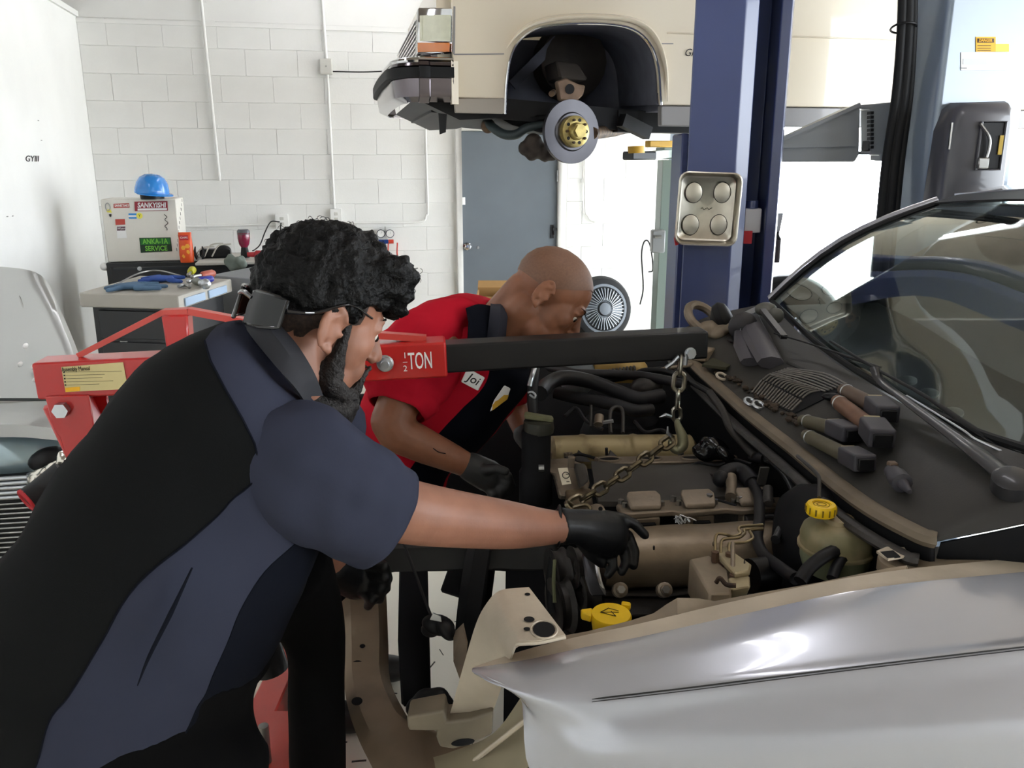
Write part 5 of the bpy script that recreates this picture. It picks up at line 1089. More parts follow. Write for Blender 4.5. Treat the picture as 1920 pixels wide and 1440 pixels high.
boom_in = rect_tube(BX(700), tip, 0.066, 0.066, M_boomk, 'inner_boom')
boom_out = rect_tube(lft, BX(837), 0.078, 0.082, M_red, 'outer_boom')
s_c = BX(727) - V((0, 0.04, 0)); bn = V((bd.y, -bd.x, 0)).normalized()
bolt = obj('boom_bolt', G().lathe(s_c, bn, [(0.019, 0), (0.019, 0.003), (0.016, 0.004), (0.016, 0.012), (0.010, 0.013), (0.009, 0.02), (0, 0.02)], 20), M_zinc, hoist)
fc0 = BX(788) + bn * 0.0398
text_part('capacity_print', 'TON', 0.054, fc0 + bd * 0.0, bd, UP, M_white, boom_out, shear=0.0, bold=0.0004, sx=0.46)
fc1 = BX(760) + bn * 0.0398
text_part('capacity_print', '1', 0.019, fc1 + UP * 0.015, bd, UP, M_white, boom_out); text_part('capacity_print', '2', 0.019, fc1 - UP * 0.015, bd, UP, M_white, boom_out)
obj('fraction_bar', G().bar(fc1 - bd * 0.005, fc1 + bd * 0.005, 0.0025, 0.001), M_white, boom_out)
tb = BX(1286) + bn * 0.034 - UP * 0.016
obj('tip_bolt', G().cyl(tb, tb + bn * 0.014, 0.011, 6), M_zinc, hoist); obj('tip_washer', G().cyl(tb, tb + bn * 0.003, 0.014, 18), M_zinc, hoist)
# warning plate on the outer boom
lp = [(115, 688), (231, 679), (240, 729), (123, 735)]
bpn = bn; bp0 = BX(150) + bn * 0.0405
plate = obj('warning_label', G().prism([PP(x, y, bp0, bn) for x, y in lp], bn * 0.001), mat('label_cream', '#cfc08a', 0.5, var=0.05), hoist)
obj('label_edge', G().prism([PP(x, y, bp0 + bn * 0.0012, bn) for x, y in ((122, 727), (150, 725), (150, 733), (123, 735))], bn * 0.0005), M_ysk, plate)
text_part('label_title', 'Assembly Manual', 0.0135, PP(142, 692, bp0 + bn * 0.0015, bn), bd, UP, M_ink, plate, sx=0.62)
for k in range(5):
    y = 698 + k * 6; obj('label_text', G().bar(PP(123 + k * 0.7, y, bp0 + bn * 0.0014, bn), PP((228, 196, 192, 212, 186)[k], y - 2, bp0 + bn * 0.0014, bn), 0.0012, 0.0004), M_ink, plate)
    obj('label_bullet', G().obox(PP(120 + k * 0.7, y, bp0 + bn * 0.0014, bn), bd * 0.0016, bn * 0.0003, UP * 0.0016), M_ink, plate)
# king post and truss rod over the boom
kt = BX(343); kz = P(343, 588, kt.y).z
obj('king_post', G().prism([BX(322) + UP * 0.035 - bn * -0.02, BX(364) + UP * 0.035 + bn * 0.02, V((BX(366).x, BX(366).y, kz)) + bn * 0.02, V((BX(318).x, BX(318).y, kz)) + bn * 0.02], -bn * 0.045), M_red, hoist, bevel=0.004)
rodp = [BX(152) + UP * 0.045, V((BX(318).x, BX(318).y, kz + 0.004)), V((BX(365).x, BX(365).y, kz + 0.006)), BX(530) + UP * 0.085, BX(800) + UP * 0.044]
obj('truss_rod', G().bar(rodp[0], rodp[1], 0.012, 0.012).bar(rodp[1], rodp[2], 0.03, 0.012).bar(rodp[2], rodp[3], 0.026, 0.014).bar(rodp[3], rodp[4], 0.026, 0.014), M_redl, hoist)
# pivot plates and mast
pv = [(84, 744), (166, 741), (176, 800), (180, 850), (150, 880), (124, 862), (112, 820), (100, 806)]
q0 = BX(110) + bn * 0.046
for nm, off in (('pivot_plate', 0.0), ('pivot_plate', -0.10)):
    obj(nm, G().prism([PP(x, y, q0, bn) + bn * off for x, y in pv], -bn * 0.008), M_red, hoist, bevel=0.002)
obj('pivot_bolt', G().cyl(PP(118, 767, q0, bn), PP(118, 767, q0, bn) + bn * 0.018, 0.017, 6), M_zinc, hoist)
mt = PP(150, 850, q0, bn) - bn * 0.05; mb = V((lft.x + 0.35, mt.y, 0.1))
obj('mast', G().bar(mt + (mt - mb).normalized() * 0.12, mb, 0.08, 0.08, bn), M_red, hoist, bevel=0.006)
r0 = mb + V((0.0, 0, 0.3)); r1 = BX(330) - UP * 0.04
obj('hydraulic_ram', G().cyl(r0 + V((0.1, 0, 0)), r0.lerp(r1, 0.55) + V((0.1 * 0.45, 0, 0)), 0.04, 18), M_boomk, hoist); obj('ram_rod', G().cyl(r0.lerp(r1, 0.5) + V((0.05, 0, 0)), r1, 0.018, 14), M_steel, hoist)
# base with two legs running under the car
for s_ in (-0.08, 0.85):
    l0, l1 = V((mb.x - 0.05, mt.y + s_ * 0.95, 0.11)), V((0.45 if s_ < 0.3 else -0.52, mt.y + s_, 0.11))
    obj('leg', G().bar(l0, l1, 0.07, 0.07), M_redl, hoist, bevel=0.005)
    for e in (l0, l1):
        obj('caster', G().lathe(e + V((0, -0.015, -0.07)), V((0, 1, 0)), [(0.01, 0), (0.04, 0.002), (0.04, 0.028), (0.01, 0.03)], 18), M_black, hoist)
obj('base_beam', G().bar(V((mb.x, mt.y - 0.25, 0.11)), V((mb.x, mt.y + 0.8, 0.11)), 0.08, 0.08), M_redl, hoist, bevel=0.005)
obj('leg_bracket', G().box((mb.x - 0.02, mt.y - 0.14, 0.10), (mb.x + 0.2, mt.y + 0.10, 0.22)), M_redl, hoist, bevel=0.008)
obj('leg_pin', G().cyl(V((mb.x + 0.1, mt.y - 0.1, 0.2)), V((mb.x + 0.1, mt.y - 0.1, 0.32)), 0.012, 10), M_steel, hoist)
# ---- chain with grab hook
ch = thing('lifting_chain', 'galvanised lifting chain with grab hook running from the boom tip to the engine', 'chain', P(1070, 955, 1.74))
M_link = mat('chain_steel', '#9c988c', 0.28, 1.0, var=0.1, vscale=40); M_linkd = mat('chain_oily', '#6b6250', 0.35, 0.9, var=0.2, vscale=40)
def link(c, d, side, Lk=0.05, Wk=0.031, r=0.0048, m=M_link):
    d = d.normalized(); s = (side - d * side.dot(d)).normalized(); pts = []
    h = (Lk - Wk) / 2
    for k in range(20):
        a = 2 * math.pi * k / 20; pts.append(c + d * (math.cos(a) * (Wk / 2 - r) + (h if math.cos(a) >= 0 else -h)) + s * math.sin(a) * (Wk / 2 - r))
    return obj('link', G().tube(pts, r, 7, False, True), m, ch)
vt = [P(1274, 672, tb.y - 0.005), P(1272, 720, tb.y - 0.01), P(1269, 752, tb.y - 0.012), P(1268, 785, tb.y - 0.012)]
link(P(1275, 684, tb.y - 0.004), V((0.05, 0, 1)), V((0, 1, 0)), 0.055, 0.028, 0.0045)
link(P(1273, 716, tb.y - 0.008), V((0.02, 0, 1)), V((1, 0, 0)), 0.056, 0.036, 0.0055)
link(P(1271, 748, tb.y - 0.01), V((0.02, 0, 1)), V((0.35, 1, 0)), 0.052, 0.03, 0.005)
link(P(1269, 777, tb.y - 0.012), V((-0.15, 0, 1)), V((1, 0.25, 0)), 0.042, 0.03, 0.005)
obj('swivel_bolt', G().cyl(P(1285, 668, tb.y), P(1284, 684, tb.y), 0.006, 10), M_zinc, ch)
obj('safety_latch', G().tube([P(1273, 668, tb.y - 0.02), P(1262, 680, tb.y - 0.02), P(1248, 690, tb.y - 0.02)], 0.005, 8), M_zinc, ch)
obj('split_pin', G().tube([P(1258, 781, tb.y - 0.02), P(1248, 778, tb.y - 0.03), P(1236, 782, tb.y - 0.03)], [0.004, 0.005, 0.001], 8), M_zinc, ch)
Yh = tb.y - 0.015
hk = catmull([P(1268, 786, Yh), P(1272, 800, Yh), P(1279, 818, Yh), P(1280, 834, Yh), P(1270, 843, Yh), P(1260, 838, Yh), P(1256, 826, Yh)], 5)
obj('grab_hook', G().tube(hk, [0.006, 0.009, 0.0125, 0.014, 0.012, 0.009, 0.005], 12, flat=1.0), mat('hook_zinc', '#8d8a70', 0.4, 0.7, var=0.12, vscale=20), ch)
obj('latch_tongue', G().tube([P(1252, 800, Yh), P(1252, 812, Yh), P(1258, 820, Yh)], [0.002, 0.004, 0.003], 8), M_zinc, ch)
c0, c1 = P(1260, 824, Yh), P(1068, 948, 1.76)
pts = catmull([c0, c0.lerp(c1, 0.33) - UP * 0.006, c0.lerp(c1, 0.66) - UP * 0.008, c1], 40)
total = (c1 - c0).length; nl = 9
for k in range(nl):
    i = int((k + 0.5) / nl * (len(pts) - 1)); d = pts[min(i + 1, len(pts) - 1)] - pts[i - 1]
    side = V((0, -0.75, 0.66)) if k % 2 else V((0.35, 0.6, 0.75)); link(pts[i], d, side, total / nl + 0.0135, 0.034, 0.0057, M_linkd)
link(P(1076, 955, 1.74), V((0.6, 0, -0.5)), V((0, 1, 0.2)), 0.055, 0.034, 0.005, M_linkd)
link(P(1090, 958, 1.74), V((1, 0, 0.2)), V((0, 0.4, 1)), 0.05, 0.034, 0.005, M_linkd)
# ================================================================ people
M_skin1 = mat('skin_warm', '#8c614e', 0.5, var=0.14, vscale=18, bump=0.03, bscale=300, sss=0.08)
M_skin2 = mat('skin_brown', '#85573f', 0.48, var=0.12, vscale=18, bump=0.03, bscale=300, sss=0.08)
M_hair = mat('black_hair', '#060606', 0.55, var=0.4, vscale=80, bump=0.5, bscale=140, spec=0.2)
M_fade = mat('cropped_hair', '#3a2b24', 0.7, col2='#18120f', vscale=160, thr=(0.35, 0.65))
M_stubble = mat('shaved_scalp', '#70503e', 0.55, var=0.12, vscale=200)
M_beard = mat('beard_black', '#15100e', 0.6, var=0.4, vscale=150, bump=0.5, bscale=260)
M_char = mat('charcoal_twill', '#0f1011', 0.9, spec=0.12, var=0.12, vscale=5, bump=0.05, bscale=600)
M_slate = mat('slate_blue_twill', '#2f3240', 0.9, spec=0.12, var=0.08, vscale=5, bump=0.05, bscale=600)
M_navy = mat('navy_twill', '#0b0e17', 0.9, spec=0.12, var=0.1, vscale=5, bump=0.05, bscale=600)
M_redc = mat('red_twill', '#b3182b', 0.9, spec=0.12, var=0.07, vscale=5, bump=0.05, bscale=600)
M_trous = mat('black_trousers', '#050506', 0.9, spec=0.12, var=0.2, vscale=6)
M_glove = mat('black_nitrile', '#111214', 0.45, spec=0.35, var=0.15, vscale=20, bump=0.06, bscale=80)
M_shoe = mat('work_boot', '#161412', 0.5)
M_eye = mat('eye_white', '#d8d2c8', 0.15); M_iris = mat('iris_dark', '#1a0f0a', 0.1)
def loft_px(rs, sub=5, seg=28, ang=None, cam_b=True):
    """rings between two outline pixels at a depth; rs = [(Lx,Ly,Rx,Ry,Y,b)] -> list of rings of points, with a seen-from-side axis"""
    out = []
    def ctl(k): return [V((r[2 * k], r[2 * k + 1], 0)) for r in rs]
    Ls, Rs = catmull(ctl(0), sub), catmull(ctl(1), sub); D = catmull([V((r[4], r[5], 0)) for r in rs], sub)
    A_ = catmull([V((r[6], r[7], 0)) for r in rs], sub) if len(rs[0]) > 6 else None
    cs = []
    for l, r_, d in zip(Ls, Rs, D):
        a0, b0 = P(l.x, l.y, d.x), P(r_.x, r_.y, d.x); cs.append(((a0 + b0) / 2, (b0 - a0) / 2, d.y))
    for i, (c, a, b) in enumerate(cs):
        t = cs[min(i + 1, len(cs) - 1)][0] - cs[max(i - 1, 0)][0]
        w = a.cross(t).normalized(); v = CAM - c
        if w.dot(v) < 0: w = -w
        if A_ is None: an = [2 * math.pi * j / seg for j in range(seg)]; mi = None
        else:
            tB, tA = math.radians(A_[i].y), math.radians(A_[i].x)
            an = [tB * k / 4 for k in range(4)] + [tB + (tA - tB) * k / 7 for k in range(7)] + [tA + (2 * math.pi - tA) * k / 17 for k in range(17)]
        out.append([c + a * math.cos(q) + w * b * math.sin(q) for q in an])
    return out
def folds(rings, amp, sc, seed=0.0, along=0.0):
    if along:      # soft creases running along the cloth tube
        ca = [sum(r, V((0, 0, 0))) / len(r) for r in rings]; ax = (ca[-1] - ca[0]).normalized()
        for r, c in zip(rings, ca):
            for k, p in enumerate(r):
                q = p * 22.0; q = q - ax * q.dot(ax) * 0.8; n = noise.noise(q + V((seed, 0, 0)))
                r[k] = p + (p - c).normalized() * along * n
    for r in rings:
        c = sum(r, V((0, 0, 0))) / len(r)
        for k, p in enumerate(r):
            n = noise.noise(V((p.x * sc + seed, p.y * sc, p.z * sc))) + 0.5 * noise.noise(V((p.x * sc * 2.3 + seed, p.y * sc * 2.3, p.z * sc * 2.3)))
            r[k] = p + (p - c).normalized() * amp * n
    return rings
class Head:
    def __init__(s, ear, f, up_hint, ex=0.074, k=1.0):
        s.k = k
        s.f = V(f).normalized(); u = V(up_hint); s.u = (u - s.f * u.dot(s.f)).normalized(); s.r = s.f.cross(s.u)
        s.c = V(ear) - s.r * ex * k
    def __call__(s, x, y, z): return s.c + (s.r * x + s.f * y + s.u * z) * s.k
    def ell(s, g, c, rad, nu=16, nv=11): return g.ell(s(*c), s.r * rad[0] * s.k, s.f * rad[1] * s.k, s.u * rad[2] * s.k, nu, nv)
    def shape(s, g):
        e = s.ell
        e(g, (0, -0.005, 0.048), (0.074, 0.096, 0.082), 24, 16); e(g, (0, 0.042, 0.0), (0.061, 0.052, 0.085)); e(g, (0, 0.035, -0.062), (0.053, 0.052, 0.045))
        g.ball(s(0, 0.075, -0.094), 0.021); e(g, (0, 0.082, 0.036), (0.046, 0.014, 0.013))
        g.capsule(s(0, 0.09, 0.022), s(0, 0.112, -0.018), 0.0085, 0.0125); 
        for q in (-1, 1):
            g.ball(s(q * 0.011, 0.102, -0.023), 0.0095); e(g, (q * 0.037, 0.056, -0.008), (0.022, 0.027, 0.028)); e(g, (q * 0.024, 0.066, -0.045), (0.022, 0.022, 0.026))
            e(g, (q * 0.031, 0.0795, 0.0225), (0.017, 0.0105, 0.0075)); e(g, (q * 0.031, 0.0775, 0.0005), (0.016, 0.009, 0.006))
        e(g, (0, 0.092, -0.05), (0.022, 0.010, 0.0055)); e(g, (0, 0.090, -0.062), (0.020, 0.010, 0.007))
        for q in (-1, 1):
            cx, cy, cz = q * 0.076, -0.010, 0.002
            e(g, (cx, cy, cz + 0.002), (0.0085, 0.017, 0.031))
            hx = lambda a, ry, rz, xo: s(cx + q * xo, cy + ry * math.cos(math.radians(a)), cz + 0.004 + rz * math.sin(math.radians(a)) - (0.004 if a > 200 else 0))
            g.tube([hx(a, 0.0185, 0.031, 0.008) for a in range(15, 266, 10)], [0.0035] + [0.0046] * 22 + [0.0035] * 3, 8)
            g.tube([hx(a, 0.0095, 0.017, 0.0095) for a in range(60, 250, 12)], 0.0034, 8)
            g.ell(s(cx + q * 0.007, cy + 0.003, cz - 0.029), s.r * 0.005, s.f * 0.008, s.u * 0.0085); g.ell(s(cx + q * 0.007, cy + 0.0155, cz - 0.004), s.r * 0.0045, s.f * 0.004, s.u * 0.006)
        return g
def finger(g, pts, r0, r1):
    n = len(pts) - 1
    for k in range(n): g.capsule(pts[k], pts[k + 1], lerp(r0, r1, k / n), lerp(r0, r1, (k + 1) / n), 10)
def eyes(h, body):
    for q in (-1, 1):
        e = obj('eyeball', G().ball(h(q * 0.031, 0.0772, 0.012), 0.0112, 16, 12), M_eye, body)
        obj('iris', G().ell(h(q * 0.031 + q * 0.003, 0.0862, 0.009), h.r * 0.0056, h.f * 0.003, h.u * 0.0056), M_iris, e)
def brow_hair(h, body, m):
    for q in (-1, 1):
        obj('eyebrow', G().tube(catmull([h(q * 0.014, 0.0955, 0.036), h(q * 0.03, 0.092, 0.041), h(q * 0.047, 0.080, 0.039)], 4), [0.0014, 0.0024, 0.001], 8), m, body)

# ---------------------------------------------------------------- mechanic in slate and charcoal
fcam = V((0.755, 0.52, -0.40))
h1 = Head(P(629, 623, 1.285), fcam, (0, 0, 1), 0.074, 1.08)
neck1 = P(548, 712, 1.33)
g = G(); h1.shape(g)
g.capsule(h1(0, -0.02, -0.045), neck1, 0.056, 0.064); g.capsule(h1(0, -0.055, -0.02), neck1 + V((-0.04, 0.0, 0.0)), 0.035, 0.05)
core = loft_px([(500, 660, 600, 760, 1.33, 0.06), (400, 680, 620, 830, 1.33, 0.12), (310, 760, 620, 880, 1.31, 0.14), (190, 860, 580, 980, 1.28, 0.14), (70, 1020, 540, 1090, 1.26, 0.14), (0, 1180, 470, 1220, 1.24, 0.13), (20, 1330, 420, 1330, 1.23, 0.11)], 3, 20)
g.rings(core)
armr = [(530, 820, 490, 890, 1.20, 0.03), (620, 840, 565, 950, 1.195, 0.036), (720, 885, 665, 995, 1.22, 0.04), (800, 910, 745, 1012, 1.245, 0.047), (880, 926, 850, 1022, 1.30, 0.044), (965, 942, 945, 1026, 1.36, 0.039), (1030, 956, 1020, 1020, 1.41, 0.031), (1075, 962, 1068, 1012, 1.44, 0.026)]
g.rings(loft_px(armr, 4, 18))
g.ball(P(510, 850, 1.22), 0.05)
# far (left) arm reaching to the front beam
la = [P(600, 820, 1.50), P(590, 960, 1.52), P(608, 1040, 1.56), P(645, 1085, 1.62)]
g.capsule(la[0], la[1], 0.055, 0.05); g.capsule(la[1], la[2], 0.046, 0.042); g.capsule(la[2], la[3], 0.042, 0.03)
# legs
hipr, hipl = P(250, 1300, 1.18), P(470, 1120, 1.42)
g.capsule(hipr, P(290, 1650, 1.2), 0.09, 0.06); g.capsule(P(290, 1650, 1.2), P(310, 1990, 1.22), 0.055, 0.04)
g.capsule(P(560, 1120, 1.46), P(597, 1300, 1.53), 0.03, 0.03); g.capsule(P(480, 1120, 1.40), P(560, 1120, 1.46), 0.04, 0.03); g.capsule(P(595, 1330, 1.53), P(602, 1670, 1.55), 0.035, 0.03)
body1 = remesh(g, 0.0042, 3)
man1 = obj('person', body1, M_skin1, label='mechanic in a slate blue and charcoal work shirt leaning over the engine bay', cat='person', sharp=180)
eyes(h1, man1); brow_hair(h1, man1, M_hair)
# shirt
SH = [(478, 604, 596, 735, 1.34, 0.07, 178, 10), (410, 608, 640, 800, 1.335, 0.15, 168, 20), (296, 660, 660, 890, 1.315, 0.195, 79, 24), (200, 772, 645, 955, 1.30, 0.20, 74, 30), (112, 878, 615, 1010, 1.285, 0.198, 77, 38), (52, 984, 585, 1075, 1.27, 0.195, 86, 44), (-5, 1082, 550, 1150, 1.26, 0.185, 88, 43), (-50, 1190, 505, 1240, 1.25, 0.18, 91, 42), (-65, 1270, 468, 1290, 1.24, 0.175, 93, 42), (-70, 1345, 430, 1345, 1.235, 0.17, 95, 42)]
rg = folds(loft_px(SH, 6), 0.011, 7.0, 1.3)
gs = G(); nS = len(rg[0])
o_ = len(gs.v)
for r_ in rg: gs.v += r_
for i in range(len(rg) - 1):
    for j in range(nS):
        gs.f.append([i * nS + j, i * nS + (j + 1) % nS, (i + 1) * nS + (j + 1) % nS, (i + 1) * nS + j]); gs.m.append(2 if j < 4 else (1 if j < 11 else 0))
# curved hem: lower the side tails
last = rg[-1]
shirt1 = obj('shirt', gs, [M_char, M_slate, M_navy], man1, sharp=180)
so = shirt1.modifiers.new('thick', 'SOLIDIFY'); so.thickness = 0.003; so.offset = -1
# seam lines
for col, nm in ((4, 'side_seam'), (11, 'back_seam')):
    obj(nm, G().tube([r_[col] * 1.0 for r_ in rg[8:]], 0.0016, 6), M_navy, shirt1)
# vent fold on the side panel
obj('side_fold', G().tube(catmull([P(360, 1065, 1.065), P(320, 1150, 1.06), P(280, 1230, 1.06), P(258, 1285, 1.06)], 5), [0.0015, 0.004, 0.003, 0.001], 6), M_navy, shirt1)
SL = [(500, 768, 424, 918, 1.19, 0.045), (558, 753, 440, 950, 1.18, 0.056), (624, 776, 508, 982, 1.175, 0.062), (690, 822, 568, 1012, 1.192, 0.064), (742, 862, 616, 1032, 1.212, 0.066), (787, 903, 654, 1042, 1.244, 0.066)]
rs_ = folds(loft_px(SL, 6, 48), 0.010, 11.0, 4.0, 0.006)
for i, r_ in enumerate(rs_):
    c_ = sum(r_, V((0, 0, 0))) / len(r_); td = (sum(rs_[min(i + 1, len(rs_) - 1)], V((0, 0, 0))) - sum(rs_[max(i - 1, 0)], V((0, 0, 0)))).normalized(); vd = (CAM - c_).normalized()
    k_ = 0.35 * (i / (len(rs_) - 1)) ** 2
    for j, p in enumerate(r_): r_[j] = p - td * (p - c_).dot(vd) * k_
sl = obj('sleeve', G().sheet(rs_, 0.003, True), M_slate, man1, sharp=180)
obj('cuff_hem', G().tube(rs_[-1], 0.003, 6, False, True), M_slate, sl)
gl = G(); gl.capsule(P(610, 800, 1.47), P(598, 955, 1.5), 0.075, 0.068); obj('sleeve', gl, M_slate, man1)
# collar
cr = [P(480, 596, 1.30), P(500, 612, 1.255), P(540, 660, 1.235), P(575, 715, 1.23), P(592, 752, 1.25)]
ci = [P(505, 588, 1.33), P(528, 612, 1.28), P(560, 650, 1.26), P(590, 700, 1.25), P(606, 742, 1.27)]
co = [P(458, 612, 1.31), P(478, 640, 1.25), P(520, 690, 1.21), P(556, 730, 1.20), P(578, 764, 1.23)]
obj('collar', G().sheet([catmull(co, 5), catmull([p + V((-0.004, -0.008, 0.010)) for p in cr], 5), catmull(ci, 5)], 0.004), mat('collar_dark', '#1c1d23', 0.8), shirt1)
# trousers
RL = [(-60, 1240, 500, 1240, 1.24, 0.165), (-30, 1340, 470, 1340, 1.23, 0.16), (60, 1420, 505, 1430, 1.20, 0.14), (150, 1560, 470, 1560, 1.20, 0.11), (200, 1760, 430, 1760, 1.21, 0.09), (240, 1985, 390, 1985, 1.23, 0.08)]
LL = [(455, 1060, 620, 1060, 1.42, 0.1), (535, 1180, 645, 1180, 1.48, 0.09), (542, 1300, 645, 1300, 1.51, 0.085), (545, 1440, 648, 1440, 1.53, 0.08), (555, 1690, 648, 1690, 1.55, 0.075)]
gt = G(); gt.rings(loft_px(RL, 4, 22)); gt.rings(loft_px(LL, 4, 18)); gt.ell(P(330, 1190, 1.32), V((0.18, 0, 0)), V((0, 0.14, 0)), V((0, 0, 0.15)))
obj('trousers', remesh(gt, 0.011, 4), M_trous, man1, sharp=180)
for px_, py_, Y in ((315, 1990, 1.22), (600, 1690, 1.56)):
    c = P(px_, py_, Y); c.z = 0; obj('boot', remesh(G().ell(c + V((0.06, 0.05, 0.045)), V((0.13, 0.1, 0)), V((-0.035, 0.045, 0)), V((0, 0, 0.045))).capsule(c + UP * 0.05, c + UP * 0.16, 0.052, 0.055), 0.01, 3), M_shoe, man1)
# right glove reaching onto the valve cover
gg = G()
wr = P(1062, 986, 1.435); pm = P(1120, 996, 1.475); kn = P(1152, 992, 1.50)
gg.rings(loft_px([(1052, 952, 1046, 1020, 1.43, 0.033), (1075, 956, 1070, 1018, 1.44, 0.031), (1100, 956, 1095, 1030, 1.455, 0.033), (1130, 958, 1125, 1045, 1.475, 0.032), (1158, 966, 1150, 1042, 1.49, 0.026), (1175, 985, 1165, 1030, 1.50, 0.015)], 4, 16))
finger(gg, [P(1135, 968, 1.48), P(1165, 972, 1.50), P(1190, 983, 1.505), P(1209, 1003, 1.505)], 0.0125, 0.0095)
finger(gg, [P(1150, 985, 1.50), P(1178, 1005, 1.515), P(1190, 1035, 1.505), P(1188, 1060, 1.49)], 0.0125, 0.0095)
finger(gg, [P(1145, 1005, 1.49), P(1168, 1028, 1.50), P(1174, 1054, 1.49), P(1166, 1072, 1.475)], 0.012, 0.009)
finger(gg, [P(1130, 1020, 1.475), P(1148, 1042, 1.48), P(1150, 1064, 1.47), P(1140, 1078, 1.46)], 0.011, 0.0085)
finger(gg, [P(1090, 1015, 1.46), P(1108, 1040, 1.46), P(1128, 1056, 1.465)], 0.013, 0.010)
gv_ = obj('glove', remesh(gg, 0.0035, 2), M_glove, man1, sharp=180)
obj('glove_cuff', G().tube(loft_px([(1050, 951, 1045, 1021, 1.43, 0.034), (1054, 951, 1049, 1021, 1.43, 0.034)], 1, 18)[0], 0.003, 6, False, True), M_glove, gv_)
# left glove gripping the front beam
gg = G(); c = P(668, 1085, 1.64)
gg.capsule(P(622, 1062, 1.58), c, 0.042, 0.045); gg.ell(P(672, 1088, 1.62), V((0.055, 0, -0.01)), V((0, 0.03, 0)), V((0.01, 0, 0.04)))
for k, (x0, y0, x1, y1, x2, y2) in enumerate(((690, 1058, 720, 1062, 728, 1085), (695, 1076, 722, 1082, 724, 1104), (690, 1094, 714, 1104, 712, 1124), (680, 1108, 698, 1122, 690, 1136))):
    finger(gg, [P(x0, y0, 1.61), P(x1, y1, 1.59), P(x2, y2, 1.61)], 0.014, 0.0105)
finger(gg, [P(650, 1060, 1.6), P(676, 1045, 1.58), P(700, 1042, 1.57)], 0.014, 0.011)
obj('glove', remesh(gg, 0.004, 2), M_glove, man1, sharp=180)
# hair
gh = G(); rnd = random.Random(11)
h1.ell(gh, (0, -0.006, 0.060), (0.080, 0.104, 0.090), 24, 16)
keep = G()
n_t = 0
while n_t < 420:
    th = rnd.uniform(0, 2 * math.pi); ph = math.acos(rnd.uniform(-0.45, 1.0))
    x, y, z = math.sin(ph) * math.cos(th), math.sin(ph) * math.sin(th), math.cos(ph)
    top = max(0, z)
    X, Y_, Z = 0.073 * x, -0.004 + 0.094 * y, 0.050 + 0.080 * z
    if Z < 0.028 + (0.03 if Y_ > 0.02 else 0) - (0.012 if Y_ < -0.05 else 0): continue
    if Y_ > 0.068 and Z < 0.095: continue
    thick = 0.003 + 0.010 * top + (0.012 if (Y_ > 0.03 and Z > 0.09) else 0)
    r_ = rnd.uniform(0.012, 0.018)
    keep.ball(h1(X * (1 + thick * 3), Y_ * (1 + thick * 3), Z + thick * top), r_, 8, 6); n_t += 1
for k in range(46):   # quiff hanging over the brow
    t = rnd.random(); keep.ball(h1(rnd.uniform(-0.05, 0.066), lerp(0.07, 0.108, t) + rnd.uniform(-0.01, 0.006), lerp(0.122, 0.058, t ** 1.2) + rnd.uniform(-0.008, 0.012)), rnd.uniform(0.013, 0.018), 8, 6)
for k in range(150):
    keep.ball(h1(rnd.uniform(-0.055, 0.066), rnd.uniform(0.045, 0.096), rnd.uniform(0.08, 0.122)), rnd.uniform(0.013, 0.018), 8, 6)
hr = remesh(keep, 0.005, 4)
hair_pts = []
for i, p in enumerate(hr.v):
    c = h1(0, 0, 0.05); d = (p - c).normalized()
    hr.v[i] = p + d * (0.007 * noise.noise(p * 60) + 0.005 * noise.noise(p * 140))
hair = obj('hair', hr, M_hair, man1, sharp=180)
gc = G()
for k in range(420):   # loose curls
    p = hr.v[rnd.randrange(len(hr.v))]; c = h1(0, 0.0, 0.05); d = (p - c).normalized()
    if (p - c).dot(h1.u) < 0.045: continue
    s1 = d.cross(V((rnd.uniform(-1, 1), rnd.uniform(-1, 1), rnd.uniform(-1, 1)))).normalized(); l = rnd.uniform(0.005, 0.011)
    q = [p - d * 0.004, p + d * l * 0.5 + s1 * l * 0.25, p + d * l * 0.75 + s1 * l * 0.8, p + d * l * 0.45 + s1 * l * 1.25]
    gc.tube(catmull(q, 3), 0.00045, 4)
tag(obj('loose_curls', gc, M_hair, hair), kind='stuff')
fd_rows = []
for a in range(-118, 119, 4):
    q = math.radians(a - 90); col = []
    for k in range(6):
        z = lerp(0.06, lerp(-0.05, 0.02, max(0, min(1, (abs(a) - 40) / 60))) + 0.003 * math.sin(a * 1.3), k / 5); zz_e = (z - 0.048) / 0.082; rr = math.sqrt(max(0.02, 1 - min(0.92, zz_e * zz_e)))
        rr = max(rr, 0.62); col.append(h1(0.0765 * rr * math.cos(q), -0.006 + 0.0985 * rr * math.sin(q), z))
    fd_rows.append(col)
obj('hair_fade', G().sheet(fd_rows, 0.0), M_fade, man1, sharp=180)
# sideburn and beard
gb = G()
for q in (-1, 1):
    gb.capsule(h1(q * 0.0585, 0.018, 0.062), h1(q * 0.0555, 0.024, -0.012), 0.009, 0.010); gb.capsule(h1(q * 0.0555, 0.024, -0.012), h1(q * 0.047, 0.030, -0.07), 0.010, 0.020)
    for t in range(9):
        k = t / 8; gb.ball(h1(q * lerp(0.052, 0.018, k), lerp(0.03, 0.085, k), lerp(-0.075, -0.10, k)), lerp(0.018, 0.021, k), 8, 6)
    gb.capsule(h1(q * 0.006, 0.106, -0.038), h1(q * 0.03, 0.088, -0.052), 0.005, 0.006, 8); gb.capsule(h1(q * 0.03, 0.087, -0.052), h1(q * 0.026, 0.084, -0.085), 0.007, 0.012, 8)
    for t in range(6): gb.ball(h1(q * 0.03, lerp(0.02, 0.07, t / 5), -0.112), 0.022, 8, 6)
for q in (-1, 1):
    gb.ell(h1(q * 0.036, 0.028, -0.062), h1.r * 0.02, h1.f * 0.03, h1.u * 0.032); gb.ell(h1(q * 0.024, 0.058, -0.09), h1.r * 0.026, h1.f * 0.03, h1.u * 0.022)
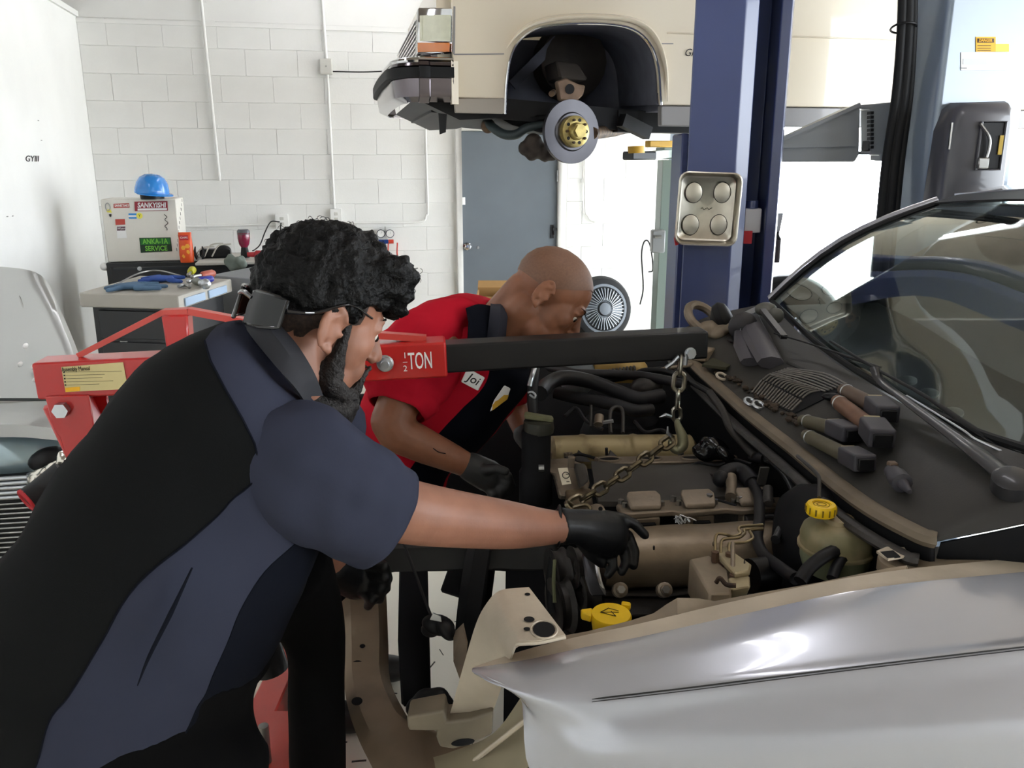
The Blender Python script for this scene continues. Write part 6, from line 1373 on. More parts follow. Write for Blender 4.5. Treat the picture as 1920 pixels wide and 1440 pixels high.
for q in (-1, 1):
    gb.ell(h1(q * 0.03, 0.04, -0.115), h1.r * 0.024, h1.f * 0.035, h1.u * 0.03)
gb.ell(h1(0, 0.078, -0.118), h1.r * 0.036, h1.f * 0.034, h1.u * 0.034)
gb.ell(h1(0, 0.045, -0.135), h1.r * 0.05, h1.f * 0.048, h1.u * 0.042)
br = remesh(gb, 0.004, 5)
for i, p in enumerate(br.v): br.v[i] = p + (p - h1(0, 0.03, -0.06)).normalized() * 0.003 * noise.noise(p * 120)
obj('beard', br, M_beard, man1, sharp=180)
# safety glasses worn backwards on the nape
sg = thing('safety_glasses', 'dark wraparound safety glasses worn back to front on the bearded mechanic', 'glasses', h1(0, -0.12, -0.02))
M_lensd = mat('tinted_lens', '#0b0d0f', 0.12, spec=0.4); M_frm = mat('glasses_frame', '#121214', 0.25, coat=0.5)
for q in (1, -1):
    rows = []
    for z in (0.022, 0.0, -0.024):
        rows.append(catmull([h1(q * 0.026, -0.114 + abs(z) * 0.1, z - 0.004), h1(q * 0.053, -0.105 + abs(z) * 0.1, z - 0.002), h1(q * 0.074, -0.082, z * 0.85 + 0.002)], 5))
    ln = obj('lens', G().sheet(rows, 0.003), M_lensd, sg)
    rim = [rows[0][k] for k in range(len(rows[0]))] + [rows[2][k] for k in range(len(rows[2]) - 1, -1, -1)]
    obj('rim', G().tube(rim, 0.0036, 8, False, True), M_frm, ln)
    obj('temple', G().tube(catmull([h1(q * 0.077, -0.080, 0.006), h1(q * 0.083, -0.045, 0.016), h1(q * 0.085, 0.0, 0.043), h1(q * 0.078, 0.045, 0.036)], 6), [0.009, 0.007, 0.005, 0.004], 10, flat=0.5), M_frm, sg)
    obj('temple_badge', G().bar(h1(q * 0.0865, -0.058, 0.013), h1(q * 0.0875, -0.046, 0.017), 0.004, 0.0015), M_zinc, sg)
obj('bridge', G().tube(catmull([h1(0.028, -0.113, 0.008), h1(0, -0.118, 0.012), h1(-0.028, -0.113, 0.008)], 4), 0.004, 8), M_frm, sg)

# ---------------------------------------------------------------- mechanic in red and navy
h2 = Head(P(1023, 559, 2.06), V((0.76, -0.13, -0.63)), V((0.66, 0.19, 0.72)), 0.075, 1.07)
neck2 = P(930, 640, 2.17)
g = G(); h2.shape(g); g.capsule(h2(0, -0.02, -0.045), neck2, 0.056, 0.064); g.capsule(h2(0, -0.06, -0.01), neck2 + V((-0.02, 0.02, 0.02)), 0.04, 0.055)
g.rings(loft_px([(900, 590, 985, 660, 2.18, 0.07), (830, 600, 970, 710, 2.19, 0.12), (760, 680, 920, 790, 2.19, 0.13), (700, 780, 860, 860, 2.19, 0.13), (670, 880, 820, 910, 2.18, 0.13), (660, 960, 800, 960, 2.17, 0.11)], 3, 20))
armc = [P(830, 640, 2.07), P(765, 715, 2.03), P(735, 790, 1.985), P(745, 812, 1.98), P(800, 838, 1.99), P(850, 860, 2.0), P(900, 884, 2.02)]
for k, (r0, r1) in enumerate(((0.055, 0.055), (0.055, 0.053), (0.053, 0.05), (0.05, 0.044), (0.044, 0.036), (0.036, 0.027))): g.capsule(armc[k], armc[k + 1], r0, r1)
al = [P(955, 650, 2.33), P(960, 750, 2.42), P(985, 815, 2.32)]
g.capsule(al[0], al[1], 0.05, 0.045); g.capsule(al[1], al[2], 0.042, 0.03)
for hx, ft in ((-0.545, -0.555), (-0.48, -0.50)):
    yy = 2.12 if hx < -0.52 else 2.36
    g.capsule(V((hx + 0.06, yy, 0.84)), V((hx, yy, 0.46)), 0.075, 0.055); g.capsule(V((hx, yy, 0.46)), V((ft, yy, 0.08)), 0.05, 0.038)
man2 = obj('person', remesh(g, 0.0042, 3), M_skin2, label='shaven-headed mechanic in a red and navy work shirt bending behind the boom', cat='person', sharp=180)
eyes(h2, man2); brow_hair(h2, man2, mat('brow_brown', '#4a3022', 0.7))
# cropped scalp
rows = []
for a in range(0, 360, 15):
    q = math.radians(a); col = []
    for k in range(8):
        ph = math.radians(lerp(3, lerp(112, 60, max(0, min(1, (math.sin(q) + 0.1) / 1.0))) , k / 7)); col.append(h2(0.0757 * math.sin(ph) * math.cos(q), -0.005 + 0.0977 * math.sin(ph) * math.sin(q), 0.048 + 0.0837 * math.cos(ph)))
    rows.append(col)
obj('cropped_hair', G().sheet(list(map(list, zip(*rows))), 0, True), M_stubble, man2, sharp=180)
SH2 = [(912, 566, 985, 650, 2.18, 0.085, 150, 10), (850, 557, 1000, 700, 2.19, 0.155, 92, 12), (790, 578, 982, 742, 2.195, 0.165, 72, 16), (732, 640, 940, 800, 2.195, 0.165, 74, 20), (690, 722, 892, 850, 2.19, 0.165, 78, 20), (660, 802, 852, 882, 2.19, 0.165, 78, 20), (640, 880, 832, 932, 2.18, 0.16, 78, 20)]
rg = folds(loft_px(SH2, 6), 0.007, 9.0, 7.0)
gs = G(); nS = len(rg[0])
for r_ in rg: gs.v += r_
for i in range(len(rg) - 1):
    for j in range(nS):
        gs.f.append([i * nS + j, i * nS + (j + 1) % nS, (i + 1) * nS + (j + 1) % nS, (i + 1) * nS + j]); gs.m.append(1 if 4 <= j < 11 else 0)
shirt2 = obj('shirt', gs, [M_redc, M_navy], man2, sharp=180)
so = shirt2.modifiers.new('thick', 'SOLIDIFY'); so.thickness = 0.003; so.offset = -1
SL2 = [(900, 575, 800, 575, 2.14, 0.05), (880, 660, 735, 610, 2.09, 0.085), (858, 725, 690, 668, 2.06, 0.085), (828, 760, 684, 708, 2.03, 0.08), (795, 790, 698, 748, 2.0, 0.072)]
rs_ = folds(loft_px(SL2, 6, 48), 0.012, 18.0, 2.0, 0.009)
obj('sleeve', G().sheet(rs_, 0.003, True), M_redc, man2, sharp=180)
gl = G(); gl.capsule(al[0] + V((-0.02, 0, 0.03)), al[1].lerp(al[0], 0.3), 0.075, 0.07); obj('sleeve', gl, M_redc, man2)
obj('shoulder_yoke', G().sheet([catmull([P(873, 578, 2.045), P(895, 572, 2.10), P(918, 575, 2.13)], 4), catmull([P(878, 605, 2.02), P(897, 600, 2.05), P(918, 600, 2.08)], 4), catmull([P(876, 640, 1.995), P(897, 640, 2.02), P(918, 640, 2.05)], 4)], 0.004), M_navy, shirt2)
obj('collar', G().sheet([catmull([P(920, 566, 2.16), P(918, 590, 2.07), P(912, 640, 2.04), P(905, 690, 2.03)], 5), catmull([P(938, 562, 2.16), P(938, 590, 2.05), P(932, 640, 2.02), P(925, 690, 2.01)], 5), catmull([P(957, 564, 2.17), P(952, 595, 2.09), P(948, 640, 2.07), P(945, 690, 2.06)], 5)], 0.005), mat('collar_navy', '#1b1e2b', 0.8), shirt2)
pl_c = P(886, 711, 2.0)
pp_ = [P(876, 690, 2.02), P(909, 708, 2.025), P(896, 733, 2.01), P(864, 716, 2.005)]
pn = (pp_[1] - pp_[0]).cross(pp_[3] - pp_[0]).normalized(); pn = pn if pn.dot(CAM - pl_c) > 0 else -pn
for k in range(4): pp_[k] += pn * 0.0
ptc = obj('name_patch', G().prism(pp_, pn * 0.004), M_white, shirt2, bevel=0.002, label='white oval name patch')
text_part('name', 'Joi', 0.03, sum(pp_, V((0, 0, 0))) / 4 + pn * 0.0046, pp_[1] - pp_[0], pp_[0] - pp_[3], M_ink, ptc, shear=0.2, bold=0.0003)
lp_ = [P(945, 722, 2.045), P(957, 728, 2.05), P(950, 748, 2.045), P(918, 772, 2.03), P(926, 750, 2.03)]
pn2 = (lp_[1] - lp_[0]).cross(lp_[3] - lp_[0]).normalized(); pn2 = pn2 if pn2.dot(CAM - lp_[0]) > 0 else -pn2
pt2 = obj('logo_patch', G().prism(lp_, pn2 * 0.004), M_white, shirt2, bevel=0.002)
obj('logo_shell', G().prism([lp_[0].lerp(lp_[3], 0.35), lp_[1].lerp(lp_[2], 0.6), lp_[2], lp_[3].lerp(lp_[2], 0.12), lp_[4].lerp(lp_[3], 0.4)], pn2 * 0.0052), mat('logo_gold', '#c79a2e', 0.5), pt2)
obj('tattoo', G().tube(catmull([armc[5].lerp(armc[4], 0.7) + V((0.0, -0.040, 0.02)), armc[5].lerp(armc[4], 0.5) + V((0.0, -0.040, 0.016)), armc[5].lerp(armc[4], 0.3) + V((0.004, -0.039, 0.018))], 3), 0.0012, 5), M_navy, man2)
gt = G(); gt.ell(V((-0.46, 2.22, 0.84)), V((0.13, 0.05, 0)), V((-0.03, 0.17, 0)), V((0.05, 0, 0.14)))
for hx, ft in ((-0.545, -0.555), (-0.48, -0.50)):
    yy = 2.12 if hx < -0.52 else 2.36
    gt.capsule(V((hx + 0.06, yy, 0.84)), V((hx, yy, 0.46)), 0.095, 0.075); gt.capsule(V((hx, yy, 0.46)), V((ft, yy, 0.10)), 0.075, 0.065)
obj('trousers', remesh(gt, 0.012, 4), M_trous, man2, sharp=180)
for hx, ft in ((-0.545, -0.555), (-0.48, -0.50)):
    c = V((ft, 2.12 if hx < -0.52 else 2.36, 0)); obj('boot', remesh(G().ell(c + V((0.07, 0, 0.045)), V((0.14, 0, 0)), V((0, 0.048, 0)), V((0, 0, 0.045))).capsule(c + UP * 0.05, c + UP * 0.16, 0.05, 0.052), 0.01, 3), M_shoe, man2)
gg = G(); gg.capsule(P(884, 876, 2.01), P(915, 892, 2.02), 0.038, 0.042); gg.ell(P(925, 898, 2.02), V((0.045, 0, -0.02)), V((0, 0.025, 0)), V((0.012, 0, 0.035)))
for (x0, y0, x1, y1, x2, y2) in ((930, 880, 952, 892, 960, 912), (932, 892, 952, 906, 952, 926), (925, 905, 942, 918, 938, 936), (912, 912, 925, 926, 918, 938)):
    finger(gg, [P(x0, y0, 2.01), P(x1, y1, 1.99), P(x2, y2, 2.0)], 0.0135, 0.0105)
finger(gg, [P(905, 880, 1.99), P(930, 878, 1.965), P(948, 884, 1.96)], 0.014, 0.011)
obj('glove', remesh(gg, 0.004, 2), mat('grey_glove', '#2a2b2b', 0.5, var=0.15, vscale=20), man2, sharp=180)
gg = G(); gg.capsule(al[2], P(1003, 832, 2.29), 0.036, 0.04)
for k in range(4): finger(gg, [P(998 + k * 4, 828 + k * 3, 2.28), P(1008 + k * 4, 838 + k * 4, 2.27), P(1010 + k * 3, 850 + k * 3, 2.27)], 0.013, 0.010)
finger(gg, [P(994, 827, 2.26), P(1003, 842, 2.25)], 0.013, 0.010)
obj('glove', remesh(gg, 0.005, 2), mat('grey_glove', '#2a2b2b'), man2, sharp=180)
# ================================================================ second silver car with its hood up
M_gsil = mat('grey_silver_paint', '#a6a8a6', 0.3, 0.5, coat=0.5, var=0.03, vscale=2)
car3 = thing('sedan_car', 'grey car with hood propped up and headlamp taken out beside the hoist', 'car', (-1.75, 2.6, 0))
hd = [[P(-240, 505, 2.95), P(-60, 506, 2.92), P(30, 510, 2.90), P(66, 520, 2.88), P(86, 545, 2.85)], [P(-240, 600, 2.75), P(-40, 600, 2.72), P(60, 605, 2.70), P(108, 610, 2.68), P(118, 625, 2.66)], [P(-240, 680, 2.6), P(-20, 680, 2.57), P(90, 682, 2.55), P(136, 685, 2.53), P(143, 695, 2.52)], [P(-240, 752, 2.5), P(0, 752, 2.47), P(100, 752, 2.45), P(148, 750, 2.43), P(153, 748, 2.42)]]
rows = list(map(list, zip(*[catmull([r[k] for r in hd], 5) for k in range(5)]))); rows = [catmull(r, 4) for r in rows]
hood = obj('hood', G().sheet(rows, 0.02), M_gsil, car3)
obj('hood_crease', G().tube(catmull([P(36, 555, 2.77), P(60, 620, 2.66), P(95, 690, 2.53)], 5), [0.002, 0.006, 0.003], 8), M_gsil, hood)
for x, y in ((38, 683), (63, 688), (66, 712), (48, 648), (72, 728)): obj('paint_chip', G().ell(P(x, y, 2.49), V((0.006, 0, 0.002)), V((0, 0.012, 0)), V((0, 0, 0.008)), 8, 6), M_white, hood)
fr = [[P(-240, 770, 2.45), P(0, 760, 2.43), P(90, 757, 2.42), P(150, 755, 2.42)], [P(-240, 800, 2.28), P(0, 785, 2.27), P(90, 785, 2.27), P(150, 790, 2.28)], [P(-240, 815, 2.22), P(0, 800, 2.21), P(90, 805, 2.22), P(150, 812, 2.24)], [P(-240, 830, 2.22), P(0, 818, 2.21), P(90, 822, 2.22), P(150, 830, 2.24)]]
obj('fender', G().sheet([catmull(r, 5) for r in fr], 0.008), M_gsil, car3, sharp=60)
obj('lamp_housing', G().ell(P(10, 850, 2.3), V((0.2, 0.02, 0)), V((0, 0.1, 0)), V((0, 0, 0.1)), 24, 14), mat('lamp_lens', '#8ba0a8', 0.1, 0.3, coat=1.0), car3)
obj('lamp_socket', G().ell(P(90, 860, 2.22), V((0.05, 0, 0.015)), V((0, 0.05, 0)), V((-0.01, 0, 0.03))), M_black, car3)
gq = G(); rnd = random.Random(5)
for k in range(16): t = k / 15; gq.ball(P(lerp(66, 128, t) + rnd.uniform(-6, 6), lerp(905, 862, t) + rnd.uniform(-6, 6), 2.12), rnd.uniform(0.014, 0.024), 8, 6)
fo = remesh(gq, 0.006, 0)
for i, p in enumerate(fo.v): fo.v[i] = p + V((noise.noise(p * 50), noise.noise(p * 50 + V((3, 0, 0))), noise.noise(p * 50 + V((0, 5, 0))))) * 0.008
obj('foil_duct', fo, mat('foil', '#c6c2b8', 0.22, 1.0), car3, sharp=20)
obj('intake_pipe', G().tube(catmull([P(52, 938, 2.0), P(80, 918, 2.03), P(120, 885, 2.06)], 5), 0.033, 16), M_dark, car3)
obj('red_hose_rim', G().torus(P(51, 938, 2.0), (P(52, 938, 2.0) - P(80, 918, 2.03)), 0.028, 0.006, 24, 8), M_red_print, car3)
obj('radiator_core', G().box((P(-300, 980, 2.2).x, 2.2, 0.25), (P(62, 980, 2.2).x, 2.26, P(0, 892, 2.2).z)), M_dark, car3)
for k in range(5):
    y = 896 + k * 9; obj('grille_bar', G().tube([P(-250, y + 10, 2.17), P(0, y + 2, 2.17), P(60, y - 2, 2.17)], 0.006, 8), M_zinc, car3)
for k in range(17):
    y = 944 + k * 9; obj('radiator_fin', G().tube([P(-250, y + 10, 2.18), P(0, y + 2, 2.18), P(66, y - 2, 2.18)], 0.0028, 6), M_steel, car3)
obj('grille_post', G().cyl(P(59, 888, 2.16), P(61, 930, 2.16), 0.012, 12), M_zinc, car3)
obj('body_side', G().prism([V((-2.6, 2.3, 0.2)), V((-1.35, 2.3, 0.2)), V((-1.35, 2.3, 0.72)), V((-2.6, 2.3, 0.72))], V((0, 0.5, 0))), M_dark, car3, bevel=0.02)
wheel(car3, V((-1.5, 2.62, 0.31)), 0.31, 0.2)

# ================================================================ bench, cabinets and tools along the back wall
M_cab = mat('cabinet_black', '#1a1b1e', 0.4, coat=0.2, var=0.1)
M_top = mat('bench_top_grey', '#bdbbb5', 0.5, var=0.06, vscale=6)
M_beigebox = mat('steel_box_cream', '#d9d6cd', 0.45, var=0.02)
NE = E; NB = -N                      # along the wall, towards the wall
def cart(lo_px, hi_px, y_top, Y, depth, z0, name, label, cat, m, drawers=4):
    a = P(lo_px, y_top, Y); b = a + NE * ((P(hi_px, y_top, Y) - a).dot(NE)); zt = a.z
    t = thing(name, label, cat, ((a + b) / 2 + NB * depth / 2) * 1.0 - UP * zt)
    c = (a + b) / 2; c.z = (z0 + zt) / 2; w = (b - a).length / 2
    obj('carcass', G().obox(c + NB * depth / 2, NE * w, NB * depth / 2, UP * (zt - z0) / 2), m, t, bevel=0.006)
    return t, a, b, zt, w, c
t, a, b, zt, w, c = cart(198, 600, 493, 5.7, 0.5, 0.12, 'tool_cabinet', 'black steel tool cabinet under the cream box at the block wall', 'cabinet', M_cab)
for k in range(4):
    z = zt - 0.11 - k * 0.18; d = obj('drawer', G().obox(V((c.x, c.y, z)) - NB * 0.008, NE * (w - 0.03), NB * 0.01, UP * 0.082), M_cab, t, bevel=0.004)
    obj('handle', G().obox(V((c.x, c.y, z + 0.07)) - NB * 0.022, NE * (w - 0.05), NB * 0.008, UP * 0.006), mat('drawer_pull', '#3c3e42', 0.3, 0.8), d)
lk = P(263, 503, 5.66); obj('lock', G().lathe(lk + N * 0.02, N, [(0.014, 0), (0.014, 0.006), (0.006, 0.008), (0, 0.008)], 14), M_zinc, t)
for e in (-1, 1): obj('caster', G().lathe(V((c.x, c.y, 0.06)) + NE * e * (w - 0.1) + NB * 0.2, NE, [(0.02, -0.02), (0.06, -0.015), (0.06, 0.015), (0.02, 0.02)], 18), M_black, t)
obj('side_bumper', G().ball(P(196, 500, 5.72), 0.028), M_white, t)
bt = obj('bench_top', G().obox(V((P(480, 492, 5.9).x, P(480, 492, 5.9).y, zt + 0.01)), NE * 0.36, NB * 0.3, UP * 0.009), M_top, label='grey slab worktop laid on the black tool cabinet', cat='worktop', bevel=0.004)
# cream steel box with stickers
q0 = P(206, 491, 5.72); q1 = q0 + NE * 0.445; zb_, zt_ = zt + 0.002, P(200, 374, 5.72).z
box = thing('steel_box', 'cream steel cabinet box covered in stickers with a blue helmet on top', 'box', (q0 + q1) / 2)
cc = (q0 + q1) / 2; cc.z = (zb_ + zt_) / 2; hh = (zt_ - zb_) / 2
obj('shell', G().obox(cc + NB * 0.16, NE * 0.235, NB * 0.16, UP * hh), M_beigebox, box, bevel=0.006)
fp0 = cc + N * 0.004
def FB(px, py, off=0.0): return PP(px, py, cc + N * (0.003 + off), N)
def stick(pts, m, nm='sticker', off=0.0): return obj(nm, G().prism([FB(x, y, off) for x, y in pts], N * 0.001), m, box)
M_grn = mat('sticker_green', '#1f6b2a', 0.5); M_dgrn = mat('sticker_dark_green', '#12301a', 0.5); M_lime = mat('sticker_lime', '#74c044', 0.5); M_sky = mat('sticker_sky', '#3f8ed0', 0.5)
M_mar = mat('sticker_maroon', '#8e2a36', 0.5); M_brick = mat('sticker_brick', '#b5453a', 0.5)
s_ = stick(((252, 378), (314, 377), (315, 395), (253, 396)), M_mar); 
text_part('lettering', 'SANKYISHI', 0.045, FB(284, 385, 0.002), NE, UP, M_white, s_, shear=0.2, bold=0.0012, sx=0.82); stick(((258, 391), (313, 390), (313, 394), (258, 395)), M_white, 'sticker_line', 0.0012)
s_ = stick(((213, 382), (242, 381), (243, 389), (213, 390)), M_brick); text_part('lettering', 'SANKYAKI', 0.022, FB(228, 385.6, 0.002), NE, UP, M_white, s_, shear=0.1, bold=0.0006, sx=0.85)
stick(((241, 400), (256, 400), (256, 403.5), (241, 403.5)), M_sky); stick(((241, 403.5), (256, 403.5), (256, 407), (241, 407)), M_white); stick(((241, 407), (256, 406.5), (256, 410), (242, 410)), M_sky)
s_ = obj('sticker', G().lathe(FB(261.5, 404.5), N, [(0.02, 0), (0.02, 0.001), (0, 0.0011)], 20), M_ysk2, box); text_part('lettering', 'Y', 0.024, FB(261.5, 404.5, 0.002), NE, UP, M_dgrn, s_)
stick(((216, 411), (234, 410.5), (235, 421), (217, 422)), M_brick); s_ = stick(((218, 424), (235, 423.5), (238, 446), (220, 447)), M_white); stick(((219, 425), (235, 424.5), (235, 432), (219.5, 432.5)), mat('sticker_plum', '#5a3c48', 0.5), 'sticker_print', 0.0012); text_part('lettering', 'Wynn', 0.02, FB(227, 428.5, 0.003), NE, UP, M_white, s_, shear=0.2)
s_ = stick(((261, 446), (320, 445), (323, 471), (264, 474)), M_dgrn); stick(((263, 447.5), (318, 446.5), (319.5, 458), (264, 459)), M_grn, 'sticker_print', 0.0008)
text_part('lettering', 'ANKA-1A', 0.048, FB(291, 453, 0.002), NE, UP, M_lime, s_, bold=0.001, sx=0.78); text_part('lettering', 'SERVICE', 0.046, FB(293, 466, 0.002), NE, UP, M_lime, s_, bold=0.001, sx=0.85)
s_ = obj('sticker', G().torus(FB(202, 388), N, 0.018, 0.003, 20, 6, sx=0.8, sy=1.4), mat('sticker_silver', '#9a9c9a', 0.4), box); stick(((199, 393), (207, 392), (210, 399), (201, 398)), M_ysk2); stick(((204, 402), (209, 401), (209, 406), (206, 407)), M_ink)
obj('handwriting', G().tube(catmull([FB(308, 402, 0.001), FB(313, 407, 0.001), FB(309, 412, 0.001), FB(315, 418, 0.001), FB(309, 424, 0.001), FB(313, 428, 0.001), FB(313, 432, 0.001)], 4), 0.0022, 5), M_ink, box)
rs_p = cc + NE * 0.2365
for k in range(12):
    p0 = PP(lerp(341, 331, k / 11), lerp(373, 465, k / 11), rs_p, NE); obj('pen_mark', G().bar(p0, p0 - UP * 0.02 + NB * 0.004 * (k % 3), 0.003, 0.0015), M_ink, box)
# blue hard hat
hc = P(285, 362, 5.78); hc.z = zt_ + 0.035
hat = thing('hard_hat', 'bright blue hard hat resting on the cream box', 'helmet', hc - UP * 0.035)
M_hat = mat('helmet_blue', '#2a80cf', 0.25, coat=0.5)
tilt = (V((0.10, 0, 1))).normalized(); 
g = G().lathe(hc, tilt, [(0.118, 0.0), (0.121, 0.006), (0.118, 0.03), (0.108, 0.07), (0.085, 0.105), (0.05, 0.125), (0.0, 0.131)], 30, sx=1.0, sy=0.9, cap=False)
obj('shell', g, M_hat, hat)
obj('peak', G().lathe(hc + V((0.02, 0, -0.002)), tilt, [(0.05, 0.0), (0.128, -0.006), (0.13, 0.0), (0.118, 0.008)], 30, sx=1.0, sy=0.88), M_hat, hat)
obj('headband', G().lathe(hc - UP * 0.034, UP, [(0.085, 0), (0.088, 0.03), (0.08, 0.03), (0.078, 0.0)], 24, sx=1, sy=0.85), M_black, hat)
# orange snack bag
oc = P(351, 487, 5.72); oc.z = zt + 0.002
bag = thing('snack_bag', 'orange foil snack bag standing beside the cream box', 'bag', oc)
pg = []
for z, w_, d_ in ((0, 0.043, 0.03), (0.05, 0.047, 0.034), (0.12, 0.044, 0.03), (0.17, 0.041, 0.014), (0.2, 0.042, 0.004)):
    pg.append([oc + UP * z + NE * w_ * math.cos(q) + NB * d_ * math.sin(q) for q in [2 * math.pi * k / 16 for k in range(16)]])
obj('pouch', G().rings(pg), mat('orange_foil', '#d8511c', 0.35, var=0.08, vscale=20), bag, bevel=0)
for k, (dx, z) in enumerate(((-0.012, 0.10), (0.012, 0.07), (-0.01, 0.045), (0.014, 0.11))): obj('printed_chip', G().lathe(oc + UP * z + NE * dx + N * 0.031, N, [(0.016, 0), (0, 0.002)], 6), mat('chip_print', '#eba63a', 0.5), bag)
lb_ = obj('brand_band', G().obox(oc + UP * 0.165 + N * 0.018 - NE * 0.005, NE * 0.028, N * 0.002, UP * 0.016), M_red_print, bag); text_part('lettering', 'CHIPS', 0.018, oc + UP * 0.165 + N * 0.021 - NE * 0.005, NE, UP, M_white, lb_)
# tools on the worktop
def bench(px, py, Y=5.85): q = P(px, py, Y); q.z = max(q.z, zt + 0.02); return q
zb2 = zt + 0.02
M_rt = mat('tool_red', '#a3242c', 0.4, coat=0.2); M_trans = mat('magenta_plastic', '#7c1638', 0.2, coat=0.6)
pt = bench(460, 484); pt.z = zb2
d = thing('oiler_bottle', 'dark magenta plastic bottle upside down on the worktop', 'bottle', pt)
obj('bottle', G().lathe(pt + UP * 0.07, UP, [(0.022, 0), (0.034, 0.02), (0.042, 0.06), (0.042, 0.10), (0.036, 0.115), (0.0, 0.118)], 20), M_trans, d); obj('collar', G().lathe(pt, UP, [(0.03, 0), (0.028, 0.03), (0.022, 0.07)], 18), M_dark, d)
obj('bottom_cap', G().lathe(pt + UP * 0.155, UP, [(0.042, 0), (0.042, 0.025), (0.034, 0.036), (0, 0.037)], 20), mat('smoke_grey', '#55545a', 0.25), d)
p1 = bench(478, 478, 5.78); p2 = bench(503, 474, 5.78); p1.z = p2.z = zb2 + 0.028
d = thing('air_ratchet', 'red bodied air tool lying on the worktop by the wall socket', 'power tool', p1 - UP * 0.028)
obj('body', G().tube([p1, p1.lerp(p2, 0.1), p2], [0.02, 0.028, 0.026], 16), M_rt, d); obj('grip', G().tube([p1 - NE * 0.05, p1], [0.016, 0.018], 12), M_rt, d)
p3 = p2 + NE * 0.035
obj('yoke', G().torus(p3 + UP * 0.01, N, 0.026, 0.009, 20, 8), M_white, d)
obj('neck', G().cyl(p2, p3, 0.014, 12), M_dark, d); obj('air_line', G().tube(catmull([p3 + NE * 0.02, p3 + NE * 0.1 - UP * 0.012, p3 + NE * 0.2 - UP * 0.015], 5), 0.008, 8), M_white, d)
p = bench(545, 478, 6.0); p.z = zb2 + 0.03
d = thing('tool_case', 'flat black tool case with a pale lid edge on the worktop', 'case', p - UP * 0.03); obj('case', G().obox(p, NE * 0.09, NB * 0.06, UP * 0.03), M_black, d, bevel=0.006); obj('lid', G().obox(p + UP * 0.034, NE * 0.092, NB * 0.062, UP * 0.005), M_white, d)
# pile of black hand tools and cords
p = bench(405, 480); p.z = zb2
d = thing('battery_charger', 'black battery charger with pale cables behind the grey cloth', 'charger', p)
obj('case', remesh(G().obox(p + UP * 0.03, NE * 0.1, NB * 0.05, UP * 0.03).ell(p + UP * 0.055 + NE * 0.05, NE * 0.05, NB * 0.04, UP * 0.03), 0.008, 3), M_black, d)
for k, (dx, h_) in enumerate(((-0.06, 0.07), (0.0, 0.09), (0.05, 0.085))): obj('cable', G().tube(catmull([p + NE * (dx - 0.07) + UP * 0.012 + N * 0.06, p + NE * (dx - 0.02) + UP * h_ + N * 0.06, p + NE * (dx + 0.06) + UP * (h_ + 0.01) + N * 0.05], 5), 0.005, 8), mat('pale_cable', '#b9b6ac', 0.5), d)
p = bench(374, 478, 5.75); p.z = zb2
d = thing('pliers', 'black jawed pliers standing open next to the orange bag', 'pliers', p)
for e in (-1, 1): obj('jaw', G().tube(catmull([p + NE * e * 0.012, p + NE * e * 0.028 + UP * 0.04, p + NE * e * 0.022 + UP * 0.085], 4), [0.012, 0.01, 0.004], 8), M_black, d)
obj('pivot', G().cyl(p + N * 0.014 + UP * 0.006, p - N * 0.014 + UP * 0.006, 0.014, 12), M_steel, d)
# grey cloth hanging over the edge
gq = G(); rnd = random.Random(9); p = P(446, 490, 5.5)
for k in range(14): gq.ball(p + V((rnd.uniform(-0.05, 0.05), rnd.uniform(-0.02, 0.04), rnd.uniform(-0.045, 0.035))), rnd.uniform(0.022, 0.034), 10, 7)
cl_ = remesh(gq, 0.007, 3)
for i, q in enumerate(cl_.v): cl_.v[i] = q + (q - p).normalized() * 0.012 * noise.noise(q * 26)
obj('crumpled_cloth', cl_, mat('cloth_sage', '#6b746c', 0.85, var=0.1), label='crumpled grey green cloth hanging over the worktop edge', cat='cloth', sharp=180)
# nearer cart with the grey tray top
ztc = 0.93
FL, FR, BR, BL = PZ(147, 549, ztc), PZ(333, 554, ztc), PZ(434, 523, ztc), PZ(262, 517, ztc)
d = thing('tool_cart', 'black tool cart with a thick grey tray top and blue gloves on it', 'cart', (FL + FR + BR + BL) / 4 * 1.0 - UP * ztc)
obj('tray_top', G().prism([FL, FR, BR, BL], -UP * 0.075), mat('tray_grey', '#aaa69d', 0.5, var=0.06, vscale=5), d, bevel=0.006)
ins = lambda p: ((FL + FR + BR + BL) / 4).lerp(p, 0.86)
obj('carcass', G().prism([ins(FL) - UP * 0.076, ins(FR) - UP * 0.076, ins(BR) - UP * 0.076, ins(BL) - UP * 0.076], -UP * 0.75), M_cab, d, bevel=0.005)
sdir = (BR - FR).normalized(); sn = V((sdir.y, -sdir.x, 0))
for k in range(2):
    m_ = FR.lerp(BR, 0.27 + 0.42 * k) + sn * 0.004 - UP * (0.045); obj('label_strip', G().obox(m_, sdir * 0.11, sn * 0.006, UP * 0.022), mat('clear_blue_strip', '#a9bfd8', 0.2, coat=0.6), d, bevel=0.003)
fdir = (FR - FL).normalized(); fn_ = V((fdir.y, -fdir.x, 0))
for k in range(4): obj('drawer', G().obox(ins(FL).lerp(ins(FR), 0.5) + fn_ * 0.006 - UP * (0.17 + k * 0.17), fdir * 0.2, fn_ * 0.008, UP * 0.075), M_cab, d, bevel=0.003)
for k in range(5): obj('rail_rung', G().bar(P(226, 590 + k * 17, 4.42), P(254, 590 + k * 17, 4.42), 0.012, 0.012), M_steel, d)
for s_ in (FL, FR, BR, BL): obj('caster', G().lathe(V((ins(s_).x, ins(s_).y, 0.055)), V((1, 0, 0)), [(0.015, -0.015), (0.055, -0.012), (0.055, 0.012), (0.015, 0.015)], 16), M_black, d)
def tray(px, py, up=0.0): q = PZ(px, py, ztc + 0.002); return q + UP * up
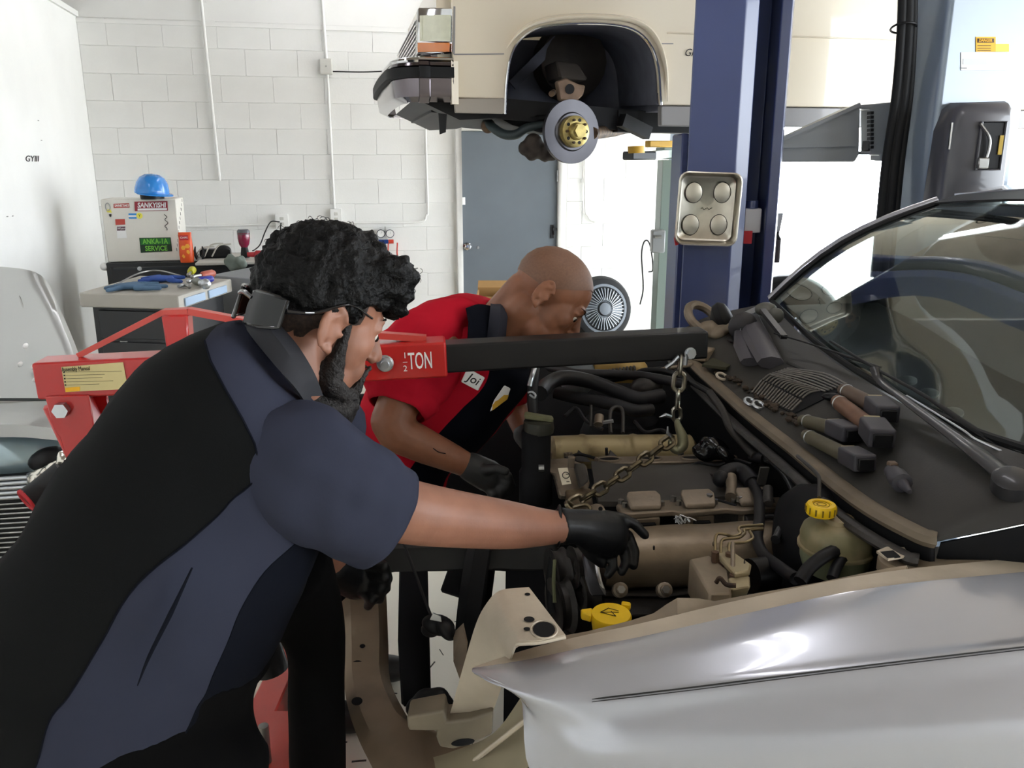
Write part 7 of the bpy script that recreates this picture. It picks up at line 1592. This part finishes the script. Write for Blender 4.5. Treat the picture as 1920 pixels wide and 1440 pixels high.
M_gl = mat('blue_work_glove', '#4f6b86', 0.8, var=0.15, vscale=12); M_gl2 = mat('royal_blue_glove', '#2f4f98', 0.75, var=0.12, vscale=12)
def work_glove(label, pts, m, palm):
    g = G(); g.ell(tray(*palm, 0.018), V((0.075, 0, 0)), V((0, 0.06, 0)), V((0, 0, 0.018)))
    for a_, b_ in pts: g.capsule(tray(*a_, 0.015), tray(*b_, 0.013), 0.016, 0.012, 10)
    return obj('work_glove', remesh(g, 0.007, 2), m, label=label, cat='glove', sharp=180)
work_glove('flat slate blue work glove at the front of the grey tray', [((232, 540), (199, 545)), ((235, 543), (202, 549)), ((255, 546), (300, 545)), ((258, 541), (312, 541)), ((250, 538), (296, 536))], M_gl, (245, 542))
work_glove('royal blue work glove behind the slate one on the grey tray', [((300, 524), (268, 527)), ((305, 528), (262, 531)), ((320, 525), (345, 524)), ((318, 530), (340, 532))], M_gl2, (303, 528))
def stick_tool(name, label, cat, pa, pb, pc, m1, m2, r1=0.014, r2=0.005):
    a_, b_, c_ = tray(*pa, r1), tray(*pb, r1), tray(*pc, r1); t = thing(name, label, cat, a_ - UP * r1)
    obj('handle', G().tube([a_, a_.lerp(b_, 0.15), a_.lerp(b_, 0.85), b_], [r1 * 0.7, r1, r1 * 0.9, r1 * 0.6], 12), m1, t); obj('shaft', G().cyl(b_, c_, r2, 8), m2, t); obj('tip', G().ball(c_, r2 * 1.5, 8, 6), m2, t); return t
stick_tool('screwdriver', 'screwdriver with a red rounded handle at the back of the grey tray', 'screwdriver', (402, 520), (378, 524), (362, 527), mat('handle_coral', '#b5604e', 0.4), M_steel, 0.024, 0.01)
stick_tool('screwdriver', 'screwdriver with a yellow green handle among the gloves', 'screwdriver', (362, 513), (358, 518), (354, 523), mat('handle_lime', '#b7b428', 0.4), M_steel, 0.024, 0.008)
stick_tool('nut_driver', 'blue handled nut driver lying across the grey tray', 'nut driver', (400, 529), (372, 532), (354, 534), mat('handle_indigo', '#3a3f9a', 0.4), M_zinc, 0.02, 0.009)
stick_tool('flashlight', 'grey barrelled flashlight with a silver head on the grey tray', 'flashlight', (366, 534), (378, 538), (386, 540), mat('barrel_grey', '#6b6d64', 0.35, 0.3), M_zinc, 0.022, 0.02)
stick_tool('spring_clamp', 'small silver spring clamp at the edge of the grey tray', 'clamp', (335, 541), (345, 539), (355, 541), M_zinc, M_steel, 0.012, 0.008)
c_ = catmull([tray(220, 536, 0.01), tray(262, 522, 0.03), tray(300, 517, 0.03), tray(345, 522, 0.01)], 6); obj('steel_rod', G().tube(c_, 0.005, 8), M_steel, label='thin bent steel rod arching over the blue gloves', cat='rod')
# grey cabinet side beyond the cart
gp = [P(433, 532, 4.75), P(560, 496, 5.3), P(600, 486, 5.5), P(600, 640, 5.5), P(433, 700, 4.75)]
a_, b_ = gp[0] + V((0.06, 0.2, 0)), gp[2] + V((0.0, -0.06, -0.03)); zt3 = a_.z + 0.02
d = thing('side_cabinet', 'mid grey steel cabinet side with a small red tag next to the tool cart', 'cabinet', V((a_.x, a_.y, 0)).lerp(V((b_.x, b_.y, 0)), 0.5))
A0, B0_ = V((a_.x, a_.y, 0.02)), V((b_.x, b_.y, 0.02)); inn = V((-0.25, 0.45, 0)) * 0.6
inn = V(((B0_ - A0).y * -1, (B0_ - A0).x, 0)).normalized() * 0.35
obj('side_panel', G().prism([A0, B0_, V((b_.x, b_.y, b_.z)), V((a_.x, a_.y, a_.z))], inn), mat('cabinet_grey', '#82868b', 0.45, var=0.07, vscale=4), d, bevel=0.004)
obj('edge_trim', G().bar(a_ + V((0, -0.004, 0)), b_ + V((0, -0.004, 0)), 0.01, 0.012), M_top, d)
tg = PP(425, 541, a_, V((inn.x, inn.y, 0))); tg = a_.lerp(b_, 0.03) - UP * 0.05 - inn.normalized() * 0.004
tgo = obj('red_tag', G().obox(tg, (B0_ - A0).normalized() * 0.016, inn.normalized() * 0.002, UP * 0.022), mat('tag_red', '#d63a30', 0.5), d)
# turbine-style wheel leaning by the door
wc_ = WP(1124, 602, 0.30); wc_.z = 0.302
wt = thing('spare_wheel', 'tyre with finned turbine style wheel cover leaning by the grey door', 'wheel', V((wc_.x, wc_.y, 0)))
ax = (N * 0.97 + UP * 0.16 + E * 0.1).normalized()
obj('tyre', G().lathe(wc_, ax, [(0.2, -0.09), (0.265, -0.09), (0.293, -0.05), (0.296, 0.03), (0.27, 0.08), (0.235, 0.09), (0.21, 0.085)], 40), M_rubber, wt)
cov = obj('wheel_cover', G().lathe(wc_, ax, [(0.23, 0.08), (0.222, 0.094), (0.2, 0.094), (0.19, 0.084), (0.065, 0.10), (0.055, 0.12), (0.0, 0.124)], 40), mat('cover_grey', '#54585c', 0.4, 0.6), wt)
u_, v_, w_ = frame(ax)
for k in range(36):
    q = 2 * math.pi * k / 36; q2 = q + 0.12; p0 = wc_ + (u_ * math.cos(q) + v_ * math.sin(q)) * 0.075 + ax * 0.108; p1 = wc_ + (u_ * math.cos(q2) + v_ * math.sin(q2)) * 0.186 + ax * 0.097
    obj('fin', G().bar(p0, p1, 0.006, 0.016, ax), mat('fin_grey', '#8f9396', 0.35, 0.8), cov)
# cardboard box behind the red-shirted mechanic
bx0 = P(893, 575, 6.2); zt4 = P(920, 557, 6.2).z
d = thing('cardboard_box', 'open brown cardboard box by the door behind the bending mechanic', 'box', V((P(922, 560, 6.3).x, 6.35, 0)))
xl, xr = P(893, 560, 6.2).x, P(955, 560, 6.2).x
M_card = mat('cardboard', '#a5804f', 0.8, var=0.08, vscale=6)
for lo, hi, nm in (((xl, 6.2, 0), (xr, 6.21, zt4), 'front_panel'), ((xl, 6.5, 0), (xr, 6.51, zt4 + 0.02), 'back_panel'), ((xl, 6.21, 0), (xl + 0.01, 6.5, zt4 + 0.01), 'side_panel'), ((xr - 0.01, 6.21, 0), (xr, 6.5, zt4 + 0.01), 'side_panel'), ((xl + 0.01, 6.21, 0.0), (xr - 0.01, 6.5, 0.01), 'bottom_panel')): obj(nm, G().box(lo, hi), M_card, d)
obj('flap', G().prism([V((xl, 6.5, zt4 + 0.02)), V((xr, 6.5, zt4 + 0.02)), V((xr, 6.6, zt4 + 0.06)), V((xl, 6.6, zt4 + 0.06))], UP * 0.008), M_card, d)
# black extinguisher-like bottle hung on the blue column's far side, and a tyre outside
p = P(1452, 492, 3.56)
d = thing('grease_gun', 'dark slim canister hanging on the far edge of the blue column', 'canister', p)
obj('barrel', G().cyl(p, P(1455, 448, 3.56), 0.022, 16), mat('canister_brown', '#4a4446', 0.35, 0.3), d, bevel=0.003); obj('head', G().lathe(P(1455, 448, 3.56), UP, [(0.022, 0), (0.014, 0.012), (0.008, 0.03), (0, 0.032)], 14), M_dark, d)
obj('strap', G().bar(P(1453, 446, 3.56), P(1462, 400, 3.54), 0.03, 0.006), mat('strap_grey', '#b5b7ba', 0.5), d)
tp = V((P(1478, 540, 5.0).x, 5.0, 0.0))
d = thing('loose_tyre', 'black tyre standing upright outside the open bay door', 'tyre', tp + UP * 0.0); cz = P(1478, 516, 5.0).z
obj('tread', G().lathe(tp + UP * (cz - 0.33), V((0.5, 1, 0)), [(0.2, -0.1), (0.3, -0.1), (0.33, -0.06), (0.33, 0.06), (0.3, 0.1), (0.2, 0.1)], 36), M_rubber, d)
obj('wheel_disc', G().lathe(tp + UP * (cz - 0.33), V((0.5, 1, 0)), [(0.2, -0.08), (0.1, -0.04), (0.0, -0.04)], 24), M_steel, d)
bpy.context.view_layer.update()
